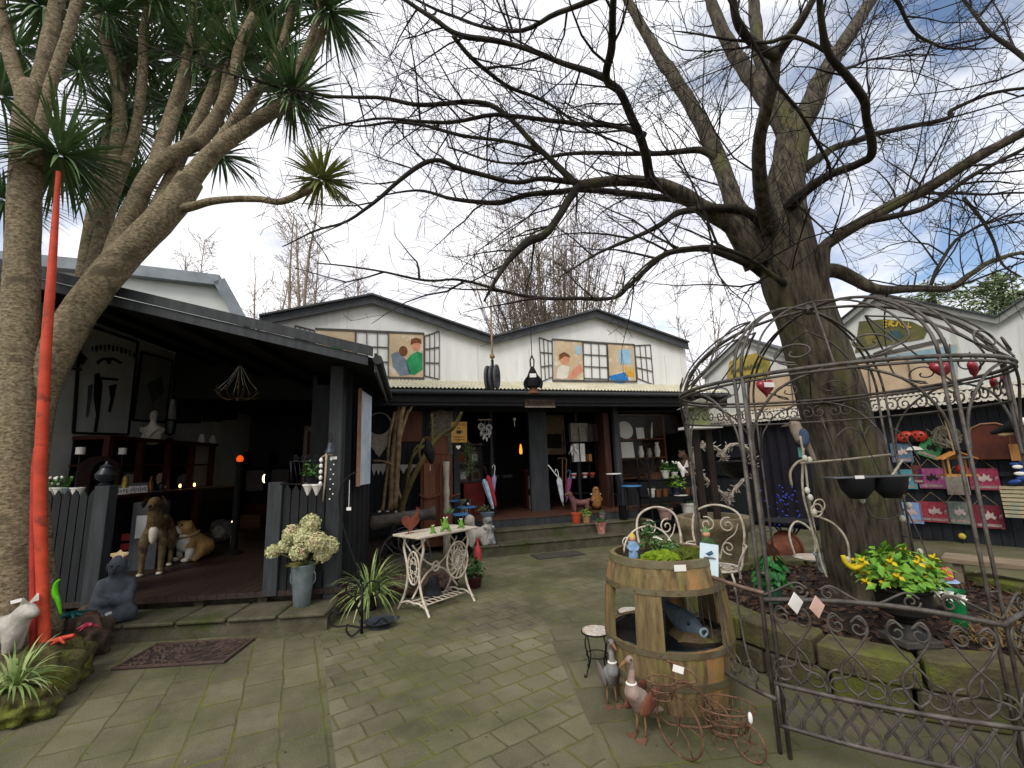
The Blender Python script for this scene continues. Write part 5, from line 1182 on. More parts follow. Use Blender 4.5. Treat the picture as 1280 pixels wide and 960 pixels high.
for i, (v_, lab) in enumerate(((SD.pu(252, 550, -1.85)[0], 'white china jug at the right end of the hutch top'), (SD.pu(266, 550, -1.85)[0], 'white china pot behind the jug on the hutch top'))):
    solid('china_jug', lab, 'jug', MB().lathe([(.03, 0), (.06, .03), (.065, .09), (.04, .14), (.045, .17), (.035, .17), (0, .12)], 14), CARD, SD.w(-1.85, v_, 2.134))
# arched mirror and candle stands
mi = T('arched_mirror', 'dark red arched mirror leaning behind the counter goods', 'mirror', on_u(120, 625, -1.65), SD.a + radians(62))
ar = [(-.24, 0), (-.24, .38), (-.2, .5), (-.1, .57), (0, .59), (.1, .57), (.2, .5), (.24, .38), (.24, 0)]
MB().prism([(x, 0, z) for x, z in ar], (0, .03, 0)).build('frame', mat('dark_red_brick_wood', '#33191a', '#221112', 9, .5), mi)
MB().prism([(.04 + x * .55, -.006, .04 + z * .82) for x, z in ar], (0, .005, 0)).build('glass', mat('mirror_dark', '#0b0b0c', None, 4, .08, spec=.6), mi)
for px, py, lab in ((100, 568, 'white pillar candle on the left scrolled iron stand'), (153, 568, 'white pillar candle on the right iron stand')):
    b = on_u(px, py, -1.55); t = T('candle_stand', lab, 'candle', (b.x, b.y, 1.312), 0, 'pillar candles by the mirror'); h = b.z - 1.312
    MB().tube([(0, 0, 0), (0, 0, h)], .008, 6).lathe([(0, h - .01), (.06, h - .005), (.06, h), (0, h)], 14).tube([(x, 0, z + h * .5) for x, z in spiral(0, 0, .06, 1.6, 0, 1)], .004, 5).lathe([(.06, 0), (.055, .01), (0, .012)], 12).build('stand', BLACKI, t, smooth=40)
    MB().lathe([(.048, h), (.048, h + .09), (0, h + .092)], 16).build('candle', mat('candle_wax', '#dcd8cc', None, 5, .5), t, smooth=40)
lt = T('wall_lantern', 'black wall lantern with glass panes beside the poster', 'lamp', on_u(98, 452, -2.0), SD.a)
MB().lathe([(0, .14), (.03, .12), (.1, .06), (.1, .05), (0, .05)], 6).lathe([(.05, -.12), (.06, -.1), (0, -.1)], 6).tube([(-.2, 0, -.05), (-.1, 0, -.1), (0, 0, -.12)], .01, 6).build('cage', BLACKI, lt)
MB().lathe([(.05, -.1), (.085, .05), (0, .05)], 6).build('panes', GLS, lt)
# goods along the counter
CG = lambda px, u=-1.4, z=1.312: SD.w(u, SD.pu(px, 618, u)[0], z)
urn_ = MB().lathe([(.05, 0), (.06, .01), (.03, .03), (.085, .08), (.095, .12), (.06, .17), (.05, .19), (.06, .2), (.02, .23), (.012, .26), (0, .265)], 18)
solid('lidded_urn', 'grey lidded urn on top of the left fence post', 'urn', urn_, mat('slate_urn', '#2e3338', '#1e2226', 8, .35), SD.w(-.58, .5, 1.462))
lamp_m = mat('warm_bulb', '#ffb060', None, 2, .5, emit=6.0); lamp_w = mat('warm_white_bulb', '#ffd9a0', None, 2, .5, emit=5.0)
for i, (v_, u_, w__, h_, lab) in enumerate(((143, -1.37, .36, .085, 'long white lettered card leaning on the counter edge'), (172, -1.37, .25, .1, 'short white lettered card right of the long one'), (141, -1.52, .3, .12, 'grey lettered plaque behind the long white card'), (173, -1.52, .26, .14, 'grey plaque behind the short white card'))):
    t = T('lettered_card', lab, 'sign', CG(v_, u_), SD.a + radians(70 if i < 2 else 66), 'cards on the counter')
    MB().obox((0, 0, h_ / 2), (w__, .008, h_), (-.15, 0, 0)).build('card', CARD if i < 2 else mat('grey_card', '#77787a', None, 4, .7), t)
    mb = MB()
    for k in range(9 if i < 2 else 7): mb.obox((-w__ * .4 + k * w__ * .1, -.007, h_ * (.5 + .1 * (k % 2))), (w__ * .05, .004, h_ * (.35 + .15 * (k % 3))), (-.15, 0, 0))
    mb.build('lettering', mat('grey_print', '#8a8a90' if i == 0 else '#3c3e46', None, 5, .7), t)
gf = T('gold_figurine', 'gold seated figurine between the lettered cards on the counter', 'figurine', CG(155, -1.47))
creature('body', {'b': (0, 0, .06, .055), 'c': (0, 0, .15, .045), 'h': (0, 0, .22, .04), 'l': (-.06, -.03, .05, .03), 'r': (.06, -.03, .05, .03)}, [('b', 'c'), ('c', 'h'), ('b', 'l'), ('b', 'r')], mat('dull_gold', '#94803a', '#6a5a28', 10, .4, metal=.5), gf, 0, 1)
solid('amber_bottle', 'amber bottle at the right of the lettered cards', 'bottle', MB().lathe([(.04, 0), (.04, .13), (.015, .17), (.015, .22), (.018, .23), (0, .23)], 12), mat('amber', '#7a4a20', '#5a3214', 6, .2), CG(187, -1.42))
solid('dark_jar', 'squat dark jar next to the amber bottle', 'jar', MB().lathe([(.05, 0), (.06, .04), (.05, .1), (.035, .11), (.02, .13), (0, .135)], 14), mat('slate_urn', '#2e3338'), CG(200, -1.42))
for i, (px, py, lab) in enumerate(((225, 607, 'small lit tealight lamp on the counter, the left of two'), (243, 606, 'small lit tealight lamp on the counter, the right of two'))):
    b = on_u(px, py, -1.42); t = T('tealight', lab, 'lamp', (b.x, b.y, 1.312), 0, 'tealights on the counter')
    MB().lathe([(.035, 0), (.04, .03), (.03, .03), (0, .02)], 12).build('holder', BLACKI, t); MB().ball((0, 0, .055), (.016, .016, .03), 8, 6).build('flame', lamp_m, t, smooth=180)
for i, (v_, lab, m_) in enumerate(((2.85, 'dark framed photo in the second hutch compartment', GRP), (3.5, 'pale china plate in the third hutch compartment', CARD), (4.15, 'grey cloth bundle in the fourth hutch compartment', GRP), (2.25, 'brown framed picture in the first hutch compartment', WOOD))):
    b = SD.w(-1.95, v_, 1.312)
    if i == 1: solid('china_plate', lab, 'plate', MB().lathe([(0, 0), (.1, .01), (.14, .03), (.135, .035), (0, .012)], 20, ax=Matrix.Rotation(radians(75), 3, 'Y')), m_, b + V((0, 0, .14)), SD.a)
    elif i == 2: solid('cloth_bundle', lab, 'cloth', MB().ball((0, 0, .12), (.1, .14, .13), 12, 8, .3, 8), mat('grey_cloth', '#77766f', '#5c5b55', 9, .9), b, 0)
    else:
        t = T('small_picture', lab, 'picture', b, SD.a + radians(62), 'pictures in the hutch')
        MB().obox((0, 0, .16), (.24, .015, .3), (-.12, 0, 0)).build('frame', m_, t); MB().obox((0, -.012, .16), (.17, .006, .22), (-.12, 0, 0)).build('print', PAP, t)
# things on the shed floor
ch = T('great_dane_statue', 'life-size brindle great dane statue with white chest at the shed entrance', 'statue', gz(180, 722, .29) + V((.03, .2, 0)), radians(150) + SD.a)
BRN = mat('bronze_brindle', '#7c6846', '#332a1a', 11, .45, .2, 50)
# the head looks towards -x local; built facing +x then turned
DJ = {'hip': (-.32, 0, .6, (.1, .12)), 'mid': (-.05, 0, .57, (.085, .11)), 'chest': (.2, 0, .58, (.105, .15)), 'nk': (.3, 0, .76, .085), 'nk2': (.35, 0, .86, .075), 'hd': (.4, 0, .92, (.075, .07)), 'mz': (.54, 0, .885, .052), 'mz2': (.62, 0, .87, .045),
      'fl1': (.24, -.1, .42, .06), 'fl2': (.25, -.1, .2, .037), 'fl3': (.24, -.1, .05, .035), 'fl4': (.29, -.1, .025, .035), 'fr1': (.24, .1, .42, .06), 'fr2': (.25, .1, .2, .037), 'fr3': (.24, .1, .05, .035), 'fr4': (.29, .1, .025, .035),
      'hl1': (-.32, -.1, .42, .075), 'hl2': (-.4, -.1, .24, .04), 'hl3': (-.38, -.1, .06, .032), 'hl4': (-.33, -.1, .025, .034), 'hr1': (-.32, .1, .42, .075), 'hr2': (-.4, .1, .24, .04), 'hr3': (-.38, .1, .06, .032), 'hr4': (-.33, .1, .025, .034), 't1': (-.43, 0, .56, .03), 't2': (-.5, 0, .38, .018), 't3': (-.53, 0, .26, .012)}
DE = [('hip', 'mid'), ('mid', 'chest'), ('chest', 'nk'), ('nk', 'nk2'), ('nk2', 'hd'), ('hd', 'mz'), ('mz', 'mz2'), ('chest', 'fl1'), ('fl1', 'fl2'), ('fl2', 'fl3'), ('fl3', 'fl4'), ('chest', 'fr1'), ('fr1', 'fr2'), ('fr2', 'fr3'), ('fr3', 'fr4'),
      ('hip', 'hl1'), ('hl1', 'hl2'), ('hl2', 'hl3'), ('hl3', 'hl4'), ('hip', 'hr1'), ('hr1', 'hr2'), ('hr2', 'hr3'), ('hr3', 'hr4'), ('hip', 't1'), ('t1', 't2'), ('t2', 't3')]
ch.rotation_euler = (0, 0, radians(-62)); ch.location = gz(186, 717, .29) + V((-.02, .12, 0))
creature('body', DJ, DE, BRN, ch, 1)
WPT = mat('painted_cream', '#d8d0bc', '#b8ae9a', 8, .6)
MB().ball((.265, 0, .6), (.075, .06, .22), 14, 10, rot=(0, -.2, 0)).build('white_chest', WPT, ch, smooth=180)
for s in (-1, 1):
    MB().prism([(.36, .055 * s, 1.0), (.4, .09 * s, .99), (.4, .14 * s, .9), (.38, .12 * s, .85), (.34, .1 * s, .88)], (.015, 0, 0)).build('ear', mat('brindle_dark', '#3c3020', '#2a2016', 8, .5), ch)
    MB().ball((.455, .042 * s, .94), .011, 8, 6).build('eye', mat('dark_eye', '#14181a', None, 5, .3), ch, smooth=180)
    MB().ball((.29, .1 * s, .022), (.05, .038, .022), 10, 6).build('white_paw', WPT, ch, smooth=180); MB().ball((-.33, .1 * s, .022), (.05, .036, .022), 10, 6).build('white_paw', WPT, ch, smooth=180)
MB().ball((.665, 0, .885), (.02, .026, .02), 8, 6).build('nose', mat('dark_eye', '#14181a', None, 5, .3), ch, smooth=180)
bg_ = T('bulldog_statue', 'tan and white seated bulldog statue with collar on the shed floor', 'statue', gz(243, 699, .29), radians(-118))
TAN_ = mat('bulldog_tan', '#b0905a', '#86683c', 7, .55, .2, 50)
k = .8
sc_ = lambda d: {n: tuple((tuple(y * k for y in x) if isinstance(x, tuple) else x * k) for x in q) for n, q in d.items()}
creature('body', sc_({'rump': (-.16, 0, .2, (.19, .17)), 'ch': (.1, 0, .38, (.16, .17)), 'nk': (.15, 0, .5, .14), 'hd': (.2, 0, .6, (.15, .13)), 'mz': (.33, 0, .56, (.1, .075)), 'fl': (.16, -.14, .22, .07), 'fl2': (.17, -.15, .05, .055), 'fl3': (.24, -.15, .04, .05), 'fr': (.16, .14, .22, .07), 'fr2': (.17, .15, .05, .055), 'fr3': (.24, .15, .04, .05),
                      'kl': (0, -.2, .14, .09), 'kl2': (.1, -.22, .04, .05), 'kr': (0, .2, .14, .09), 'kr2': (.1, .22, .04, .05)}),
         [('rump', 'ch'), ('ch', 'nk'), ('nk', 'hd'), ('hd', 'mz'), ('ch', 'fl'), ('fl', 'fl2'), ('fl2', 'fl3'), ('ch', 'fr'), ('fr', 'fr2'), ('fr2', 'fr3'), ('rump', 'kl'), ('kl', 'kl2'), ('rump', 'kr'), ('kr', 'kr2')], TAN_, bg_, 1)
WP2 = mat('painted_white', '#e6e2d6', '#cfcabc', 8, .6)
MB().ball((.2 * k, 0, .36 * k), (.14 * k, .15 * k, .2 * k), 12, 8).build('white_chest', WP2, bg_, smooth=180); MB().ball((.365 * k, 0, .55 * k), (.11 * k, .12 * k, .095 * k), 12, 8).build('white_muzzle', WP2, bg_, smooth=180)
for s in (-1, 1):
    MB().tube([(.17 * k, .15 * s * k, .24 * k), (.18 * k, .155 * s * k, .05 * k)], [.06, .05], 10).ball((.24 * k, .155 * s * k, .04 * k), (.07 * k, .06 * k, .04 * k), 10, 6).build('white_leg', WP2, bg_, smooth=180)
    MB().ball((.3 * k, .08 * s * k, .66 * k), .02 * k, 8, 6).build('eye', mat('dark_eye', '#14181a', None, 5, .3), bg_, smooth=180)
    MB().ball((.38 * k, .09 * s * k, .49 * k), (.04 * k, .035 * k, .06 * k), 8, 6).build('dark_jowl', mat('jowl_dark', '#3a2c20', None, 6, .6), bg_, smooth=180)
    MB().prism([(.16 * k, .12 * s * k, .73 * k), (.24 * k, .17 * s * k, .7 * k), (.2 * k, .2 * s * k, .62 * k)], (.02, 0, 0)).build('ear', TAN_, bg_)
MB().ball((.475 * k, 0, .59 * k), .032 * k, 8, 6).build('nose', mat('dark_eye', '#14181a', None, 5, .3), bg_, smooth=180)
MB().tube([(.15 * k + .17 * k * cos(a), .17 * k * sin(a), .47 * k + .05 * k * -cos(a)) for a in [2 * pi * i / 24 for i in range(24)]], .022 * k, 6, close=True).build('collar', mat('collar_leather', '#a89468', None, 6, .5), bg_, smooth=180)
cr = T('red_crate', 'red slatted drinks crate standing behind the stone monk', 'crate', gz(133, 716, .29) + V((0, .25, 0)), SD.a + .25)
RED = mat('crate_red', '#9c1c1c', '#741414', 6, .45)
mb = MB()
for z in (0, .13, .26, .39): mb.box(-.2, .2, -.15, -.13, z, z + .09).box(-.2, .2, .13, .15, z, z + .09)
for x in (-.2, .18): mb.box(x, x + .02, -.15, .15, 0, .48)
mb.build('slatted_box', RED, cr)
mb = MB()
for i in range(6): mb.box(-.15 + i * .05, -.115 + i * .05, -.156, -.151, .145, .21 - .02 * (i % 2))
mb.build('lettering', mat('faded_pink_print', '#c88c84', None, 5, .7), cr)
gp = T('display_pedestal', 'grey pedestal with a pale framed card behind the red crate', 'pedestal', gz(134, 722, .29) + V((.05, .55, 0)), SD.a + .2)
MB().box(-.16, .16, -.16, .16, 0, .9).build('block', mat('pedestal_grey', '#55585a', '#3f4244', 5, .7), gp); MB().box(-.1, .12, -.175, -.161, .42, .72).build('card', PAP, gp)
cn = T('brown_crate', 'wooden crate behind the legs of the great dane statue', 'crate', gz(205, 700, .29) + V((0, .35, 0)), SD.a)
MB().box(-.3, .3, -.2, .2, 0, .02).box(-.3, .3, -.2, -.18, .02, .3).box(-.3, .3, .18, .2, .02, .3).box(-.3, -.28, -.18, .18, .02, .3).box(.28, .3, -.18, .18, .02, .3).build('box', WOOD, cn)
cu_ = lambda lab, px, py, m, w_, h_: (lambda t: (MB().ball((0, 0, h_ * .5), (w_ * .5, .09, h_ * .5), 16, 10, .12, 6).build('pillow', m, t, smooth=180)))(T('printed_cushion', lab, 'cushion', gz(px, py, .29), SD.a + .25, 'cushions on the shed floor'))
cu_('dark patterned cushion behind the bulldog statue', 238, 674, mat('patterned_cloth', '#55464c', '#2e2a34', 26, .9, third='#8a7a7c', tscale=18), .5, .42)
c2 = cu_('grey cushion printed with an animal face, right of the bulldog', 274, 678, mat('grey_print_cloth', '#6c6a62', '#3f3e3a', 14, .9), .46, .42)
MB().prism([(x, -.1, z + .2) for x, z in blob(0, 0, .1, .11, 12)], (0, .02, 0)).build('printed_face', mat('face_print', '#a8a294', '#6e6a60', 18, .9), c2.parent)
tu = T('tulip_bunch', 'pink fabric tulips leaning behind the dark cushion', 'flowers', gz(256, 674, .29), 0)
mb = MB(); st_ = MB()
for dx, h in ((-.08, .62), (.06, .66)):
    st_.tube([(dx * .3, 0, 0), (dx, 0, h)], .008, 5); mb.lathe([(.01, h - .02), (.035, h + .02), (.04, h + .06), (.028, h + .1), (0, h + .06)], 8, (dx, 0, 0))
st_.build('stems', LEAFG, tu); mb.build('blooms', mat('tulip_dusty_pink', '#b8808c', '#94606c', 9, .7), tu, smooth=60)
fl = T('candle_lantern', 'lit candle lantern glowing among the cushions', 'lamp', gz(281, 669, .29) + V((0, .2, 0)), 0)
MB().box(-.06, .06, -.06, .06, .32, .34).box(-.06, .06, -.06, .06, 0, .02).box(-.06, -.05, -.06, -.05, .02, .32).box(.05, .06, -.06, -.05, .02, .32).box(-.06, -.05, .05, .06, .02, .32).box(.05, .06, .05, .06, .02, .32).build('cage', BLACKI, fl)
MB().ball((0, 0, .2), (.022, .022, .06), 8, 6).build('flame', lamp_w, fl, smooth=180)
# chandelier, orange lamp, back furniture
cl_ = at(298, 492, 6.6); cd = T('chandelier', 'dim brass chandelier hanging in the shed', 'chandelier', cl_, 0)
BRS = mat('dull_brass', '#75684a', '#4e442e', 8, .4, metal=.5)
mb = MB(); mb.tube([(0, 0, -.1), (0, 0, .5)], .014, 8); mb.ball((0, 0, -.08), .035, 10, 8); mb.ball((0, 0, .1), (.03, .03, .05), 10, 8); mb.build('stem', BRS, cd, smooth=180)
for k_ in range(8):
    a = 2 * pi * k_ / 8; mb = MB(); f = lambda r, z: (r * cos(a), r * sin(a), z)
    mb.tube(smoothpath([f(0, -.04), f(.12, -.09), f(.24, -.05), f(.28, .02)], 4), .008, 6); mb.lathe([(.03, .02), (.035, .03), (0, .03)], 8, f(.28, 0)); mb.tube([f(.28, .03), f(.28, .1)], .009, 6); mb.build('arm', BRS, cd, smooth=180)
    MB().tube([f(.02, .42), f(.14, .2), f(.27, .05)], .004, 4).build('bead_string', CARD, cd)
ol = T('orange_lamp', 'small glowing orange glass lamp on a dark pedestal in the shed', 'lamp', (at(300, 573, 7.4).x, at(300, 573, 7.4).y, .29), 0)
hz_ = at(300, 573, 7.4).z - .29
MB().lathe([(.14, 0), (.14, .03), (.05, .06), (.04, hz_ - .15), (.06, hz_ - .1), (.06, hz_ - .06), (0, hz_ - .06)], 12).build('pedestal', BLACKP, ol)
MB().lathe([(.0, hz_ - .055), (.04, hz_ - .05), (.055, hz_ - .01), (.04, hz_ + .03), (.015, hz_ + .05), (0, hz_ + .05)], 14).build('shade', mat('orange_glass_lit', '#ff5a1c', None, 3, .3, emit=.5), ol, smooth=60)
bs_ = T('dark_bookcase', 'dark rack with shelves of goods on the shed back wall', 'cabinet', SD.w(SD.uz(335, 600, 6.6)[0], 6.6, .29), SD.a)
MB().box(-.6, .6, -.02, .3, 1.35, 1.4).box(-.6, .6, -.02, .3, .75, .79).box(-.6, .6, -.02, .3, .1, .14).build('shelf', BLACKP, bs_)
for x in (-.6, -.02, .56): MB().box(x, x + .05, -.02, .3, 0, 1.75).build('upright', BLACKP, bs_)
for x0, c_ in ((-.5, '#6a6460'), (.08, '#5c5854')): MB().box(x0, x0 + .4, -.01, .02, .82, 1.3).build('picture_panel', mat('panel_' + c_[1:], c_, None, 3, .8), bs_)
MB().box(-.5, .5, -.03, .1, .15, .5).build('red_goods', REDWOOD, bs_)
ln = at(332, 598, 9.5); t = T('crescent_lamp', 'small lit crescent-shaped lamp on the dark rack', 'lamp', ln, 0)
MB().tube([(.05 * cos(a), 0, .09 * sin(a)) for a in [2 + i * .4 for i in range(7)]], [.006, .012, .016, .018, .016, .012, .006], 8).build('crescent', lamp_w, t, smooth=180)
bc_ = T('pine_chest', 'brown wooden chest on the shed floor behind the hydrangeas', 'chest', gz(316, 660, .29), SD.a)
MB().box(-.22, .22, -.15, .2, 0, .27).build('box', mat('chest_wood', '#6b4a2c', '#4c3420', 6, .6, .2, 50, stretch=(.5, 4, 4)), bc_, bevel=.01); MB().box(-.23, .23, -.16, .21, .272, .31).build('lid', mat('chest_wood', '#6b4a2c'), bc_, bevel=.008)
rd = T('side_cabinet', 'tall cabinet with red interior and pale door frame in the right of the shed', 'cabinet', SD.w(SD.uz(388, 560, 4.05)[0], 4.05, .29), SD.a)
MB().box(-.05, .4, 0, .04, 0, 2.0).build('red_panel', mat('deep_red_wall', '#5a1a14', '#40120e', 3, .7), rd); MB().box(-.12, -.05, -.03, .04, 0, 2.1).box(-.12, .4, -.03, .04, 2.0, 2.08).build('pale_frame', mat('dim_pale_wood', '#77685a', '#5c5046', 5, .7), rd)
MB().box(-.04, .35, -.12, -.001, 1.0, 1.05).box(-.04, .35, -.12, -.001, .6, .64).build('shelf', CARD, rd)
wr = T('door_wreath', 'dark round wreath on the shed back wall', 'wreath', SD.p(370, 508, 6.95), SD.a); MB().tube([(.17 * cos(a), 0, .17 * sin(a)) for a in [2 * pi * i / 20 for i in range(20)]], .05, 8, close=True, jit=.4, jf=14).build('ring', BLACKP, wr)
# fence-top things
for i, (px, lab) in enumerate(((64, 'white hanging pot with pink flowers on the left fence, beside the pole'), (75, 'white hanging pot of greenery on the left fence'), (87, 'grey hanging jug on the left fence'), (97, 'pale hanging pot next to the fence post'))):
    t = T('fence_pot', lab, 'pot', at(px, 614, 4.98), SD.a, 'pots hung on the left fence')
    MB().lathe([(.0, -.1), (.02, -.1), (.062, .03), (.068, .03), (.068, .04), (.055, .04), (0, .02)], 14).build('pot', CARD if i != 2 else mat('galvanised_zinc', '#8c979a'), t, smooth=40)
    if i < 2:
        mb = MB()
        for j in range(60): a = RND.uniform(0, 6.28); mb.leaf((RND.gauss(0, .045), RND.gauss(0, .045), RND.uniform(.03, .14)), (cos(a), sin(a), .7), a, .05, .03)
        mb.build('leaves', LEAFG, t); mb = MB()
        for j in range(5): mb.ball((RND.gauss(0, .05), -.04, RND.uniform(.08, .15)), .016, 6, 5)
        mb.build('flowers', mat('pale_pink', '#d8c4c4', None, 5, .7) if i == 0 else CARD, t)
fr_ = T('fence_trellis', 'black scrolled iron shelf bracket on the right fence, holding small pots', 'shelf', at(375, 604, 4.93), SD.a)
def fq(px, py): q = at(px, py, 4.93) - at(375, 604, 4.93); return tuple(Matrix.Rotation(-SD.a, 3, 'Z') @ q)
mb = MB(); mb.tube([fq(350, 605), fq(405, 606)], .009, 6); mb.tube([fq(362, 577), fq(404, 577)], .009, 6)
for a in (364, 403): mb.tube([fq(a, 605), fq(a, 577)], .008, 6)
for i in range(7): mb.tube([fq(366 + i * 5, 604), fq(362 + i * 6, 578)], .003, 4); mb.tube([fq(402 - i * 5, 604), fq(404 - i * 6, 578)], .003, 4)
for cx, sg in ((371, 1), (384, -1), (380, 1), (394, -1)): mb.tube([tuple(V(fq(cx, 573)) + V((x, 0, z))) for x, z in spiral(0, 0, .035, 1.4, 1.5, sg)], .006, 5)
mb.build('scrolled_frame', BLACKI, fr_, smooth=180)
potted('pot_plant', 'bright green plant in a small black pot on the fence bracket', at(388, 604, 4.9), BLACKP, .05, .07, 90, .09, .17, LEAFG, ls=.05)
for i, px in enumerate((385, 396)):
    t = T('cone_pot', ('left' if i == 0 else 'right') + ' of the two white cone pots below the fence bracket', 'pot', at(px, 607, 4.85), 0, 'white cone pots'); MB().lathe([(0, -.1), (.008, -.1), (.05, 0), (.055, .0), (.055, .015), (0, .012)], 12).build('cone', CARD, t, smooth=40)
bl_ = T('iron_bell', 'grey bell and card hanging on the shed post', 'bell', at(413, 560, 4.78), SD.a)
MB().lathe([(0, .06), (.025, .055), (.035, 0), (.055, -.035), (.058, -.05), (0, -.04)], 16).build('bell', mat('pewter', '#4a5258'), bl_, smooth=50); MB().tube([(0, 0, .05), (-.02, 0, .1), (0, 0, .16), (.02, 0, .1), (0, 0, .05)], .006, 5).build('hanger', BLACKI, bl_); MB().box(-.0, .07, -.002, .002, -.12, -.09).build('card', CARD, bl_)
dr = T('driftwood_mobile', 'pale driftwood and shell mobile hanging left of the shed post', 'mobile', at(408, 575, 4.75), SD.a)
MB().tube([(0, 0, .08), (-.005, 0, -.2), (-.02, 0, -.42)], [.012, .01, .006], 6).tube([(-.06, 0, .02), (.0, 0, .06), (.06, 0, .05)], .008, 6).build('driftwood', mat('driftwood', '#b3a48c', '#87785f', 9, .85, .3, 50), dr, smooth=180)
mb = MB()
for j in range(9): mb.ball((.05 + .03 * (j % 2), -.01, .0 - j * .05), .009, 6, 5)
for j in range(5): mb.ball((-.05, -.01, .0 - j * .06), (.02, .012, .025), 6, 5)
mb.build('shells', CARD, dr, smooth=180)
bn = T('side_banner', 'pale blue printed board hanging from the shed eave, seen edge-on', 'banner', SD.w(2.05, .75, 0), SD.a)
MB().box(0, .025, 0, .55, 1.35, 2.5).build('board', mat('faded_blue_print', '#c8d2da', '#a4b4c4', 3, .6, third='#c4cdd4', tscale=4), bn); MB().box(-.01, .03, -.035, -.002, 1.34, 2.52).build('edge', mat('pale_wood_edge', '#9a7458', '#7c5c44', 5, .7), bn)
# ------------------------------------------------------------------ steps and goods at the shop
ss = T('shop_steps', 'two long mossy stone steps up to the shop deck', 'steps', SH.w(0, 0), SH.a)
mb = MB(); mb.box(-.12, 2.75, .02, .4, 0, .15); mb.box(-.1, 3.55, .39, .75, 0, .33); mb.build('risers', STONE, ss)
mb = MB()
for i in range(6): mb.box(-.14 + i * .483, .34 + i * .483 - .006, 0, .42, .151, .185)
mb.build('lower_tread', STONE, ss, bevel=.01); mb = MB()
for i in range(8): mb.box(-.1 + i * .458, .355 + i * .458 - .006, .37, .75, .331, .362)
mb.build('upper_tread', STONE, ss, bevel=.01)
sv = lambda u, v, z=0.0: SH.w(u, v, z)
def on_sh(px, py, v): return SH.p(px, py, v)
DKZ = .54
# wall things left of the doors
def wall_board(name, label, px, v, m, cat='board', th=.02, group=None):
    c = SH.p(px[0][0], px[0][1], v); t = T(name, label, cat, c, SH.a, group)
    W(t).prism([SH.p(x, y, v) for x, y in px], tuple(SH.v * th)).build('board', m, t); return t
wall_board('plywood_panel', 'brown timber panel on the dark wall behind the driftwood sticks', [(491, 513), (528, 514), (527, 552), (490, 552)], 1.27, mat('brown_panel', '#7b4a2e', '#5c3420', 4, .6, stretch=(4, 4, .6)))
ww = T('twig_wreath_panel', 'grey panel of matted twigs on the wall left of the yellow sign', 'wall art', on_sh(555, 535, 1.25), SH.a)
MB().box(-.26, .26, 0, .03, -.3, .35).build('backing', mat('twig_grey', '#7c7668', '#35332d', 30, .9), ww); mb = MB()
for i in range(420):
    x, z, a = RND.uniform(-.25, .25), RND.uniform(-.28, .33), RND.uniform(0, 3.14); l = RND.uniform(.03, .08); mb.tube([(x - l * cos(a), -.008 * RND.random(), z - l * sin(a)), (x + l * cos(a), -.01 - .02 * RND.random(), z + l * sin(a))], .0035, 3, cap=False)
mb.build('twigs', mat('pale_twig', '#b8ae98', '#8a8270', 20, .9), ww)
mc = T('macrame_hanging', 'round macrame wall hanging with a long cream fringe', 'wall hanging', on_sh(474, 530, 1.22), SH.a)
MB().tube([(.215 * cos(a), 0, .215 * sin(a)) for a in [2 * pi * i / 36 for i in range(36)]], .014, 8, close=True).build('ring', mat('cream_cord', '#d6cebc', '#b4ab98', 14, .9), mc, smooth=180)
mb = MB()
for i in range(46):
    x = -.21 + .42 * i / 45; z0 = -sqrt(max(0, .215 ** 2 - x * x)); ln_ = .26 + .34 * (1 - abs(x) / .21) + RND.uniform(-.03, .03)
    mb.tube([(x, -.005, z0), (x * .96, -.012, z0 - ln_ * .5 + .05), (x * .75, -.006, z0 * .3 - .2 - ln_ * .6)], .005, 4)
mb.build('fringe', mat('cream_cord', '#b5ac98'), mc)
def pennant(label, px0, px1, py, n, h):
    t = T('pennant_cloth', label, 'bunting', on_sh(px0, py, 1.24), SH.a, 'white zigzag cloths on the dark wall'); a = on_sh(px0, py, 1.24); b = on_sh(px1, py, 1.24); w_ = (b - a).length
    mb = MB(); k = w_ / n; pl = [(0, 0, 0)]
    pl = [(w_, 0, 0)]; bt2 = [(0, 0, -h)]
    for i in range(n): bt2 += [(k * (i + .5), 0, -h - .12), (k * (i + 1), 0, -h)]
    mb.prism([(0, 0, 0)] + bt2 + [(w_, 0, 0)], (0, .006, 0)); mb.build('cloth', mat('off_white_cloth', '#d0cec6', '#b0ada6', 9, .9), t)
pennant('white zigzag-edged cloth left of the driftwood sticks', 465, 487, 580, 4, .1); pennant('small white zigzag cloth right of the driftwood sticks', 500, 526, 581, 3, .05)
rs = T('red_star', 'small red glowing star ornament low on the dark wall', 'ornament', on_sh(458, 591, 1.2), SH.a)
MB().prism([((.06 if i % 2 == 0 else .025) * cos(pi / 2 + i * pi / 5), 0, (.06 if i % 2 == 0 else .025) * sin(pi / 2 + i * pi / 5)) for i in range(10)], (0, .02, 0)).build('star', mat('red_star_paint', '#a83a3c', None, 4, .5), rs)
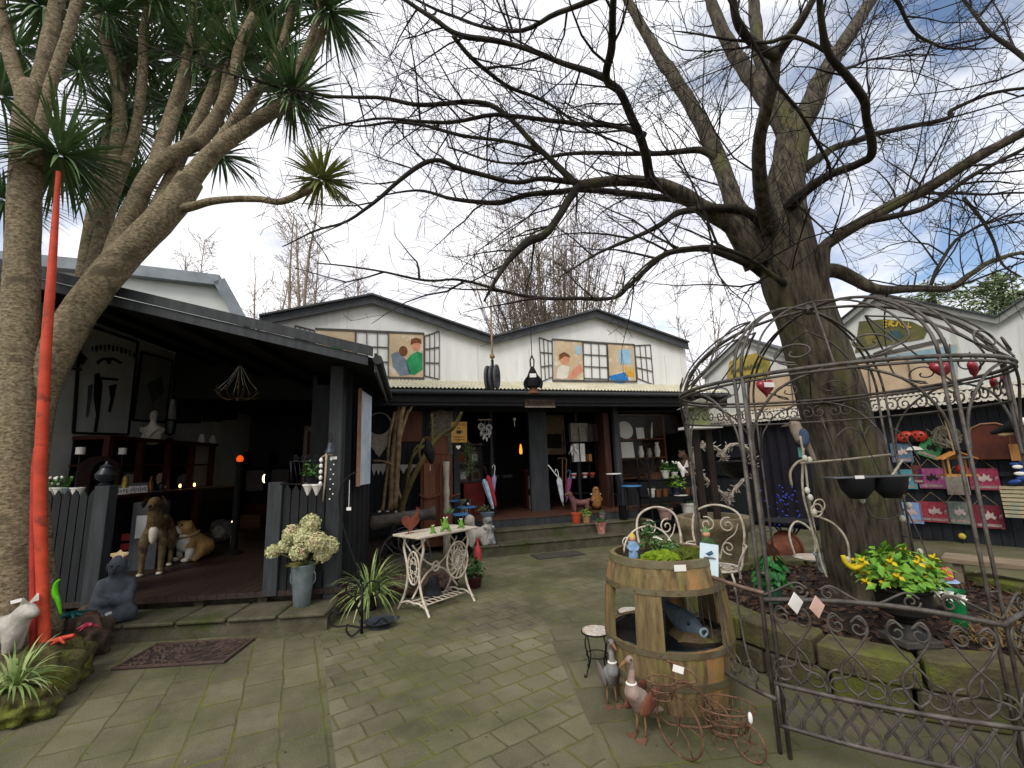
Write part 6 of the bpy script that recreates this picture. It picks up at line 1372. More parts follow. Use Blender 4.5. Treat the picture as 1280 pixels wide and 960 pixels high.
# bench that carries the driftwood, cannon
bq = gz(487, 700) ; bq = V((bq.x, bq.y, 0)) + V((0, .25, 0))
bn2 = T('dark_bench', 'low dark bench against the wall behind the cannon', 'bench', sv(-1.55, .8), SH.a)
MB().box(-.5, .55, -.18, .2, .74, .79).build('seat', DARK, bn2, bevel=.005)
for x in (-.45, .45): MB().box(x, x + .06, -.15, .15, 0, .739).build('leg', DARK, bn2)
dwb = sv(-1.5, .75, .79); DRW = mat('driftwood_brown', '#a48c68', '#6c5840', 9, .85, .4, 40)
ds_ = T('driftwood_stand', 'tall bundle of driftwood sticks standing on silver feet', 'driftwood', dwb, SH.a)
Yd = dwb.y
mb = W(ds_)
for pts, w__ in (([(478, 638), (484, 590), (487, 545), (494, 515)], 5), ([(489, 638), (490, 590), (495, 540), (499, 510), (497, 503)], 8), ([(494, 636), (497, 580), (500, 530), (505, 508)], 8), ([(486, 638), (493, 600), (494, 560)], 5), ([(505, 636), (496, 605), (493, 580)], 4), ([(500, 540), (508, 520), (518, 504)], 4), ([(497, 560), (502, 540), (511, 512)], 5)):
    p = smoothpath([tuple(at(x, y, Yd + RND.uniform(-.05, .05))) for x, y in pts], 4); mb.tube(p, [tr(w__, Yd) * (1 - .3 * i / len(p)) for i in range(len(p))], 8, jit=.25, jf=14)
mb.build('sticks', DRW, ds_, smooth=180)
mb = W(ds_); mb.tube(smoothpath([tuple(at(x, y, Yd - .05)) for x, y in [(467, 576), (480, 577), (491, 582), (497, 592), (492, 600), (488, 597)]], 5), .022, 8, jit=.2, jf=12); mb.build('curled_branch', DRW, ds_, smooth=180)
for px in (474, 484, 495, 503): W(ds_).ball(at(px, 640, Yd - .06), (.05, .05, .035), 10, 6).build('silver_foot', mat('silver', '#c4c4c0', '#9c9c9a', 9, .3, metal=.6), ds_, smooth=180)
fbr = T('forked_branch', 'long mossy forked branch leaning on the wall up to the yellow sign', 'driftwood', at(500, 648, 8.0), SH.a)
mb = W(fbr); Yb = 8.05
for pts, w__ in (([(499, 648), (507, 620), (516, 598), (528, 575), (540, 556), (553, 543), (566, 535), (574, 522), (577, 515)], 7), ([(508, 615), (512, 585), (518, 568), (532, 556)], 5), ([(526, 578), (524, 562), (530, 548)], 4), ([(541, 560), (541, 540), (540, 518)], 4), ([(516, 565), (523, 556)], 3)):
    p = smoothpath([tuple(at(x, y, Yb - .1 * math.sin(x * .1))) for x, y in pts], 4); mb.tube(p, [tr(w__, Yb) * (1.1 - .5 * i / len(p)) for i in range(len(p))], 8, jit=.2, jf=12)
mb.build('branch', mat('mossy_branch', '#6e6038', '#4a4228', 6, .9, .3, 40, moss=.5, mosscol='#6c6c34'), fbr, smooth=180)
hb_ = T('hanging_raven', 'black hanging bird puppet with a white face on the forked branch', 'ornament', at(537, 566, 7.75), SH.a + 2.2)
creature('body', {'b': (0, 0, 0, (.085, .1)), 'c': (.03, 0, .12, .07), 'h': (.06, 0, .2, .055), 't': (-.05, 0, -.16, .04)}, [('b', 'c'), ('c', 'h'), ('b', 't')], BLACKP, hb_); MB().ball((.1, 0, .2), (.03, .03, .025), 8, 6).build('white_face', CARD, hb_, smooth=180); MB().tube([(-.02, 0, -.15), (-.01, 0, -.3)], .012, 6).build('leg', mat('driftwood', '#b3a48c'), hb_)
# cannon
cnb = at(503, 648, 6.6); ca = T('toy_cannon', 'old dark cannon barrel on a wire-wheeled stand behind the sewing table', 'cannon', (cnb.x, cnb.y, 0), radians(12))
ctz = cnb.z; CAN = mat('gunmetal', '#5c554e', '#3a3530', 8, .6, .3, 50, metal=.3)
MB().lathe([(0, -.5), (.03, -.5), (.045, -.47), (.03, -.45), (.095, -.43), (.105, -.4), (.095, -.36), (.085, .2), (.075, .38), (.095, .42), (.095, .47), (.055, .47), (.05, .3), (0, .3)], 22, (0, 0, ctz), Matrix.Rotation(radians(84), 3, 'Y')).build('barrel', CAN, ca, smooth=40)
mb = MB()
for s in (-1, 1): mb.bar((-.1, .09 * s, ctz - .05), (-.35, .14 * s, .02), .04, .05); mb.bar((.05, .1 * s, ctz - .02), (.15, .1 * s, .3), .04, .05)
mb.build('carriage', BLACKP, ca)
for s in (-1, 1): wheel(ca, 'wheel', (.05, .2 * s, .34), .34, (1, 0, 0), 10, mat('wire_grey', '#6c6a66', '#45433f', 9, .5, metal=.3), .009)
# carved cabinet with painted post
cc = T('carved_cabinet', 'tall carved brown timber cabinet against the wall below the twig panel', 'cabinet', sv(-.62, .95), SH.a)
CWD = mat('reddish_cabinet', '#6f3f26', '#4c2917', 5, .5, .25, 40, stretch=(4, 4, .5))
MB().box(-.3, .3, -.1, .18, .1, 1.75).build('body', CWD, cc, bevel=.01); MB().box(-.22, .22, -.1, .15, 1.752, 2.1).build('upper_panel', CWD, cc, bevel=.01)
MB().box(-.25, -.02, -.13, -.101, .25, 1.6).box(.04, .26, -.13, -.101, .25, 1.6).build('door_panels', mat('cabinet_panel', '#7d4a2e', '#5a321e', 5, .45, .2, 40, stretch=(4, 4, .5)), cc, bevel=.012)
mb = MB(); mb.tube(smoothpath([(-.33, -.16, 1.05), (-.22, -.2, .98), (-.1, -.19, .98), (.05, -.19, 1.04)], 4), .025, 8); mb.tube(smoothpath([(.2, -.16, .95), (.33, -.2, 1.0), (.42, -.2, 1.02)], 4), .018, 8); mb.build('carved_arms', CWD, cc, smooth=180)
wpst = T('turned_post', 'slim white turned post standing in front of the carved cabinet', 'post', sv(-.46, .72), SH.a)
MB().lathe([(.0, .0), (.07, 0), (.07, .3), (.05, .34), (.065, .5), (.05, .9), (.06, 1.1), (.045, 1.2), (.062, 1.45), (.07, 1.62), (.0, 1.62)], 14).build('post', mat('worn_white_post', '#b9b29e', '#8f8874', 6, .7), wpst, smooth=40)
fm = T('pale_mask', 'pale carved face plaque on the wall right of the carved cabinet', 'wall art', on_sh(560, 562, 1.1), SH.a); MB().ball((0, 0, 0), (.09, .03, .2), 12, 8, .3, 9).build('plaque', mat('grey_mask', '#77766c', '#55544c', 9, .8), fm, smooth=180)
sg = T('coffee_sign', 'yellow wooden sign with a cup emblem hanging from the branch', 'sign', on_sh(574, 540, .72), SH.a)
MB().box(-.15, .15, 0, .015, -.2, .19).build('board', mat('yellow_pine_sign', '#b3893e', '#94702e', 4, .6, .15, 40, stretch=(3, 3, .6)), sg, bevel=.004)
text('COFFEE', .072, INK, sg, (0, -.002, .115), (pi / 2, 0, 0))
mb = MB(); mb.prism([(-.05, -.002, -.03), (.035, -.002, -.03), (.05, -.002, .03), (-.055, -.002, .03)], (0, -.003, 0)); mb.tube([(.05 + .018 * cos(a), -.003, .0 + .02 * sin(a)) for a in [-1.4 + i * .5 for i in range(7)]], .005, 4); mb.tube(smoothpath([(-.03, -.003, .05), (-.04, -.003, .07), (-.01, -.003, .085), (.02, -.003, .07), (.0, -.003, .055)], 3), .006, 4); mb.build('cup_emblem', INK, sg)
MB().box(-.11, .1, -.004, -.001, -.1, -.085).box(-.09, .085, -.004, -.001, -.15, -.137).build('lettering', mat('brown_print', '#6a4a20', None, 4, .7), sg)
MB().tube([(-.13, .005, .19), (0, .005, .3), (.13, .005, .19)], .005, 4).build('cord', INK, sg)
hh_ = T('heart_tags', 'white heart charm hanging under the yellow coffee sign', 'charm', on_sh(573, 559, .72), SH.a); MB().prism([(x, 0, z) for x, z in hp(.045, 16)], (0, .01, 0)).build('heart', CARD, hh_); MB().tube([(0, 0, .03), (0, 0, .12)], .003, 4).build('cord', INK, hh_)
wc = T('ring_wind_chime', 'white wind chime of three rings and shells by the door', 'wind chime', on_sh(607, 537, 1.1), SH.a)
MB().tube([(-.15, 0, .2), (.12, 0, .2)], .012, 6).build('bar', mat('driftwood', '#b3a48c'), wc); mb = MB()
for x, z, r in ((-.09, .06, .06), (.07, .04, .055), (-.01, -.04, .07)):
    mb.tube([(x + r * cos(a), 0, z + r * sin(a)) for a in [2 * pi * i / 18 for i in range(18)]], .013, 6, close=True); mb.tube([(x, 0, z + r), (x, 0, .2)], .003, 4); mb.tube([(x + r * .5 * cos(a), 0, z + r * .5 * sin(a)) for a in [2 * pi * i / 14 for i in range(14)]], .008, 5, close=True)
for x, z in ((-.1, -.08), (-.05, -.16), (.02, -.19), (.07, -.12), (.1, -.06), (-.02, -.14)): mb.ball((x, 0, z), (.018, .008, .05), 8, 6)
mb.build('rings_and_feathers', mat('chime_white', '#c4c2bc', '#a09e98', 14, .7), wc, smooth=180)
lc = T('door_lantern', 'small white lantern charm hanging in the left doorway', 'lantern', on_sh(643, 524, 1.35), SH.a); MB().ball((0, 0, 0), .035, 10, 8).tube([(0, 0, 0), (0, 0, -.16)], .01, 6).build('charm', CARD, lc, smooth=180); MB().tube([(0, 0, .02), (0, 0, .12)], .003, 4).build('cord', INK, lc)
so_ = T('shop_sign', 'narrow brown painted sign over the shop entrance', 'sign', on_sh(675, 504, .52), SH.a)
MB().box(-.31, .31, 0, .02, -.07, .075).build('board', mat('brown_sign', '#5c4a36', '#42352a', 5, .7), so_); MB().box(-.32, .32, -.006, -.001, -.085, -.065).build('lower_trim', mat('sign_trim', '#8f8a7c', None, 4, .6), so_)
mb = MB()
for i in range(12): mb.box(-.26 + i * .044, -.232 + i * .044, -.005, -.001, -.03, .035 + .02 * (i % 3 == 0))
mb.build('lettering', mat('sign_letters', '#2e241c', None, 4, .7), so_)
# left bay goods
sb = T('bay_shelf', 'grey shelf with framed goods in the bay left of the door', 'shelf', sv(.28, 2.1, DKZ), SH.a)
MB().box(-.3, .3, 0, .18, .62, .65).box(-.3, .3, 0, .18, 1.0, 1.03).box(-.3, .3, 0, .18, 1.42, 1.46).box(-.3, .3, .16, .18, .0, 1.42).build('boards', mat('shelf_grey', '#6a625a', '#4c463f', 5, .7), sb)
for i, (x, z, m_, lab) in enumerate(((-.18, 1.03, TERRA, 'pinkish framed tile on the upper bay shelf, left'), (.1, 1.03, CARD, 'pale framed tile on the upper bay shelf, right'), (-.16, .65, CARD, 'pale pink box on the middle bay shelf, left'), (.12, .65, WOOD, 'brown box on the middle bay shelf, right'))):
    t = T('framed_tile', lab, 'tile', sv(.28 + x, 2.15, DKZ + z), SH.a, 'tiles on the bay shelf'); MB().box(-.1, .1, 0, .03, 0, .26).build('frame', mat('tile_rose', '#8c6c64', '#6c524c', 6, .7) if i in (0, 2) else mat('tile_grey', '#827c74', '#645e58', 6, .7), t, bevel=.006); MB().box(-.06, .06, -.006, -.001, .05, .2).build('picture', m_, t)
gv_ = T('trailing_plant', 'narrow trailing green plant hanging left of the door bay', 'plant', on_sh(586, 560, 1.05), SH.a); mb = MB()
for i in range(160): z = RND.uniform(-.55, .1); mb.leaf((RND.gauss(0, .06), RND.gauss(0, .05), z), (RND.gauss(0, 1), -1, RND.gauss(0, .6)), RND.uniform(0, 6), .07, .03)
mb.build('leaves', mat('dull_green_leaf', '#5c6c40', '#414f30', 9, .7), gv_); MB().tube([(0, 0, -.5), (0, 0, .12)], .006, 5).build('vine', DRW, gv_)
rc = T('red_cabinet', 'low red cabinet in the bay behind the umbrellas', 'cabinet', sv(.25, 1.75, DKZ), SH.a); MB().box(-.2, .25, 0, .3, 0, .62).build('carcass', mat('bright_red_wood', '#8a2420', '#641814', 5, .5), rc, bevel=.008); MB().box(-.16, .02, -.01, -.001, .08, .54).box(.05, .21, -.01, -.001, .08, .54).build('doors', mat('bright_red_wood', '#8a2420'), rc)
wbx = T('white_basket', 'pale woven basket under the trailing plant', 'basket', sv(-.0, 1.5, DKZ), SH.a); MB().lathe([(0, 0), (.12, 0), (.15, .3), (.16, .31), (.14, .31), (.11, .02), (0, .02)], 18).build('weave', mat('pale_weave', '#a89c88', '#7c7262', 30, .9, .5, 60), wbx, smooth=40); MB().tube([(.15 * cos(a), .15 * sin(a), .31) for a in [2 * pi * i / 20 for i in range(20)]], .012, 6, close=True).build('rim', mat('pale_weave', '#a89c88'), wbx, smooth=180)
BLU = mat('sky_blue_paint', '#4a86bc', '#356a9a', 6, .4)
def btable(label, loc, h, top, r=.17, group='round bistro tables and stools'):
    t = T('bistro_stool', label, 'stool', loc, 0, group); MB().lathe([(0, h - .02), (r, h - .02), (r + .005, h - .01), (r, h), (0, h)], 24).build('seat', top, t, smooth=40)
    for k_ in range(4): a = k_ * pi / 2 + .4; MB().tube([(r * .75 * cos(a), r * .75 * sin(a), h - .02), (r * .95 * cos(a), r * .95 * sin(a), 0)], .01, 6).build('leg', BLACKI, t, smooth=180)
    MB().tube([(r * .8 * cos(a), r * .8 * sin(a), h * .4) for a in [2 * pi * i / 20 for i in range(20)]], .006, 5, close=True).build('ring', BLACKI, t, smooth=180)
btable('blue-topped stool nearest the courtyard, left of the steps', sv(-.32, .22), .72, BLU); btable('blue-topped stool standing behind the nearest blue one', sv(-.12, .58), .8, BLU); btable('tall blue-topped stool by the dark corner post', sv(-.35, .95), .9, BLU)
btable('tall stool with a thin white top, right of the deck', sv(3.12, .95, DKZ), .72, CARD, .16); btable('blue-topped stool between the deck and the plant shelf', sv(3.25, .5), 1.02, BLU, .2); btable('low stool with a white edged top behind the dachshund', sv(2.72, 1.05, DKZ), .32, CARD, .11)
mp_ = T('blackbird_ornament', 'tiny black and white ornament on the rear blue stool', 'ornament', sv(-.12, .58, .8), 0); creature('body', {'b': (0, 0, .05, .04), 'h': (.03, 0, .11, .03), 't': (-.06, 0, .04, .015)}, [('b', 'h'), ('b', 't')], BLACKP, mp_, 0, 1); MB().ball((.03, -.03, .05), .02, 8, 6).build('white_breast', CARD, mp_, smooth=180)
def umbrella(label, b, top_, r, m, hm, hook=True):
    t = T('closed_umbrella', label, 'umbrella', b, 0, 'closed umbrellas at the door'); d = (top_ - b); L_ = d.length; R = d.to_track_quat('Z', 'Y').to_matrix()
    mb = MB(); q = lambda z, rr_: [tuple(R @ V((rr_ * (1 + .25 * cos(4 * a)) * cos(a), rr_ * (1 + .25 * cos(4 * a)) * sin(a), z))) for a in [2 * pi * i / 24 for i in range(24)]]
    zs_ = [(.06, .012), (.15 * L_, r * .6), (.45 * L_, r), (.7 * L_, r * 1.15), (.78 * L_, r * .5)]; vs = []
    for z, rr_ in zs_: vs += q(z, rr_)
    mb.add(vs, [(i * 24 + j, i * 24 + (j + 1) % 24, (i + 1) * 24 + (j + 1) % 24, (i + 1) * 24 + j) for i in range(4) for j in range(24)]); mb.build('canopy', m, t, smooth=180)
    hk_ = [(0, 0, 0), (0, 0, L_ * .8), (0, 0, L_ * .95)] + ([(.02, 0, L_ * 1.0), (.05, 0, L_ * 1.01), (.065, 0, L_ * .97), (.06, 0, L_ * .94)] if hook else [])
    MB().tube([tuple(R @ V(p)) for p in smoothpath(hk_, 4)], .008, 6).build('shaft', hm, t, smooth=180)
up = lambda px, py, z, v=1.0: SH.p(px, py, v)
def um(label, pb, pt_, v, r, m, hm): b = SH.p(*pb, v); b.z = max(b.z, DKZ + .005); umbrella(label, b, SH.p(*pt_, v + .12), r, m, hm)
um('red closed umbrella leaning at the left of the door', (621, 637), (606, 583), 1.12, .045, mat('red_umbrella', '#b02a34', '#8a1c28', 6, .6), REDWOOD); um('white and blue closed umbrella, leftmost of those at the door', (618, 640), (601, 588), 1.0, .04, mat('ice_umbrella', '#b4c6d0', '#7c98b0', 8, .6), BLACKI)
um('pale purple closed umbrella with a crook handle, behind the red one', (614, 636), (619, 582), 1.2, .04, mat('violet_umbrella', '#9c96b8', '#77729a', 7, .6), CARD); um('white and grey closed umbrella in the middle of the deck', (704, 632), (697, 587), 1.15, .05, mat('white_umbrella', '#c8ccd0', '#8c929a', 6, .6), CARD)
um('blue and crimson closed umbrella right of the white one', (708, 628), (713, 588), 1.25, .045, mat('crimson_umbrella', '#8c2444', '#3c3c70', 5, .6), BLU)
for i, (x0, x1, lab) in enumerate(((703, 703, 'brown walking cane with crook, the left of two behind the umbrellas'), (707, 708, 'brown walking cane, the right of two behind the umbrellas'))):
    b = SH.p(x0, 628, 1.3); b.z = max(b.z, DKZ + .005); tp_ = SH.p(x1, 574, 1.35); t = T('walking_cane', lab, 'cane', b, 0, 'walking canes'); d = tp_ - b
    MB().tube(smoothpath([(0, 0, 0), tuple(d * .9), tuple(d), tuple(d + V((-.06, 0, .03))), tuple(d + V((-.1, 0, 0)))], 4), .014, 8).build('stick', WOOD, t, smooth=180)
pf = T('garden_stick', 'long pale stick leaning above the white umbrella', 'stick', SH.p(697, 596, 1.05), 0); q1 = SH.p(685, 581, 1.05) - SH.p(697, 596, 1.05); MB().tube([(0, 0, 0), tuple(q1)], .012, 6).build('stick', CARD, pf)
# right-hand doorway goods
dt = T('dark_side_table', 'dark table with boxes standing by the pillar', 'table', sv(1.72, 1.95, DKZ), SH.a); MB().box(-.25, .3, 0, .35, .8, .84).build('top', REDWOOD, dt)
for x in (-.22, .24): MB().box(x, x + .04, .02, .3, 0, .8).build('leg', REDWOOD, dt)
MB().box(-.18, .22, .05, .3, .4, .43).build('shelf', REDWOOD, dt)
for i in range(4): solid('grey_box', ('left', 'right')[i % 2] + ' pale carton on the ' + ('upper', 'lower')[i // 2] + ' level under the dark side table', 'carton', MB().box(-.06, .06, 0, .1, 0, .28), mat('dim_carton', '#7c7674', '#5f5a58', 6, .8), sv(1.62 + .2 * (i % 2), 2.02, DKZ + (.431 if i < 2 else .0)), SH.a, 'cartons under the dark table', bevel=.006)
t = T('table_lamp', 'tiny lit candle lamp on the dark side table', 'lamp', sv(1.7, 2.05, DKZ + .84), 0); MB().lathe([(.03, 0), (.035, .02), (.01, .03), (0, .03)], 10).build('base', BRS, t); MB().ball((0, 0, .055), (.02, .02, .032), 8, 6).build('bulb', lamp_w, t, smooth=180)
t = T('tan_poster', 'tan picture poster above the side table in the right doorway', 'picture', SH.p(692, 540, 2.6), SH.a); MB().box(-.3, .3, 0, .02, -.55, .42).build('sheet', mat('tan_poster', '#9a8668', '#77664c', 3, .8, third='#c0b294', tscale=4), t); MB().box(-.2, .2, -.005, -.001, -.4, -.05).build('picture', mat('poster_dark', '#3c3428', '#221e18', 14, .8), t)
t = T('pale_curtain', 'pale grey curtain panel beside the pillar', 'curtain', SH.p(675, 555, 1.9), SH.a); MB().add([(x * .02 - .12, .02 * sin(x * 1.3), z) for z in (-.75, .55) for x in range(13)], [(i, i + 1, i + 14, i + 13) for i in range(12)]).build('cloth', mat('grey_curtain', '#77787a', '#5f6062', 3, .9), t, smooth=180); MB().tube([(-.15, 0, .56), (.15, 0, .56)], .01, 6).build('rod', BLACKI, t)
wk = T('wire_rack', 'tall black wire rack of white gift boxes on the deck', 'rack', sv(2.68, 1.5, DKZ), SH.a)
mb = MB()
for x in (-.3, -.05, .15, .33):
    for y in (0, .3): mb.tube([(x, y, 0), (x, y, 1.75)], .009, 5)
for z in (.3, .62, .98, 1.42):
    for y in (0, .1, .2, .3): mb.tube([(-.34, y, z), (.36, y, z)], .008, 5)
mb.build('wire_frame', BLACKI, wk, smooth=180)
for i, (x, z, w__, h_, m_, lab) in enumerate(((-.18, .989, .13, .4, CARD, 'white tall carton on the third rack shelf, left'), (-.03, .989, .13, .4, CARD, 'white tall carton on the third rack shelf, right'), (-.22, 1.43, .42, .42, mat('woven_picture', '#8c8678', '#6c675b', 16, .8), 'beige woven picture on the top rack shelf'), (.22, 1.43, .22, .4, mat('dark_print', '#4a3c38', '#362c2a', 6, .8), 'dark print on the top rack shelf'), (.16, .989, .1, .16, PINE, 'small tan box on the third rack shelf'))):
    solid('gift_box', lab, 'box', MB().box(0, w__, 0, .12, 0, h_), m_, sv(2.68 + x, 1.55, DKZ + z), SH.a, 'boxes on the wire rack', bevel=.004)
for i, (x, c_, lab) in enumerate(((-.2, CARD, 'white red-patterned bowl on the lower rack shelf, left'), (.08, CARD, 'white china cup on the lower rack shelf, middle'), (.26, TERRA, 'red patterned cup on the lower rack shelf, right'))):
    t = T('patterned_cup', lab, 'cup', sv(2.68 + x, 1.6, DKZ + .632), 0, 'cups on the wire rack'); MB().lathe([(0, 0), (.04, 0), (.075, .1), (.08, .11), (.07, .11), (.03, .01), (0, .01)], 16).build('cup', c_, t, smooth=50); MB().lathe([(.069, .05), (.0735, .055), (.077, .085), (.074, .09)], 16).build('pattern', mat('red_pattern', '#a8403c', None, 20, .5), t, smooth=50)
fc = T('feather_ornament', 'white feathered bird hanging left of the wire rack', 'ornament', SH.p(717, 563, 1.35), SH.a); mb = MB()
for i in range(50): mb.blade((RND.gauss(0, .03), RND.gauss(0, .02), RND.uniform(0, .12)), (RND.gauss(0, .5), RND.gauss(0, .3), -1), .14, .035, .2, 3)
mb.build('feathers', CARD, fc); MB().tube([(0, 0, .1), (0, 0, .3)], .003, 4).build('cord', INK, fc)
dg = T('dachshund_statue', 'rusty pink metal dachshund statue on the deck edge', 'statue', SH.p(722, 636, .95), SH.a); dg.location = SH.p(722, 634, .9); dg.location.z = DKZ
creature('body', {'b': (.2, 0, .17, .062), 'm': (.05, 0, .165, .058), 'c': (-.08, 0, .2, .07), 'n': (-.13, 0, .29, .05), 'h': (-.16, 0, .36, .048), 's': (-.25, 0, .34, .022), 't': (.3, 0, .24, .012), 'a': (-.08, -.04, .02, .024), 'a2': (-.08, .04, .02, .024), 'd': (.2, -.04, .02, .024), 'd2': (.2, .04, .02, .024)},
         [('b', 'm'), ('m', 'c'), ('c', 'n'), ('n', 'h'), ('h', 's'), ('b', 't'), ('c', 'a'), ('c', 'a2'), ('b', 'd'), ('b', 'd2')], mat('rose_rust_metal', '#7c5450', '#5a3a38', 8, .6, .3, 50), dg, 1)
for s in (-1, 1): MB().ball((-.14, .05 * s, .33), (.025, .012, .055), 8, 6).build('ear', mat('rose_rust_metal', '#7c5450'), dg, smooth=180)
ow = T('wicker_owl', 'tan carved wooden figure behind the dachshund', 'figurine', sv(2.66, .92, DKZ), SH.a)
creature('body', {'b': (0, 0, .12, .1), 'c': (0, 0, .27, .09), 'h': (0, -.01, .4, .075), 'l': (-.1, -.03, .2, .035), 'r': (.1, -.03, .2, .035)}, [('b', 'c'), ('c', 'h'), ('c', 'l'), ('c', 'r')], mat('tan_wicker', '#9a6c3c', '#6c4826', 26, .8, .5, 60), ow, 0, 1)
for s in (-1, 1): MB().ball((.03 * s, -.08, .42), .014, 8, 6).build('eye', BLACKP, ow, smooth=180)
# pots on the steps, small dogs
potted('terracotta_pot', 'orange-red terracotta pot on the upper step, empty', sv(2.02, .55, .362), mat('orange_pot', '#c0502e', '#9a3c22', 6, .7), .1, .2, 8, .05, .04); potted('pot_plant', 'small pot with pale green succulent right of the orange pot', sv(2.22, .52, .362), mat('green_clay', '#75804a', '#c07a54', 9, .8), .085, .16, 70, .1, .14, LEAFL, ls=.05)
potted('flower_pot', 'floral painted pot on the lower step', sv(2.38, .25, .185), mat('pink_floral_glaze', '#c08c80', '#9c4c44', 22, .4, third='#d8d0c0', tscale=18), .1, .2, 60, .1, .13, LEAFG, mat('pink_petal', '#c86c74', None, 9, .6), 6, ls=.045); potted('pot_plant', 'grey pot on the upper step near the deck corner', sv(2.62, .62, .362), mat('grey_glaze', '#6c6c6a', '#4c4c4a', 9, .4), .07, .16, 24, .06, .08, LEAFG)
solid('glass_jar', 'clear purple-tinted glass jar on the right end of the upper step', 'jar', MB().lathe([(0, 0), (.07, 0), (.075, .01), (.07, .26), (.074, .27), (.066, .27), (.06, .012), (0, .012)], 18), glass('violet_glass', '#c9c6d6'), sv(3.05, .58, .362))
sd1 = T('white_terrier_statue', 'fluffy white dog ornament at the left end of the lower step', 'statue', sv(-.05, .14, .185), SH.a)
FLW = mat('fluffy_white', '#cfc8bc', '#a59c90', 16, .9, .8, 50)
creature('body', {'b': (.12, 0, .2, .1), 'c': (-.06, 0, .21, .11), 'n': (-.1, 0, .34, .08), 'h': (-.11, -.02, .43, .095), 's': (-.17, -.04, .4, .05), 't': (.22, 0, .32, .05), 'a': (-.09, -.06, .03, .045), 'a2': (-.09, .06, .03, .045), 'd': (.13, -.06, .03, .045), 'd2': (.13, .06, .03, .045)},
         [('b', 'c'), ('c', 'n'), ('n', 'h'), ('h', 's'), ('b', 't'), ('c', 'a'), ('c', 'a2'), ('b', 'd'), ('b', 'd2')], FLW, sd1, 1)
MB().ball((-.215, -.05, .41), .02, 8, 6).build('nose', BLACKP, sd1, smooth=180)
for s in (-1, 1): MB().ball((-.17, -.03 + .04 * s, .46), .013, 8, 6).build('eye', BLACKP, sd1, smooth=180); MB().ball((-.09, .09 * s, .4), (.03, .02, .07), 8, 6).build('ear', mat('cream_ear', '#b8ac98', None, 9, .9), sd1, smooth=180)
sd2 = T('planter_dog_statue', 'black and white dog statue holding a planter on the steps behind the white terrier', 'statue', sv(.17, .2, .185), SH.a)
BWM = mat('dappled_white', '#c4c6c4', '#2c2e30', 9, .6)
creature('body', {'b': (0, 0, .08, (.13, .1)), 'c': (0, 0, .25, .09), 'h': (0, -.02, .42, .085), 's': (0, -.1, .4, .05), 'l': (-.09, -.08, .25, .035), 'l2': (-.06, -.16, .3, .03), 'r': (.09, -.08, .25, .035), 'r2': (.06, -.16, .3, .03), 'f': (-.08, -.12, .03, .04), 'f2': (.08, -.12, .03, .04)},
         [('b', 'c'), ('c', 'h'), ('h', 's'), ('c', 'l'), ('l', 'l2'), ('c', 'r'), ('r', 'r2'), ('b', 'f'), ('b', 'f2')], BWM, sd2)
MB().lathe([(0, .45), (.11, .47), (.13, .53), (.11, .53), (0, .5)], 16).build('planter_bowl', mat('blue_grey_glaze', '#70828c', '#4c5a62', 8, .4), sd2, smooth=50); mb = MB()
for i in range(60): a = RND.uniform(0, 6.3); mb.leaf((-.08 + RND.gauss(0, .07), RND.gauss(0, .05), .55 + RND.uniform(0, .1)), (cos(a), sin(a), .8), a, .05, .03)
mb.build('leaves', mat('dull_green_leaf', '#5c6c40'), sd2)
# plant shelf in front of the window
pk = T('plant_shelf', 'three-tier dark metal plant shelf in front of the shop window', 'shelf', sv(3.62, .42), SH.a)
for x in (0, 1.38):
    for y in (0, .38): MB().bar((x, y, 0), (x, y, 1.62 if x == 0 else 1.12), .03, .03).build('upright', BLACKI, pk)
for z in (.28, .74, 1.1): MB().box(-.03, 1.45, -.02, .4, z, z + .025).build('tier', BLACKI, pk)
S_ = lambda x, z, y=.15: sv(3.62 + x, .42 + y, z)
cyl = mat('cactus_green', '#5c7048', '#42543a', 20, .8); GWT = mat('white_glazed_pot', '#c4c2b8', '#a8a69c', 6, .4)
potted('flower_pot', 'white pot of white cyclamen on the top tier, left of its pair', S_(.5, 1.125), GWT, .09, .16, 90, .1, .2, LEAFG, CARD, 4, ls=.06, fr=.03, group='white cyclamen pots'); potted('flower_pot', 'smaller white pot of white cyclamen on the top tier, right of its pair', S_(.72, 1.125), GWT, .075, .12, 80, .09, .22, LEAFG, CARD, 4, ls=.055, fr=.03, group='white cyclamen pots')
dv = T('dove_statue', 'white dove figurine on the top tier beside the bear', 'figurine', S_(.86, 1.125, .05), SH.a); creature('body', {'b': (0, 0, .16, .06), 'c': (-.05, 0, .22, .05), 'h': (-.08, 0, .3, .035), 't': (.1, 0, .1, .025), 'f': (0, 0, .03, .03)}, [('b', 'c'), ('c', 'h'), ('b', 't'), ('b', 'f')], CARD, dv, 0, 1); MB().prism([(.0, -.05, .2), (.08, -.08, .36), (.12, -.05, .22)], (0, .015, 0)).build('wing', CARD, dv)
br_ = T('bear_statue', 'brown carved bear sitting on the top tier of the plant shelf', 'statue', S_(1.08, 1.125, .2), SH.a)
BRB = mat('carved_bear_wood', '#4c3626', '#33241a', 9, .7, .4, 50); creature('body', {'b': (0, 0, .14, .14), 'c': (-.04, 0, .32, .12), 'h': (-.1, -.03, .46, .09), 's': (-.18, -.06, .43, .045), 'l': (-.14, -.1, .25, .045), 'l2': (-.18, -.16, .15, .04), 'f': (-.12, -.12, .04, .05), 'f2': (.08, -.14, .04, .05)}, [('b', 'c'), ('c', 'h'), ('h', 's'), ('c', 'l'), ('l', 'l2'), ('b', 'f'), ('b', 'f2')], BRB, br_)
for s in (-1, 1): MB().ball((-.08 + .05 * s, 0, .545), .03, 8, 6).build('ear', BRB, br_, smooth=180)
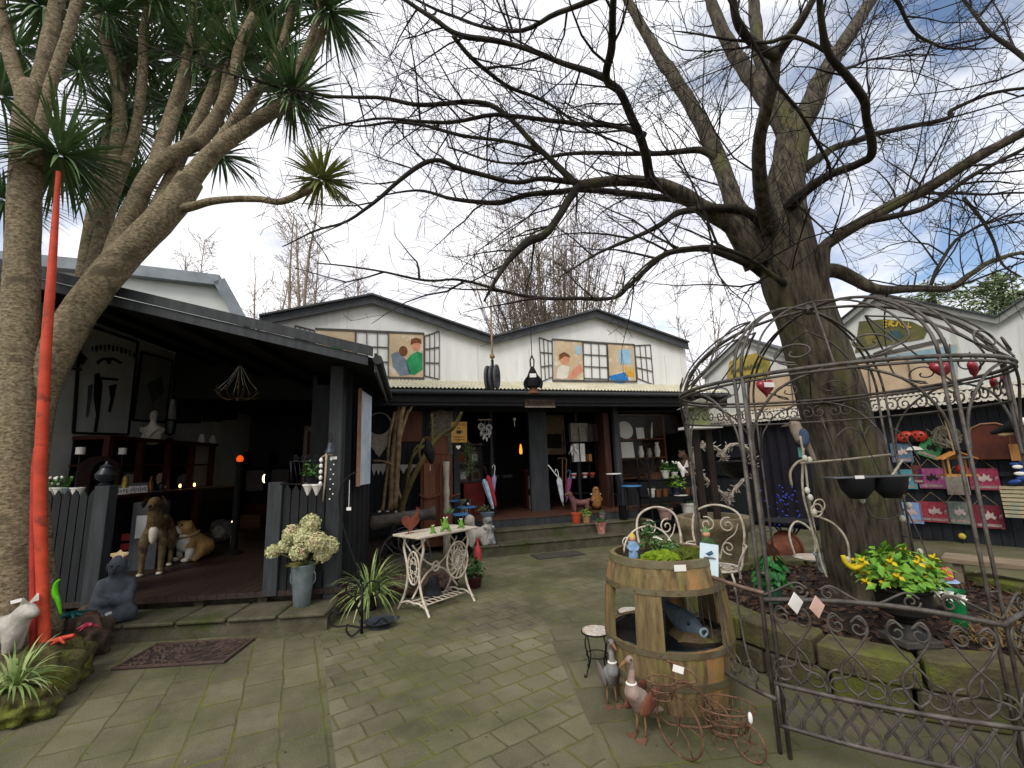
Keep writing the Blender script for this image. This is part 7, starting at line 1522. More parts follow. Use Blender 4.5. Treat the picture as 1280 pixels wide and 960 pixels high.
bk2 = T('wicker_tray', 'low brown wicker tray with stems on the left of the top tier', 'basket', S_(.2, 1.125), SH.a); MB().lathe([(0, 0), (.15, 0), (.18, .12), (.19, .12), (.16, .11), (.13, .02), (0, .02)], 20).build('weave', mat('brown_weave', '#5c3c28', '#3c281a', 30, .9, .5, 60), bk2, smooth=40); mb = MB()
for i in range(14): mb.tube(wander(V((RND.gauss(0, .06), RND.gauss(0, .05), .05)), V((RND.gauss(0, .5), RND.gauss(0, .2), 1)), .45, 5, .2), .004, 4)
mb.build('stems', TWIG, bk2)
lows = [(.1, 'white striped pot with dry stems at the left of the middle tier', GWT), (.26, 'small brown clay pot, second on the middle tier', WOOD), (.42, 'small brown clay pot next to the bushy plant', WOOD), (.96, 'small brown clay pot right of the bushy plant', WOOD), (1.12, 'small grey clay pot near the right of the middle tier', mat('grey_glaze', '#6c6c6a')), (1.3, 'white pot with pale cactus at the right end of the middle tier', GWT)]
for i, (x, lab, m_) in enumerate(lows): potted('small_pot', lab, S_(x, .765, .1), m_, .075, .15 if i not in (0, 5) else .17, 26 if i in (0, 5) else 5, .06, .1 if i in (0, 5) else .03, cyl, ls=.03, group='small pots on the plant shelf')
potted('pot_plant', 'bushy yellow-green plant in a blue-black pot on the middle tier', S_(.7, .765, .12), mat('navy_pot', '#23283c', '#181c2a', 6, .3), .1, .16, 220, .2, .28, LEAFL, ls=.07)
solid('white_saucer', 'white saucer under the bushy plant on the middle tier', 'saucer', MB().lathe([(0, 0), (.13, 0), (.14, .012), (0, .012)], 20), CARD, S_(.72, .765, -.0))
potted('basket_plant', 'woven pot with pink ribbon and small dark plant on the lowest tier', S_(.38, .305, .1), mat('pink_weave', '#a4877c', '#7c6258', 24, .9, .5, 60), .15, .22, 90, .12, .16, mat('dark_green_leaf', '#2c4426', '#1c2e1a', 9, .6), ls=.04); potted('basket_plant', 'tall white pot with a dark spiky plant on the lowest tier', S_(.95, .305, .1), GWT, .15, .3, 90, .12, .16, mat('dark_green_leaf', '#2c4426'), ls=.045)
# window display
dw = T('window_display_shelf', 'red-brown shelf unit with white china inside the shop window', 'shelf', sv(4.25, 1.5, .6), SH.a)
MB().box(-.6, .6, .28, .3, .4, 1.95).build('back_panel', mat('brown_back', '#3a2a22', '#2a1e18', 4, .7), dw); MB().box(-.62, -.58, 0, .3, 0, 1.98).box(.58, .62, 0, .3, 0, 1.98).box(-.62, .62, 0, .3, 1.95, 1.99).build('side_frame', WOOD, dw)
for z in (.5, .95, 1.38): MB().box(-.58, .58, 0, .27, z, z + .03).build('shelf', WOOD, dw)
D_ = lambda x, z: sv(4.25 + x, 1.58, .6 + z)
solid('china_plate', 'large round white plate standing on the top window shelf', 'plate', MB().lathe([(0, 0), (.1, .005), (.21, .03), (.205, .04), (0, .015)], 26, (0, 0, .2), Matrix.Rotation(radians(80), 3, 'X')), CARD, D_(-.42, 1.41), SH.a); solid('white_card', 'square white card on the top window shelf', 'card', MB().obox((0, 0, .13), (.2, .01, .26), (-.1, 0, 0)), CARD, D_(0, 1.41), SH.a)
solid('white_card', 'large white card on the middle window shelf', 'card', MB().obox((0, 0, .18), (.34, .01, .36), (-.1, 0, 0)), CARD, D_(-.38, .98), SH.a)
for i, (x, h, lab) in enumerate(((-.02, .26, 'white vase in the middle of the middle window shelf'), (.2, .2, 'grey white jug on the middle window shelf'), (.42, .34, 'tall narrow white vase at the right of the middle window shelf'))): solid('china_vase', lab, 'vase', MB().lathe([(0, 0), (.05, 0), (.07, h * .4), (.04, h * .85), (.05, h), (.04, h), (0, h * .8)], 16), CARD if i != 1 else mat('grey_china', '#a09e98', None, 6, .4), D_(x, .98), SH.a, 'vases in the window')
ft = T('feather_quill', 'tall pale feather standing on the top window shelf', 'feather', D_(.3, 1.41), SH.a); MB().blade((0, 0, 0), (.1, 0, 1), .4, .06, .1, 6, side=V((1, 0, 0))).build('vane', CARD, ft); MB().tube([(0, .003, 0), (.05, .003, .38)], .004, 4).build('quill', CARD, ft)
# inside, through the left doorway
bo = T('bottle_column', 'tall dark column rack inside the left doorway', 'rack', sv(1.05, 3.6, DKZ), SH.a); MB().box(-.2, .2, 0, .3, 0, 2.0).build('column', mat('navy_rack', '#1c2030', '#12141e', 4, .6), bo); mb = MB()
for i in range(14): mb.tube([(-.18, -.03, .35 + i * .12), (.18, -.03, .35 + i * .12)], .03, 8)
mb.build('rolls', mat('navy_rack', '#1c2030'), bo, smooth=60)
wlp = SH.p(651, 563, 3.2); t = T('amber_lamp', 'lit amber lamp glowing deep inside the left doorway', 'lamp', wlp, 0); MB().lathe([(0, -.1), (.035, -.08), (.04, 0), (.025, .1), (.012, .16), (0, .16)], 12).build('shade', mat('amber_glow', '#ff9a30', None, 3, .4, emit=.9), t, smooth=60); MB().tube([(0, 0, -.12), (0, 0, -.45)], .012, 6).build('stem', BLACKI, t)
tb_ = T('display_table', 'dark table of pale goods inside the left doorway', 'table', sv(1.1, 2.9, DKZ), SH.a); MB().box(-.35, .45, 0, .5, .62, .66).build('top', BLACKP, tb_)
for x in (-.33, .4): MB().box(x, x + .04, 0, .04, 0, .62).build('leg', BLACKP, tb_)
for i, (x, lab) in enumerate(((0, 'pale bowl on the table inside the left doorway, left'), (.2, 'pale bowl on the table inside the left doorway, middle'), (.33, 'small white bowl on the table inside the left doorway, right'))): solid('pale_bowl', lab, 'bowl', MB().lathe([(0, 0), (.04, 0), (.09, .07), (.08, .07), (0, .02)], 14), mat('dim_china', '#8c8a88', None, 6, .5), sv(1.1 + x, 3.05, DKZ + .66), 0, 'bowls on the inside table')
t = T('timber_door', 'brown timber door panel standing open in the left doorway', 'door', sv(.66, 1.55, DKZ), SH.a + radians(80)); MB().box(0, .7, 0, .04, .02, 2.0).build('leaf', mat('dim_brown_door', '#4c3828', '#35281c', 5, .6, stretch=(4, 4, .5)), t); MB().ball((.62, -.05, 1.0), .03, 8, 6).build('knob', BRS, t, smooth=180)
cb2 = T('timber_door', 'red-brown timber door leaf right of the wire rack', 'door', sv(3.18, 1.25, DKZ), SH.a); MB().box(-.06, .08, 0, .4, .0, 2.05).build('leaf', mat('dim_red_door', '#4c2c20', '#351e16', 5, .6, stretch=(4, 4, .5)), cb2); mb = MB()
for i in range(10): mb.blade((-.06, .1, 2.05), (RND.gauss(0, .7), -.6, .6), .5, .04, 1.2, 5)
mb.build('palm_decoration', BLACKP, cb2)
# hanging from the tree over the verandah
pu = T('pulley_block', 'old grey wooden pulley block hanging on a rope from a branch', 'pulley', at(616, 470, 3.45), 1.15)
rope = mat('old_rope', '#a08a68', '#77654a', 20, .9)
MB().tube([(0, 0, .1), (.0, 0, .22), (0.0, .0, .62)], .008, 6).ball((0, 0, .16), .022, 8, 6, .3, 30).build('rope', rope, pu, smooth=180)
mb = MB()
for y in (-.045, -.005, .035): mb.prism([(x, y, z) for x, z in [(.055 * cos(a) * (1 if cos(a) < 0 else .9), -.01 + .1 * sin(a)) for a in [2 * pi * i / 18 for i in range(18)]]], (0, .02, 0))
mb.build('cheeks', mat('grey_old_wood', '#55565a', '#3a3b3f', 6, .8, .3, 50), pu, bevel=.004); MB().tube([(0, -.05, 0), (0, .06, 0)], .014, 8).build('pin', BLACKI, pu); MB().tube([(0, 0, .08), (0, 0, .13)], .012, 6).build('hook', BLACKI, pu)
bb = T('hanging_buoy', 'black and brown wooden lantern float with a tag hanging on a wire', 'float', at(666, 474, 3.45), 0)
MB().tube([(0, 0, .19), (0, 0, .55)], .003, 4).build('wire', BLACKI, bb); MB().tube([(.0, 0, .19), (-.015, 0, .15), (-.012, 0, .1), (.012, 0, .1), (.015, 0, .15), (0, 0, .19)], .006, 5).build('loop', BLACKI, bb, smooth=180)
MB().lathe([(.012, .1), (.03, .06), (.045, .02), (.06, -.02), (.055, -.06), (.04, -.07), (0, -.06)], 12).build('cap', BLACKP, bb, smooth=40); MB().lathe([(.035, -.065), (.03, -.085), (.045, -.11), (.05, -.115), (0, -.12)], 12).build('base', WOOD, bb, smooth=40); MB().obox((0, -.052, .02), (.05, .003, .03)).build('tag', CARD, bb)
mb = MB()
for s in (-1, 1): mb.tube(smoothpath([(.03 * s, -.03, .02), (.065 * s, -.03, -.03), (.055 * s, -.03, -.08)], 4), .012, 6)
mb.build('straps', BLACKP, bb, smooth=180)
# ------------------------------------------------------------------ planter round the tree
pc = V((3.1, 4.2, 0)); PR = 1.53
pl = T('stone_planter', 'round mossy stone planter wall at the foot of the big tree', 'planter', pc)
WST = mat('planter_stone', '#58523f', '#3c382b', 8, .9, .7, 40, moss=.62, mscale=2.4, mosscol='#555a20')
WSM = mat('planter_cap_moss', '#625c40', '#47432e', 8, .9, .8, 50, moss=.6, mscale=2.6, mosscol='#646b28')
def blocks(z0, z1, r0, r1, n, off, name, m, skip=()):
    for i in range(n):
        if i in skip: continue
        a0 = 2 * pi * (i + off) / n + .008; a1 = 2 * pi * (i + 1 + off) / n - .008; k_ = 4; j = RND.uniform(-.02, .02); dz = RND.uniform(-.012, .012); vs = []
        for q in range(k_ + 1):
            a = a0 + (a1 - a0) * q / k_
            for r, z in ((r0 + j, z0), (r1 + j, z0), (r1 + j, z1 + dz), (r0 + j, z1 + dz)): vs.append((r * cos(a), r * sin(a), z))
        fs = [(q * 4 + e, q * 4 + (e + 1) % 4, q * 4 + 4 + (e + 1) % 4, q * 4 + 4 + e) for q in range(k_) for e in range(4)] + [(3, 2, 1, 0), tuple(k_ * 4 + e for e in range(4))]
        MB().add(vs, fs).build(name, m, pl, bevel=.015)
blocks(0, .165, PR - .2, PR, 23, .2, 'wall_stone', WST); blocks(.17, .335, PR - .24, PR + .01, 18, 0, 'cap_stone', WSM)
mb = MB(); mb.lathe([(PR - .2, .25), (1.0, .29), (.55, .33), (0, .36)], 36); mb.build('soil', mat('leaf_mould', '#2c1f18', '#18110c', 14, .95, .9, 40, third='#55362a', tscale=12, tcut=.55), pl, smooth=180)
lm = MB()
for i in range(1600):
    a = RND.uniform(0, 6.28); r = (PR - .25) * sqrt(RND.random()); lm.leaf(pc + V((r * cos(a), r * sin(a), .36 - .07 * r + RND.uniform(0, .02))), (RND.gauss(0, .5), RND.gauss(0, .5), 1), RND.uniform(0, 6.3), RND.uniform(.04, .09), .04)
struct(lm.build('leaf_litter', mat('dead_leaves', '#5a4230', '#302319', 9, .8)), 'stuff')
gcl = MB()
for i in range(500):
    a = RND.gauss(-1.25, .25); r = PR - RND.uniform(.3, .75); gcl.blade(pc + V((r * cos(a), r * sin(a), .3)), (RND.gauss(0, .7), RND.gauss(0, .7), 1), RND.uniform(.06, .16), .012, 1.5, 4)
struct(gcl.build('dry_grass', mat('dry_grass', '#7c6a40', '#554628', 9, .9)), 'stuff')
# plants on the planter
ub = gz(1138, 803, .345); un = T('flower_urn', 'black cast-iron urn of yellow flowers and lime foliage on the planter wall', 'urn', ub)
un.scale = (1.15,) * 3
MB().box(-.1, .1, -.1, .1, 0, .035).build('plinth', mat('urn_base_grey', '#4c4844', '#35322f', 8, .6, .3), un, bevel=.005)
MB().lathe([(.09, .036), (.085, .05), (.05, .075), (.04, .1), (.055, .115), (.045, .125), (.075, .14), (.12, .165), (.125, .22), (.13, .27), (.155, .285), (.155, .295), (.13, .295), (.11, .26), (0, .26)], 28).build('bowl', mat('cast_black', '#191817', '#0f0f0f', 8, .5, .2), un, smooth=40)
mb = MB()
for i in range(420):
    a = RND.uniform(0, 6.28); q = .2 * sqrt(RND.random()); z = .33 + RND.uniform(-.02, .2) * (1 - .5 * q / .2); mb.leaf((q * cos(a), q * sin(a), z), (cos(a) * .7 + RND.gauss(0, .5), sin(a) * .7 + RND.gauss(0, .5), 1), RND.uniform(0, 6.3), RND.uniform(.04, .08), .035)
mb.build('leaves', mat('lime_leaf', '#7fae34', '#45782a', 16, .55), un); mb = MB()
for i in range(34):
    a = RND.uniform(0, 6.28); q = .22 * sqrt(RND.random()); c = V((q * cos(a), q * sin(a), .42 + RND.uniform(-.06, .1) - q * .3))
    for k_ in range(6): mb.leaf(c, (cos(k_) * .9, sin(k_) * .9, .8), k_, .035, .022)
mb.build('yellow_flowers', mat('yellow_petal', '#d8c21e', '#b89a14', 9, .55), un); mb = MB()
for i in range(3): c = V((.06 + i * .06, -.14, .3 - .02 * i)); [mb.leaf(c, (cos(k_), -1, sin(k_)), k_, .04, .03) for k_ in range(6)]
mb.build('white_petals', CARD, un); MB().tube(smoothpath([(-.2, -.02, .42), (-.26, -.02, .4), (-.3, -.02, .43), (-.31, -.02, .47)], 4), .012, 6).build('yellow_tendril', mat('yellow_petal', '#d8c21e'), un, smooth=180)
tp2 = T('tulip_ornament', 'large pink tulip ornament on a stem beside the yellow flowers', 'garden ornament', gz(1192, 772, .33)); tz = .3
MB().tube([(0, 0, 0), (0, 0, .26)], .01, 6).build('stem', mat('tulip_green', '#2f6a38', '#204a28', 8, .5), tp2, smooth=180)
for k_ in range(5): a = k_ * 1.257; MB().ball((.022 * cos(a), .022 * sin(a), .3), (.026, .026, .05), 10, 8).build('petal', mat('tulip_pink', '#d86a74', '#b84856', 9, .5), tp2, smooth=180)
MB().lathe([(.01, .245), (.06, .255), (.075, .25), (.06, .262), (0, .262)], 14).build('blue_dish', mat('pale_blue_glaze', '#9ab4d8', None, 8, .4), tp2, smooth=50)
solid('green_glass_vase', 'tall emerald green glass vase standing in the planter behind the urn', 'vase', MB().lathe([(0, 0), (.045, 0), (.05, .03), (.055, .22), (.065, .24), (.06, .24), (.045, .2), (0, .03)], 18), mat('emerald_glass', '#147a44', '#0e5a32', 7, .1, spec=.7), gz(1200, 783, .31))
gp2 = T('green_pot_plant', 'leafy green plant in a teal glass pot on the left corner of the planter', 'pot plant', gz(967, 752, .345)); MB().lathe([(0, 0), (.06, 0), (.085, .15), (.09, .15), (.09, .16), (.08, .16), (0, .13)], 18).build('pot', mat('teal_glass', '#3c6450', '#264638', 12, .2), gp2, smooth=40); mb = MB()
for i in range(160): a = RND.uniform(0, 6.28); q = .12 * sqrt(RND.random()); mb.leaf((q * cos(a), q * sin(a), .15 + RND.uniform(-.03, .17)), (cos(a), sin(a), .7), RND.uniform(0, 6.3), .075, .055)
mb.build('leaves', mat('fresh_green', '#2f7a34', '#1c5424', 9, .45), gp2)
# ------------------------------------------------------------------ iron gazebo
gc = V((2.15, 3.1, 0)); GR = .92; RZ = 2.0; DH = .56
gz_ = T('iron_gazebo', 'domed wrought-iron gazebo with scrolled panels in front of the big tree', 'gazebo', gc)
def gp_(th, z, r=GR): a = radians(th); return (r * cos(a), r * sin(a), z)
def dome(th, t): return gp_(th, RZ + DH * sin(t), GR * cos(t))
for th in (143, 210, 270, 330, 30, 90):
    mb = MB(); b0_ = .0 if th in (143, 210, 270, 330) else .28
    for dth in (-1.6, 1.6): mb.tube([gp_(th + dth, b0_), gp_(th + dth, RZ)], .0115 if th == 210 else .0085, 6)
    for z in (.32, .9, 1.5): 
        if z > b0_: mb.tube([gp_(th - 1.6, z), gp_(th + 1.6, z)], .007, 5)
    mb.build('post', IRON, gz_, smooth=180)
    mb = MB()
    for s in (-1, 1): mb.tube(smoothpath([gp_(th + s * 2, 1.52), gp_(th + s * 4, 1.72), gp_(th + s * 13, 1.9), gp_(th + s * 27, RZ - .01)], 5), .0075, 5)
    mb.build('brace', IRON, gz_, smooth=180)
    mb = MB()
    for dth in (-1.4, 1.4): mb.tube([dome(th + dth, t) for t in [pi / 2 * .98 * i / 14 for i in range(15)]], .009, 6)
    mb.build('dome_rib', IRON, gz_, smooth=180)
    # dome scrollwork of the sector th .. th+60
    mb = MB(); F_ = lambda s, t: dome(th + 60 * s, t)
    for k_ in (0, 1):
        sg = 1 if k_ else -1
        mb.tube(smoothpath([F_(.5 + sg * .18, .06), F_(.5 + sg * .36, .2), F_(.5 + sg * .36, .5), F_(.5 + sg * .26, .85), F_(.5, 1.12)], 5), .0065, 5)
        mb.tube([F_(.5 + sg * (.17) + x, .17 + z) for x, z in spiral(0, 0, .13, 1.35, -1.57, sg)], .0055, 5)
    mb.tube([F_(.5, .02), F_(.5, 1.12)], .006, 5); mb.build('dome_scroll', IRON, gz_, smooth=180)
for z, r in ((RZ, .012), (RZ - .025, .008)): MB().tube([gp_(360 * i / 72, z) for i in range(72)], r, 6, close=True).build('ring', IRON, gz_, smooth=180)
MB().ball((0, 0, RZ + DH), .035, 10, 8).tube([(0, 0, RZ + DH), (0, 0, RZ + DH + .06)], [.02, .004], 8).build('finial', IRON, gz_, smooth=180)
for a0 in (90, 30, -30):                       # frieze below the ring at the back
    mb = MB(); mb.tube([gp_(a0 + 60 * i / 14, RZ - .19) for i in range(15)], .008, 5)
    for k_ in range(5):
        c = (k_ + .5) / 5 * 60
        for sg in (-1, 1): mb.tube([gp_(a0 + c + sg * 2.6 + x * 60, RZ - .105 + z) for x, z in spiral(0, 0, .055, 1.3, 1.57, sg)], .0055, 5)
    mb.build('frieze', IRON, gz_, smooth=180)
def panel_front(a0):
    A, B = V(gp_(a0, 0, GR + .015)), V(gp_(a0 + 60, 0, GR + .015)); nb = (A + B).normalized()
    Q = lambda s, z: tuple(A.lerp(B, s) + nb * (.045 * sin(pi * min(max(s, 0), 1))) + V((0, 0, z)))
    mb = MB(); mb.tube([Q(i / 16, .765 + .045 * sin(pi * i / 16)) for i in range(17)], .013, 6); mb.build('top_rail', IRON, gz_, smooth=180)
    mb = MB()
    for c, sg in ((.14, 1), (.36, -1), (.62, 1), (.86, -1)):
        mb.tube(smoothpath([Q(c - sg * .14, .79), Q(c - sg * .06, .83), Q(c + sg * .03, .875), Q(c + sg * .08, .85)], 4), .006, 5); mb.tube([Q(c + sg * .045 + x, .835 + z) for x, z in spiral(0, 0, .038, 1.3, 0, -sg)], .005, 5)
    mb.build('crest_scroll', IRON, gz_, smooth=180); mb = MB()
    for c in (.13, .38, .63, .88):
        for sg in (-1, 1):
            mb.tube(smoothpath([Q(c - sg * .01, .37), Q(c + sg * .045, .42), Q(c + sg * .05, .5), Q(c - sg * .02, .58), Q(c - sg * .085, .68), Q(c - sg * .06, .745), Q(c - sg * .015, .71)], 4), .0065, 5)
            mb.tube([Q(c - sg * .045 + x, .69 + z) for x, z in spiral(0, 0, .045, 1.2, 1.57, sg)], .005, 5); mb.tube([Q(c + sg * .07 + x, .42 + z) for x, z in spiral(0, 0, .06, 1.3, 1.57, -sg)], .0055, 5)
            mb.tube(smoothpath([Q(c + sg * .12, .36), Q(c + sg * .1, .43), Q(c + sg * .02, .46), Q(c, .53)], 4), .0055, 5)
    mb.build('scroll_panel', IRON, gz_, smooth=180); mb = MB()
    for z in (.35, .15): mb.tube([Q(i / 16, z) for i in range(17)], .012, 6)
    for s in (.012, .988): mb.tube([Q(s, .15), Q(s, .35)], .01, 6)
    n = 11
    for k_ in range(n):
        s0 = .03 + .94 * k_ / n; w__ = .94 / n
        for sg in (0, 1):
            x = lambda f: s0 + w__ * (f if sg == 0 else 1 - f)
            mb.tube(smoothpath([Q(x(f) if 0 < k_ < n - 1 else x(min(1, max(0, f))), z + .11) for f, z in ((-.25, .235), (.3, .16), (.85, .1), (.92, .06), (.5, .043), (.08, .07), (.2, .12), (.75, .18), (1.2, .235))], 3), .006, 5)
    mb.build('heart_lattice', IRON, gz_, smooth=180)
panel_front(210); panel_front(270)
Q = lambda s, z: gp_(143 + 67 * s, z, GR + .012)
mb = MB(); mb.tube([Q(i / 12, .8) for i in range(13)], .011, 6); mb.build('top_rail', mat('rusty_rail', '#8c7464', '#5c4a40', 9, .6, metal=.3), gz_, smooth=180)
mb = MB(); mb.tube([Q(i / 12, .27) for i in range(13)], .013, 6)
for i in range(6): mb.tube(smoothpath([Q(.08 + .15 * i, .8), Q(.1 + .15 * i, .5), Q(.15 + .15 * i, .28)], 4), .006, 5)
for c in (.25, .55, .82):
    for sg in (-1, 1): mb.tube([Q(c + sg * .06 + x, .35 + z) for x, z in spiral(0, 0, .06, 1.3, 1.57, sg)], .005, 5)
mb.build('side_panel', IRON, gz_, smooth=180)
for px, py, c_ in ((1026, 734, CARD), (1043, 733, mat('pink_card', '#dcb4a4', None, 4, .6))):
    th = math.degrees(atan2((gz(px, py, .79) - gc).y, (gz(px, py, .79) - gc).x)) ; MB().obox((0, 0, 0), (.075, .003, .075), (0, radians(45), radians(20))).build('price_tag', c_, gz_).location = gp_(th, .79, GR + .04)
cs = T('name_card', 'white card with a small blue drawing and lettering clipped to the gazebo side rail', 'sign', V((gc.x, gc.y, 0)) + V(Q(.62, .84)), radians(-20)); MB().obox((0, 0, .06), (.11, .004, .19), (-.25, .12, 0)).build('card', mat('pale_blue_card', '#c4d4da', '#b4c6ce', 3, .6), cs)
mb = MB(); [mb.obox((.005, -.004 + .003 - .012 * 0 - .004, .1 - .03 * k_), (.07, .003, .006), (-.25, .12, 0)) for k_ in range(1, 4)]; mb.build('lettering', GRP, cs); MB().prism([(-.02, -.03, .1), (.02, -.03, .12), (.03, -.034, .1), (.0, -.026, .085)], (0, -.002, 0)).build('drawing', mat('blue_drawing', '#3c6078', None, 4, .7), cs)
# heart ornaments on the gazebo ring
def heart(label, px, py, d, s, rz):
    t = T('heart_ornament', label, 'ornament', at(px, py, d), rz, 'red heart ornaments on the gazebo'); mb = MB(); n = 28; o_ = hp(s, n)
    vs = [(0, -.028 * s / .07, 0)] + [(x * .6, -.022 * s / .07, z * .6) for x, z in o_] + [(x, 0, z) for x, z in o_] + [(x * .6, .022 * s / .07, z * .6) for x, z in o_] + [(0, .028 * s / .07, 0)]
    fs = [(0, 1 + i, 1 + (i + 1) % n) for i in range(n)] + [(1 + k_ * n + i, 1 + (k_ + 1) * n + i, 1 + (k_ + 1) * n + (i + 1) % n, 1 + k_ * n + (i + 1) % n) for k_ in (0, 1) for i in range(n)] + [(1 + 3 * n, 1 + 2 * n + (i + 1) % n, 1 + 2 * n + i) for i in range(n)]
    mb.add(vs, fs).build('heart', mat('dark_red_enamel', '#a02834', '#741a26', 8, .25, .1, 40, spec=.6), t, smooth=180); MB().tube([(0, 0, s * .5), (0, 0, s * 1.6)], .003, 4).build('wire', BLACKI, t)
    return t
h_ = heart('dark red heart with a white tag hanging from the ring beside the left front post', 957, 484, 2.75, .065, .2); MB().obox((0, -.032, .01), (.07, .003, .03)).build('tag', CARD, h_)
heart('red heart ornament left of the right front post', 1177, 461, 2.35, .055, -.3); heart('red heart ornament just right of the right front post', 1216, 459, 2.45, .055, .6); heart('small dark heart ornament at the far right of the ring, left of two', 1242, 478, 2.9, .05, .9); heart('small dark heart ornament at the far right of the ring, right of two', 1256, 474, 3.0, .05, .5)
# hanging bowl, baskets, obelisk
hbw = T('hanging_bowl', 'black hanging bowl bracketed to the rear gazebo post', 'bowl', at(921, 578, 3.95), 0)
MB().lathe([(0, -.14), (.06, -.13), (.13, -.06), (.155, 0), (.165, .005), (.165, .015), (.145, .015), (.12, -.05), (0, -.11)], 26).build('bowl', BLACKI, hbw, smooth=50); MB().tube([(.15, .02, 0), (.22, .02, .02), (.26, .02, .3)], .008, 6).build('bracket', BLACKI, hbw, smooth=180)
ob = T('wire_obelisk', 'wire garden obelisk with hoops and star tips standing against the tree trunk', 'obelisk', at(1085, 760, 3.45), 0)
ob.location.z = .33
def oq(px, py, d=3.45): q = at(px, py, d) - V(ob.location); return tuple(q)
mb = MB()
for pts in ([(1028, 525), (1055, 600), (1085, 690), (1095, 752)], [(1075, 530), (1095, 590), (1110, 640), (1125, 700)], [(1008, 620), (1016, 655), (1028, 690)], [(1135, 640), (1158, 690), (1178, 745)]): mb.tube(smoothpath([oq(*p) for p in pts], 4), .005, 5)
mb.tube(smoothpath([oq(1046, 545), oq(1058, 535), oq(1072, 538), oq(1079, 548)], 4), .005, 5); mb.tube(smoothpath([oq(1079, 548), oq(1086, 534), oq(1098, 536), oq(1108, 560), oq(1112, 592)], 4), .005, 5); mb.tube(smoothpath([oq(1112, 534), oq(1130, 545), oq(1150, 575)], 4), .005, 5)
mb.tube([oq(1058 + 0, 640), oq(1100, 630)], .004, 5); mb.tube(smoothpath([oq(1082, 630), oq(1090, 645), oq(1108, 649), oq(1125, 643), oq(1136, 628)], 4), .006, 5)
mb.build('wires', IRON, ob, smooth=180); mb = MB()
mb.tube([oq(1000, 579), oq(1060, 574), oq(1113, 568)], .009, 6); mb.tube(smoothpath([oq(990, 608), oq(988, 590), oq(998, 577), oq(1012, 574)], 4), .009, 6); mb.build('hoop', mat('pale_hoop', '#a09684', '#77705f', 9, .7, metal=.2), ob, smooth=180)
for px, py in ((1029, 525), (1075, 529)): MB().prism([tuple(V(oq(px, py)) + V(((.03 if i % 2 == 0 else .011) * cos(i * pi / 5 + .3), 0, (.03 if i % 2 == 0 else .011) * sin(i * pi / 5 + .3)) )) for i in range(10)], (0, .008, 0)).build('star_tip', IRON, ob)
bs2 = T('wall_basket', 'dark double wall planter with a flat metal rim and tag in front of the trunk', 'planter', at(1090, 597, 3.3), radians(-6))
MB().box(-.29, .31, -.06, .1, .0, .012).build('rim', mat('steel_rim', '#75787c', '#55585c', 6, .35, metal=.6), bs2, bevel=.004)
for x in (-.1, .12): MB().lathe([(0, -.15), (.05, -.145), (.1, -.08), (.115, -.002), (0, -.002)], 18, (x, .02, 0)).build('pocket', mat('navy_black', '#15161c', '#0e0f14', 5, .6), bs2, smooth=50)
MB().obox((-.12, -.064, .0), (.06, .003, .04)).build('price_tag', CARD, bs2); MB().tube([(.1, .05, .012), (.07, .1, .2), (.05, .12, .34)], .004, 4).tube([(-.2, .05, .012), (-.1, .1, .2), (.05, .12, .34)], .004, 4).build('hanger', BLACKI, bs2)
bud = T('bud_garland', 'twisted twig garland with white buds on the left edge of the trunk', 'garland', at(1012, 640, 3.5), 0); mb = W(bud); fl_ = W(bud)
for pts in ([(1000, 545), (1006, 580), (1011, 620), (1018, 660), (1026, 700), (1034, 722)], [(1004, 560), (1003, 610), (1012, 650), (1022, 690)], [(1020, 645), (1042, 655), (1058, 675), (1062, 700)], [(1090, 610), (1110, 600), (1128, 575)]): mb.tube(smoothpath([tuple(at(x, y, 3.5)) for x, y in pts], 5), .008, 6, jit=.3, jf=20)
for px, py in ((1009, 613), (1013, 622), (1072, 620), (1078, 625), (1122, 605), (1126, 612), (1136, 632), (1018, 640), (1060, 700), (1150, 690), (1156, 706), (1128, 648), (1012, 575), (1006, 573)): fl_.ball(at(px, py, 3.45), (.02, .018, .026), 8, 6)
for cx, cy in ((1021, 638), (1024, 632)): mb.tube([tuple(at(cx + 7 * cos(a), cy + 8 * sin(a), 3.45)) for a in [2 * pi * i / 14 for i in range(14)]], .006, 5, close=True)
mb.build('twigs', mat('pale_twig', '#a39a86'), bud, smooth=180); fl_.build('buds', mat('white_bud', '#c8c4b4', '#a8a494', 9, .7), bud, smooth=180)
kb = T('kookaburra_ornament', 'grey and blue bird ornament perched left of the trunk', 'bird ornament', at(1001, 547, 3.75), radians(150)); creature('body', {'b': (0, 0, 0, (.05, .055)), 'c': (.02, 0, .06, .048), 'h': (.03, 0, .11, .045), 't': (-.05, 0, -.1, .022), 't2': (-.07, 0, -.18, .018)}, [('b', 'c'), ('c', 'h'), ('b', 't'), ('t', 't2')], mat('bird_cream', '#9c8f80', '#75695c', 9, .8), kb, 0, 1)
MB().ball((.02, 0, .15), (.05, .045, .018), 10, 6).build('dark_crown', mat('bird_brown', '#5c5244', '#443c32', 9, .8), kb, smooth=180); MB().tube([(.06, 0, .11), (.13, 0, .1)], [.02, .004], 8).build('beak', mat('bird_brown', '#5c5244'), kb, smooth=180)
for s in (-1, 1): MB().ball((-.02, .045 * s, 0), (.04, .012, .075), 10, 6).build('wing', mat('bird_blue', '#44566e', '#303e50', 9, .8), kb, smooth=180); MB().ball((.062, .03 * s, .12), .006, 6, 5).build('eye', BLACKP, kb, smooth=180)
MB().tube([(0, 0, .16), (-.01, 0, .36)], .003, 4).build('wire', BLACKI, kb); MB().obox((.01, -.02, -.12), (.05, .004, .08), (0, 0, .5)).build('label_card', mat('teal_card', '#5c9c94', None, 4, .6), kb)
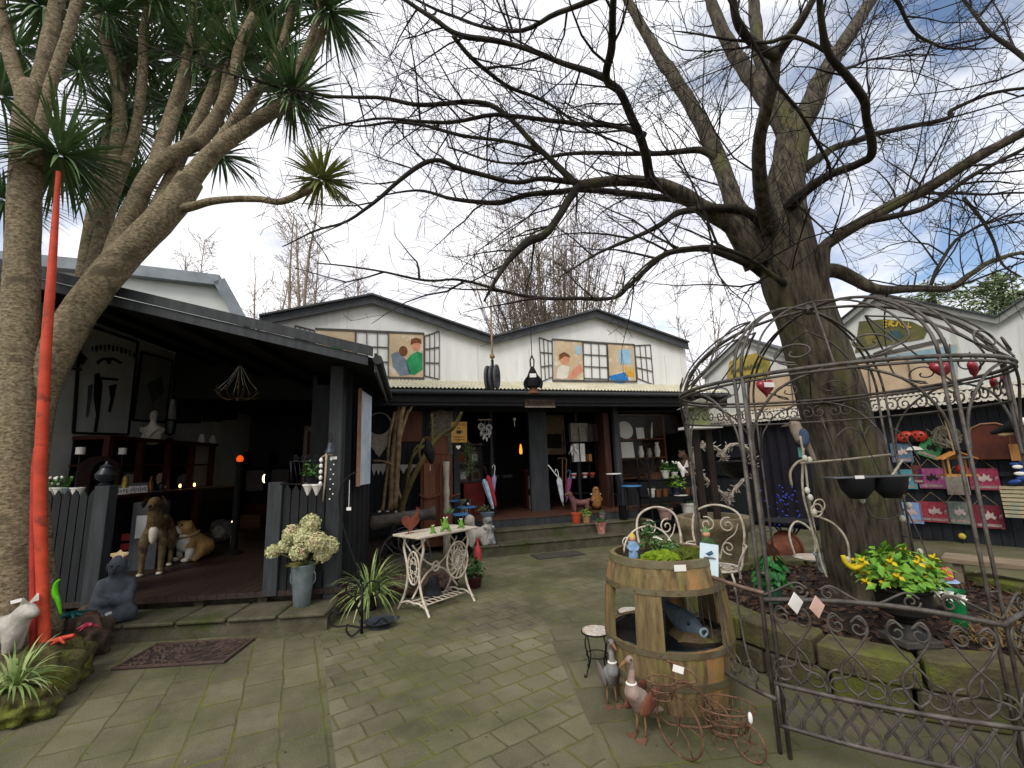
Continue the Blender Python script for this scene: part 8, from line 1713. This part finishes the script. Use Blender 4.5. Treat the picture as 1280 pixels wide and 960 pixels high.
# wreath, feeder, urn, chairs beyond the barrel
hw = T('willow_heart_wreath', 'large heart-shaped wreath of whitewashed twigs hanging by the shop corner', 'wreath', at(905, 585, 7.0), radians(-10)); mb = MB()
ho_ = [(x * 1.0, z * 1.15) for x, z in hp(.42, 40)]
for k_ in range(9):
    pts = [(x * (1 + RND.gauss(0, .03)) + RND.gauss(0, .012), RND.gauss(0, .035), z * (1 + RND.gauss(0, .03))) for x, z in ho_]; mb.tube(pts, .012, 5, close=True)
for i in range(170): x, z = ho_[RND.randrange(40)]; a = RND.uniform(0, 6.3); mb.tube([(x, 0, z), (x + .09 * cos(a), RND.uniform(-.06, .03), z + .09 * sin(a))], .007, 4)
mb.build('twigs', mat('whitewashed_twig', '#b4aa9c', '#8a8074', 14, .9), hw, smooth=180); MB().tube([(0, 0, .25), (0, 0, .75)], .004, 4).build('cord', BLACKI, hw)
fd = T('bird_feeder', 'brown bird-table post with a pale roofed feeder, left of the heart wreath', 'bird feeder', (at(882, 600, 5.6).x, 5.6, 0), 0); fz = lambda py: at(882, py, 5.6).z
for x in (-.09, .07): MB().box(x, x + .07, 0, .05, .1, fz(538)).build('post', mat('dark_feeder_wood', '#33261e', '#221912', 6, .7), fd)
MB().box(-.22, .22, -.14, .14, fz(536), fz(536) + .03).build('tray', CARD, fd); MB().box(-.1, .1, -.08, .08, fz(533), fz(508)).build('house', mat('feeder_green', '#8c9464', '#5f683e', 7, .7), fd, bevel=.004); MB().prism([(-.22, -.14, fz(510)), (.22, -.14, fz(510)), (0, -.14, fz(499))], (0, .28, 0)).build('roof', mat('pale_roof', '#a09c8c', '#7c786a', 6, .7), fd); MB().box(-.25, .25, -.2, .2, 0, .1).build('base', mat('dark_feeder_wood', '#33261e'), fd)
su = gz(892, 712); su = T('stone_urn', 'huge weathered round stone planter behind the white iron chair', 'planter', (at(892, 660, 5.7).x, 5.7, 0), 0); uz_ = at(892, 645, 5.7).z
MB().lathe([(0, 0), (.28, 0), (.3, .05), (.27, .1), (.34, uz_ * .45), (.37, uz_ * .78), (.42, uz_ * .84), (.44, uz_ * .92), (.42, uz_), (.33, uz_), (.3, uz_ * .85), (0, uz_ * .8)], 32).build('pot', mat('weathered_pot', '#8a7c5e', '#5f5540', 7, .95, .7, 40, moss=.3, mscale=3, mosscol='#5a5a34'), su, smooth=50); MB().lathe([(.3, uz_ * .86), (0, uz_ * .88)], 20).build('soil', SOIL, su)
def iron_chair(label, loc, rz):
    t = T('iron_chair', label, 'chair', loc, rz, 'white wrought-iron chairs behind the barrel'); MB().tube([(.2 * cos(a), .2 * sin(a), .44) for a in [2 * pi * i / 28 for i in range(28)]], .012, 6, close=True).tube([(.12 * cos(a), .12 * sin(a), .44) for a in [2 * pi * i / 22 for i in range(22)]], .007, 5, close=True).build('seat_ring', WHITEI, t, smooth=180)
    mb = MB()
    for i in range(12): a = i * pi / 6; mb.tube([(.04 * cos(a), .04 * sin(a), .44), (.2 * cos(a), .2 * sin(a), .44)], .005, 5)
    mb.build('seat_grille', WHITEI, t, smooth=180)
    for k_ in range(4): a = k_ * pi / 2 + pi / 4; MB().tube(smoothpath([(r * cos(a), r * sin(a), z) for r, z in ((.19, .44), (.23, .34), (.2, .18), (.24, .03), (.27, .006), (.285, .025))], 4), .012, 6).build('leg', WHITEI, t, smooth=180)
    MB().tube(smoothpath([(-.2, .06, .44), (-.23, .1, .62), (-.25, .13, .8), (-.2, .15, .97), (0, .16, 1.04), (.2, .15, .97), (.25, .13, .8), (.23, .1, .62), (.2, .06, .44)], 5), .012, 6).build('back_hoop', WHITEI, t, smooth=180)
    mb = MB()
    for s in (-1, 1): mb.tube([(s * (.1 + x), .13, .84 + z) for x, z in spiral(0, 0, .08, 1.4, 1.2, 1)], .008, 5); mb.tube([(s * (.09 + x), .11, .62 + z) for x, z in spiral(0, 0, .07, 1.4, -1.2, -1)], .008, 5); mb.tube(smoothpath([(.0, .1, .5), (s * .05, .12, .66), (s * .16, .13, .76), (s * .2, .13, .86)], 4), .007, 5)
    mb.build('back_scrolls', WHITEI, t, smooth=180)
    for s in (-1, 1): MB().tube(smoothpath([(s * .23, .1, .66), (s * .28, -.02, .67), (s * .27, -.13, .64), (s * .23, -.14, .56), (s * .19, -.08, .45)], 4), .01, 6).build('armrest', WHITEI, t, smooth=180)
    return t
ic = iron_chair('white wrought-iron chair with scrolled back right of the barrel', gz(905, 768), radians(-35)); dup(ic, gz(842, 772), radians(15), 'white wrought-iron chair mostly hidden behind the barrel')
bt2_ = T('bistro_table', 'dark folding bistro table in the shade left of the trunk', 'table', (at(985, 660, 6.6).x, 6.6, 0), 0); bz = at(985, 650, 6.6).z
MB().lathe([(0, bz - .02), (.33, bz - .02), (.33, bz), (0, bz)], 24).build('top', BLACKI, bt2_, smooth=40)
for s in (-1, 1): MB().tube([(.22 * s, -.1, 0), (-.2 * s, .08, bz - .02)], .012, 6).tube([(.22 * s, .12, 0), (-.2 * s, -.08, bz - .02)], .012, 6).build('legs', BLACKI, bt2_, smooth=180)
solid('terracotta_pot', 'large terracotta pot lying on its side under the bistro table', 'pot', MB().lathe([(0, 0), (.14, 0), (.2, .34), (.22, .34), (.22, .38), (.18, .38), (0, .1)], 22, (0, 0, .22), Matrix.Rotation(radians(80), 3, 'Y')), mat('dim_terracotta', '#7c4a34', '#5a3424', 8, .85), (at(962, 680, 6.4).x, 6.4, 0), .4)
wt = T('white_garden_seat', 'white cast-iron seat glimpsed left of the trunk base', 'chair', (at(1018, 705, 5.6).x, 5.6, 0), .3); wz = at(1018, 696, 5.6).z; MB().lathe([(0, wz - .02), (.2, wz - .02), (.21, wz), (0, wz)], 20).build('seat', WHITEI, wt, smooth=40)
for k_ in range(4): a = k_ * pi / 2; MB().tube([(.17 * cos(a), .17 * sin(a), wz - .02), (.2 * cos(a), .2 * sin(a), 0)], .013, 6).build('leg', WHITEI, wt, smooth=180)
MB().tube(smoothpath([(.16, .1, wz), (.2, .14, wz + .25), (.05, .2, wz + .38), (-.12, .18, wz + .25), (-.12, .14, wz)], 4), .012, 6).build('back_hoop', WHITEI, wt, smooth=180)
potted('floral_jug', 'small black and white patterned pot against the left foot of the trunk', V((at(1031, 702, 5.0).x, 5.0, .3)), mat('floral_white', '#c4c8c0', '#4c5450', 14, .5), .09, .2, 40, .08, .1, mat('dark_green_leaf', '#2c4426'), ls=.04)
bln = T('blue_light_string', 'small heap of blue glass beads hanging by the curtain', 'lights', (at(982, 630, 7.5).x, 7.5, at(982, 630, 7.5).z), 0); mb = MB()
for i in range(60): mb.ball((RND.gauss(0, .12), RND.gauss(0, .05), RND.uniform(-.45, .3)), .018, 6, 5)
mb.build('beads', mat('cobalt_glass', '#1c2c9c', '#141e6c', 8, .2, spec=.6), bln, smooth=180); MB().tube([(0, 0, .35), (.02, 0, 0), (-.02, 0, -.4)], .006, 5).build('cord', BLACKI, bln)
ctn = T('dark_curtain', 'dark purple-black curtain hanging under the side wing awning', 'curtain', RT.w(.9, .22, 0), RT.a); MB().add([(x * .03 - .6, .03 * sin(x * .9), z) for z in (.1, 2.28) for x in range(46)], [(i, i + 1, i + 47, i + 46) for i in range(45)]).build('cloth', mat('aubergine_cloth', '#1c1a22', '#121017', 3, .95), ctn, smooth=180); MB().tube([(-.65, 0, 2.28), (.8, 0, 2.28)], .012, 6).build('rod', BLACKI, ctn)
# ------------------------------------------------------------------ goods on the side wing wall
def slate(label, px, py, w__, h__, m, pic, tilt=0, v=.31):
    c = RT.p(px, py, v); t = T('hanging_sign', label, 'sign', c, RT.a, 'hanging signs on the side wall'); mb = MB(); mb.obox((0, 0, 0), (w__, .012, h__), (0, tilt, 0)); mb.build('board', m, t, bevel=.003)
    R = Matrix.Rotation(tilt, 3, 'Y'); MB().tube([tuple(R @ V((-w__ * .4, -.002, h__ / 2))), (0, 0, h__ / 2 + .16), tuple(R @ V((w__ * .4, -.002, h__ / 2)))], .005, 4).build('cord', rope, t)
    mb = MB()
    if pic: mb.prism([tuple(R @ V((x * w__ * .3 + .02, -.009, z * h__ * .22 + .03))) for x, z in [(-.8, -.6), (-.75, .3), (-.3, .1), (-.1, .9), (.2, .2), (.5, .6), (.45, -.2), (.8, -.3), (.5, -.9), (.1, -.5), (-.3, -1)]], (0, -.003, 0)); mb.build('picture', pic, t)
    mb = MB(); mb.obox(tuple(R @ V((0, -.008, -h__ * .36))), (w__ * .8, .003, h__ * .12), (0, tilt, 0)); mb.build('text_band', mat('faded_text_band', '#a8928c', '#7c6864', 30, .8), t); return t
c_ = lambda n, a, b: mat(n, a, b, 14, .75, third='#a08c88', tscale=11, tcut=.6)
slate('green slate sign with a dark animal picture, tilted', 1163, 560, .3, .34, c_('sign_green', '#4a8a58', '#2f6a40'), mat('sign_black', '#22201e', None, 4, .8), .45); slate('purple-pink sign with a black vehicle picture, in the upper row', 1164, 598, .34, .34, c_('sign_magenta', '#9a4c7a', '#77385c'), mat('sign_black', '#22201e')); slate('rose-red sign right of the birdhouse in the upper row', 1230, 599, .34, .34, c_('sign_crimson', '#a03a54', '#7a2a40'), mat('sign_pale', '#c8b4ac', None, 8, .8))
slate('red sign with pale figures in the lower row', 1168, 640, .38, .34, c_('sign_red', '#a8404a', '#7c2c36'), mat('sign_pale', '#c8b4ac')); slate('grey-green sign with a white figure in the lower row', 1199, 641, .3, .36, c_('sign_grey', '#7a8478', '#58625a'), mat('sign_pale', '#c8b4ac')); slate('dark red sign at the right of the lower row', 1235, 646, .34, .36, c_('sign_maroon', '#7c2c38', '#5c1e28'), mat('sign_pale', '#c8b4ac'))
slate('steel-blue sign nearest the trunk in the top row', 1127, 566, .3, .34, c_('sign_steel', '#5c7488', '#42566a'), mat('sign_pale', '#c8b4ac')); slate('teal sign close to the trunk in the middle row', 1131, 599, .32, .34, c_('sign_teal', '#54949c', '#3c7078'), mat('sign_pale', '#c8b4ac')); slate('sky and lilac sign close to the trunk in the bottom row', 1139, 641, .3, .36, c_('sign_sky', '#6ca8c4', '#8c84b8'), mat('sign_pale', '#c8b4ac')); slate('narrow red-brown sign between the teal and the pink ones', 1147, 593, .14, .32, c_('sign_brick', '#6c3830', '#4c2620'), None)
slate('grey fabric sign behind the hanging birdhouse', 1197, 607, .28, .3, c_('sign_linen', '#9c9488', '#7c7468'), None)
lb_ = T('ladybird_ornament', 'red ladybird wall ornament under the awning edge', 'wall ornament', RT.p(1140, 547, .28), RT.a)
for s in (-1, 1): MB().ball((.09 * s, 0, .02), (.13, .05, .1), 14, 8, rot=(0, .25 * s, 0)).build('wing', mat('ladybird_red', '#c0402c', '#982c20', 9, .35), lb_, smooth=180)
MB().ball((0, -.02, -.03), (.05, .05, .08), 10, 8).build('body', BLACKP, lb_, smooth=180); mb = MB()
for x, z in ((-.14, .04), (-.06, .05), (.06, .05), (.14, .04), (-.1, -.02), (.1, -.02)): mb.ball((x, -.045, z), (.018, .01, .018), 6, 5)
mb.build('spots', BLACKP, lb_)
MB().prism([(x, 0, z - .22) for x, z in [(-.12, 0), (-.08, .05), (0, .07), (.08, .05), (.12, 0)]], (0, .02, 0)).build('white_fringe', CARD, lb_)
wb = T('web_ornament', 'round grey twig ball hanging under the awning', 'ornament', RT.p(1183, 546, .2), RT.a); mb = MB()
for i in range(160): a = RND.uniform(0, 6.3); b = RND.uniform(0, 6.3); mb.tube([(.19 * cos(a), RND.uniform(-.05, .05), .19 * sin(a)), (.19 * cos(b) * .8, RND.uniform(-.08, .08), .19 * sin(b) * .8)], .005, 3)
mb.build('twigs', mat('grey_twig', '#85806f', '#5f5b4f', 12, .9), wb); MB().tube([(0, 0, .15), (-.05, 0, .42)], .004, 4).build('cord', rope, wb)
bh = T('hanging_birdhouse', 'pine birdhouse feeder with a red ball hanging by a rope from the awning', 'birdhouse', RT.p(1196, 582, -.25), RT.a + .5)
MB().prism([(-.2, -.17, .1), (0, -.17, .21), (0, -.17, .225), (-.22, -.17, .105)], (0, .34, 0)).prism([(0, -.17, .21), (.2, -.17, .1), (.22, -.17, .105), (0, -.17, .225)], (0, .34, 0)).build('roof', PINE, bh)
for x in (-.14, .12): MB().box(x, x + .025, -.1, -.075, -.13, .12).box(x, x + .025, .075, .1, -.13, .12).build('post', PINE, bh)
MB().box(-.19, .19, -.14, .14, -.16, -.131).build('tray', PINE, bh); MB().prism([(-.14, .08, .1), (.14, .08, .1), (0, .08, .2)], (0, .015, 0)).build('gable', PINE, bh); MB().tube([(0, 0, .22), (-.03, 0, .75)], .012, 6).build('rope', rope, bh); MB().ball((.03, -.02, -.05), .065, 12, 8).build('red_ball', mat('apple_red', '#b01c24', '#8a141c', 5, .3), bh, smooth=180)
mx_ = T('arched_letterbox', 'red-brown box with a curved lid mounted on the side wall', 'letterbox', RT.p(1240, 552, .2), RT.a); ar2 = [(-.25, -.28), (.25, -.28), (.25, .1), (.2, .22), (.08, .28), (-.08, .28), (-.2, .22), (-.25, .1)]
MB().prism([(x, 0, z) for x, z in ar2], (0, .15, 0)).build('box', mat('red_brown_lid', '#5a2a1c', '#421e14', 5, .5, .2, 40), mx_, bevel=.006); MB().tube([(x * 1.02, -.01, z * 1.02) for x, z in ar2[2:]], .014, 6).build('pale_edge', mat('pale_wood_edge', '#9a7458'), mx_); MB().box(.17, .3, -.03, .1, -.3, -.05).build('side_block', PINE, mx_)
st2 = T('striped_panel', 'pale slatted wooden panel hanging at the right edge', 'wall panel', RT.p(1273, 627, .1), RT.a); mb = MB()
for i in range(8): mb.box(-.17, .3, 0, .015, -.24 + i * .06, -.195 + i * .06)
mb.build('slats', mat('cream_slat', '#b8aa8a', '#968a6c', 7, .7, third='#8a9a84', tscale=6), st2); MB().box(-.12, -.09, .016, .03, -.24, .24).box(.2, .23, .016, .03, -.24, .24).build('batten', WOOD, st2)
bf = T('blue_glass_mobile', 'blue and white glass ornament hanging at the right edge above the slatted panel', 'ornament', RT.p(1272, 592, .1), RT.a); mb = MB()
for i in range(7): mb.ball((RND.gauss(0, .08), RND.gauss(0, .03), -.12 + i * .05), (.08, .02, .035), 10, 6, rot=(0, RND.uniform(-.8, .8), 0))
mb.build('leaves', mat('blue_enamel', '#2c4c94', '#1c3468', 6, .3), bf, smooth=180); MB().ball((.03, -.04, .0), (.07, .015, .03), 8, 6).ball((.02, -.04, .1), (.06, .015, .03), 8, 6).build('white_leaves', CARD, bf, smooth=180); MB().tube([(0, 0, .2), (0, 0, .6)], .004, 4).build('cord', rope, bf)
rv_ = T('black_bird_ornament', 'black bird with pale belly hanging at the right edge of the side wall', 'bird ornament', RT.p(1270, 532, -.1), RT.a); creature('body', {'b': (0, 0, 0, .1), 'c': (.12, 0, .05, .09), 'h': (.2, 0, .12, .06), 't': (-.16, 0, -.05, .045), 't2': (-.26, 0, -.09, .03)}, [('b', 'c'), ('c', 'h'), ('b', 't'), ('t', 't2')], BLACKP, rv_, 0, 1); MB().ball((.1, -.06, .05), (.07, .05, .06), 8, 6).build('pale_patch', CARD, rv_, smooth=180); MB().tube(wander(V((-.2, 0, -.14)), V((1, 0, .1)), .55, 5, .15), .03, 7, jit=.3, jf=14).build('perch', DRW, rv_, smooth=180)
sp2 = T('garden_stake', 'small yellow-handled stake leaning on the dark side wall', 'stake', RT.p(1203, 672, .3), RT.a); MB().tube([(0, 0, 0), (-.05, 0, -.4)], .014, 6).build('shaft', BLACKP, sp2); MB().ball((0, 0, .02), (.05, .02, .05), 8, 6).build('yellow_head', mat('pale_yellow', '#d0b84a', '#b09a38', 6, .6), sp2, smooth=180)
wbn = T('wooden_bench', 'rustic pale wooden bench behind the planter at the right edge', 'bench', (at(1262, 705, 4.4).x, 4.4, 0), radians(-48)); wz2 = at(1250, 698, 4.5).z; BWD = mat('weathered_bench', '#8a7a64', '#655945', 6, .8, .3, 40, stretch=(.6, 4, 4))
MB().box(-.45, .6, -.16, .16, wz2 - .05, wz2).build('seat', BWD, wbn, bevel=.006)
for x in (-.38, .45): MB().box(x, x + .06, -.12, .12, 0, wz2 - .051).build('leg', BWD, wbn)
MB().bar((-.33, 0, .1), (.45, 0, wz2 - .1), .05, .03).build('brace', BWD, wbn)

lv = MB()
for i in range(260):
    x, y = RND.uniform(-3.5, 2.6), RND.uniform(2.4, 8); lv.leaf((x, y, .004), (RND.gauss(0, .25), RND.gauss(0, .25), 1), RND.uniform(0, 6.3), RND.uniform(.012, .04), RND.uniform(.01, .018))
struct(lv.build('leaf_scraps', mat('scrap_leaf', '#7c7460', '#3c3022', 3, .9)), 'stuff')
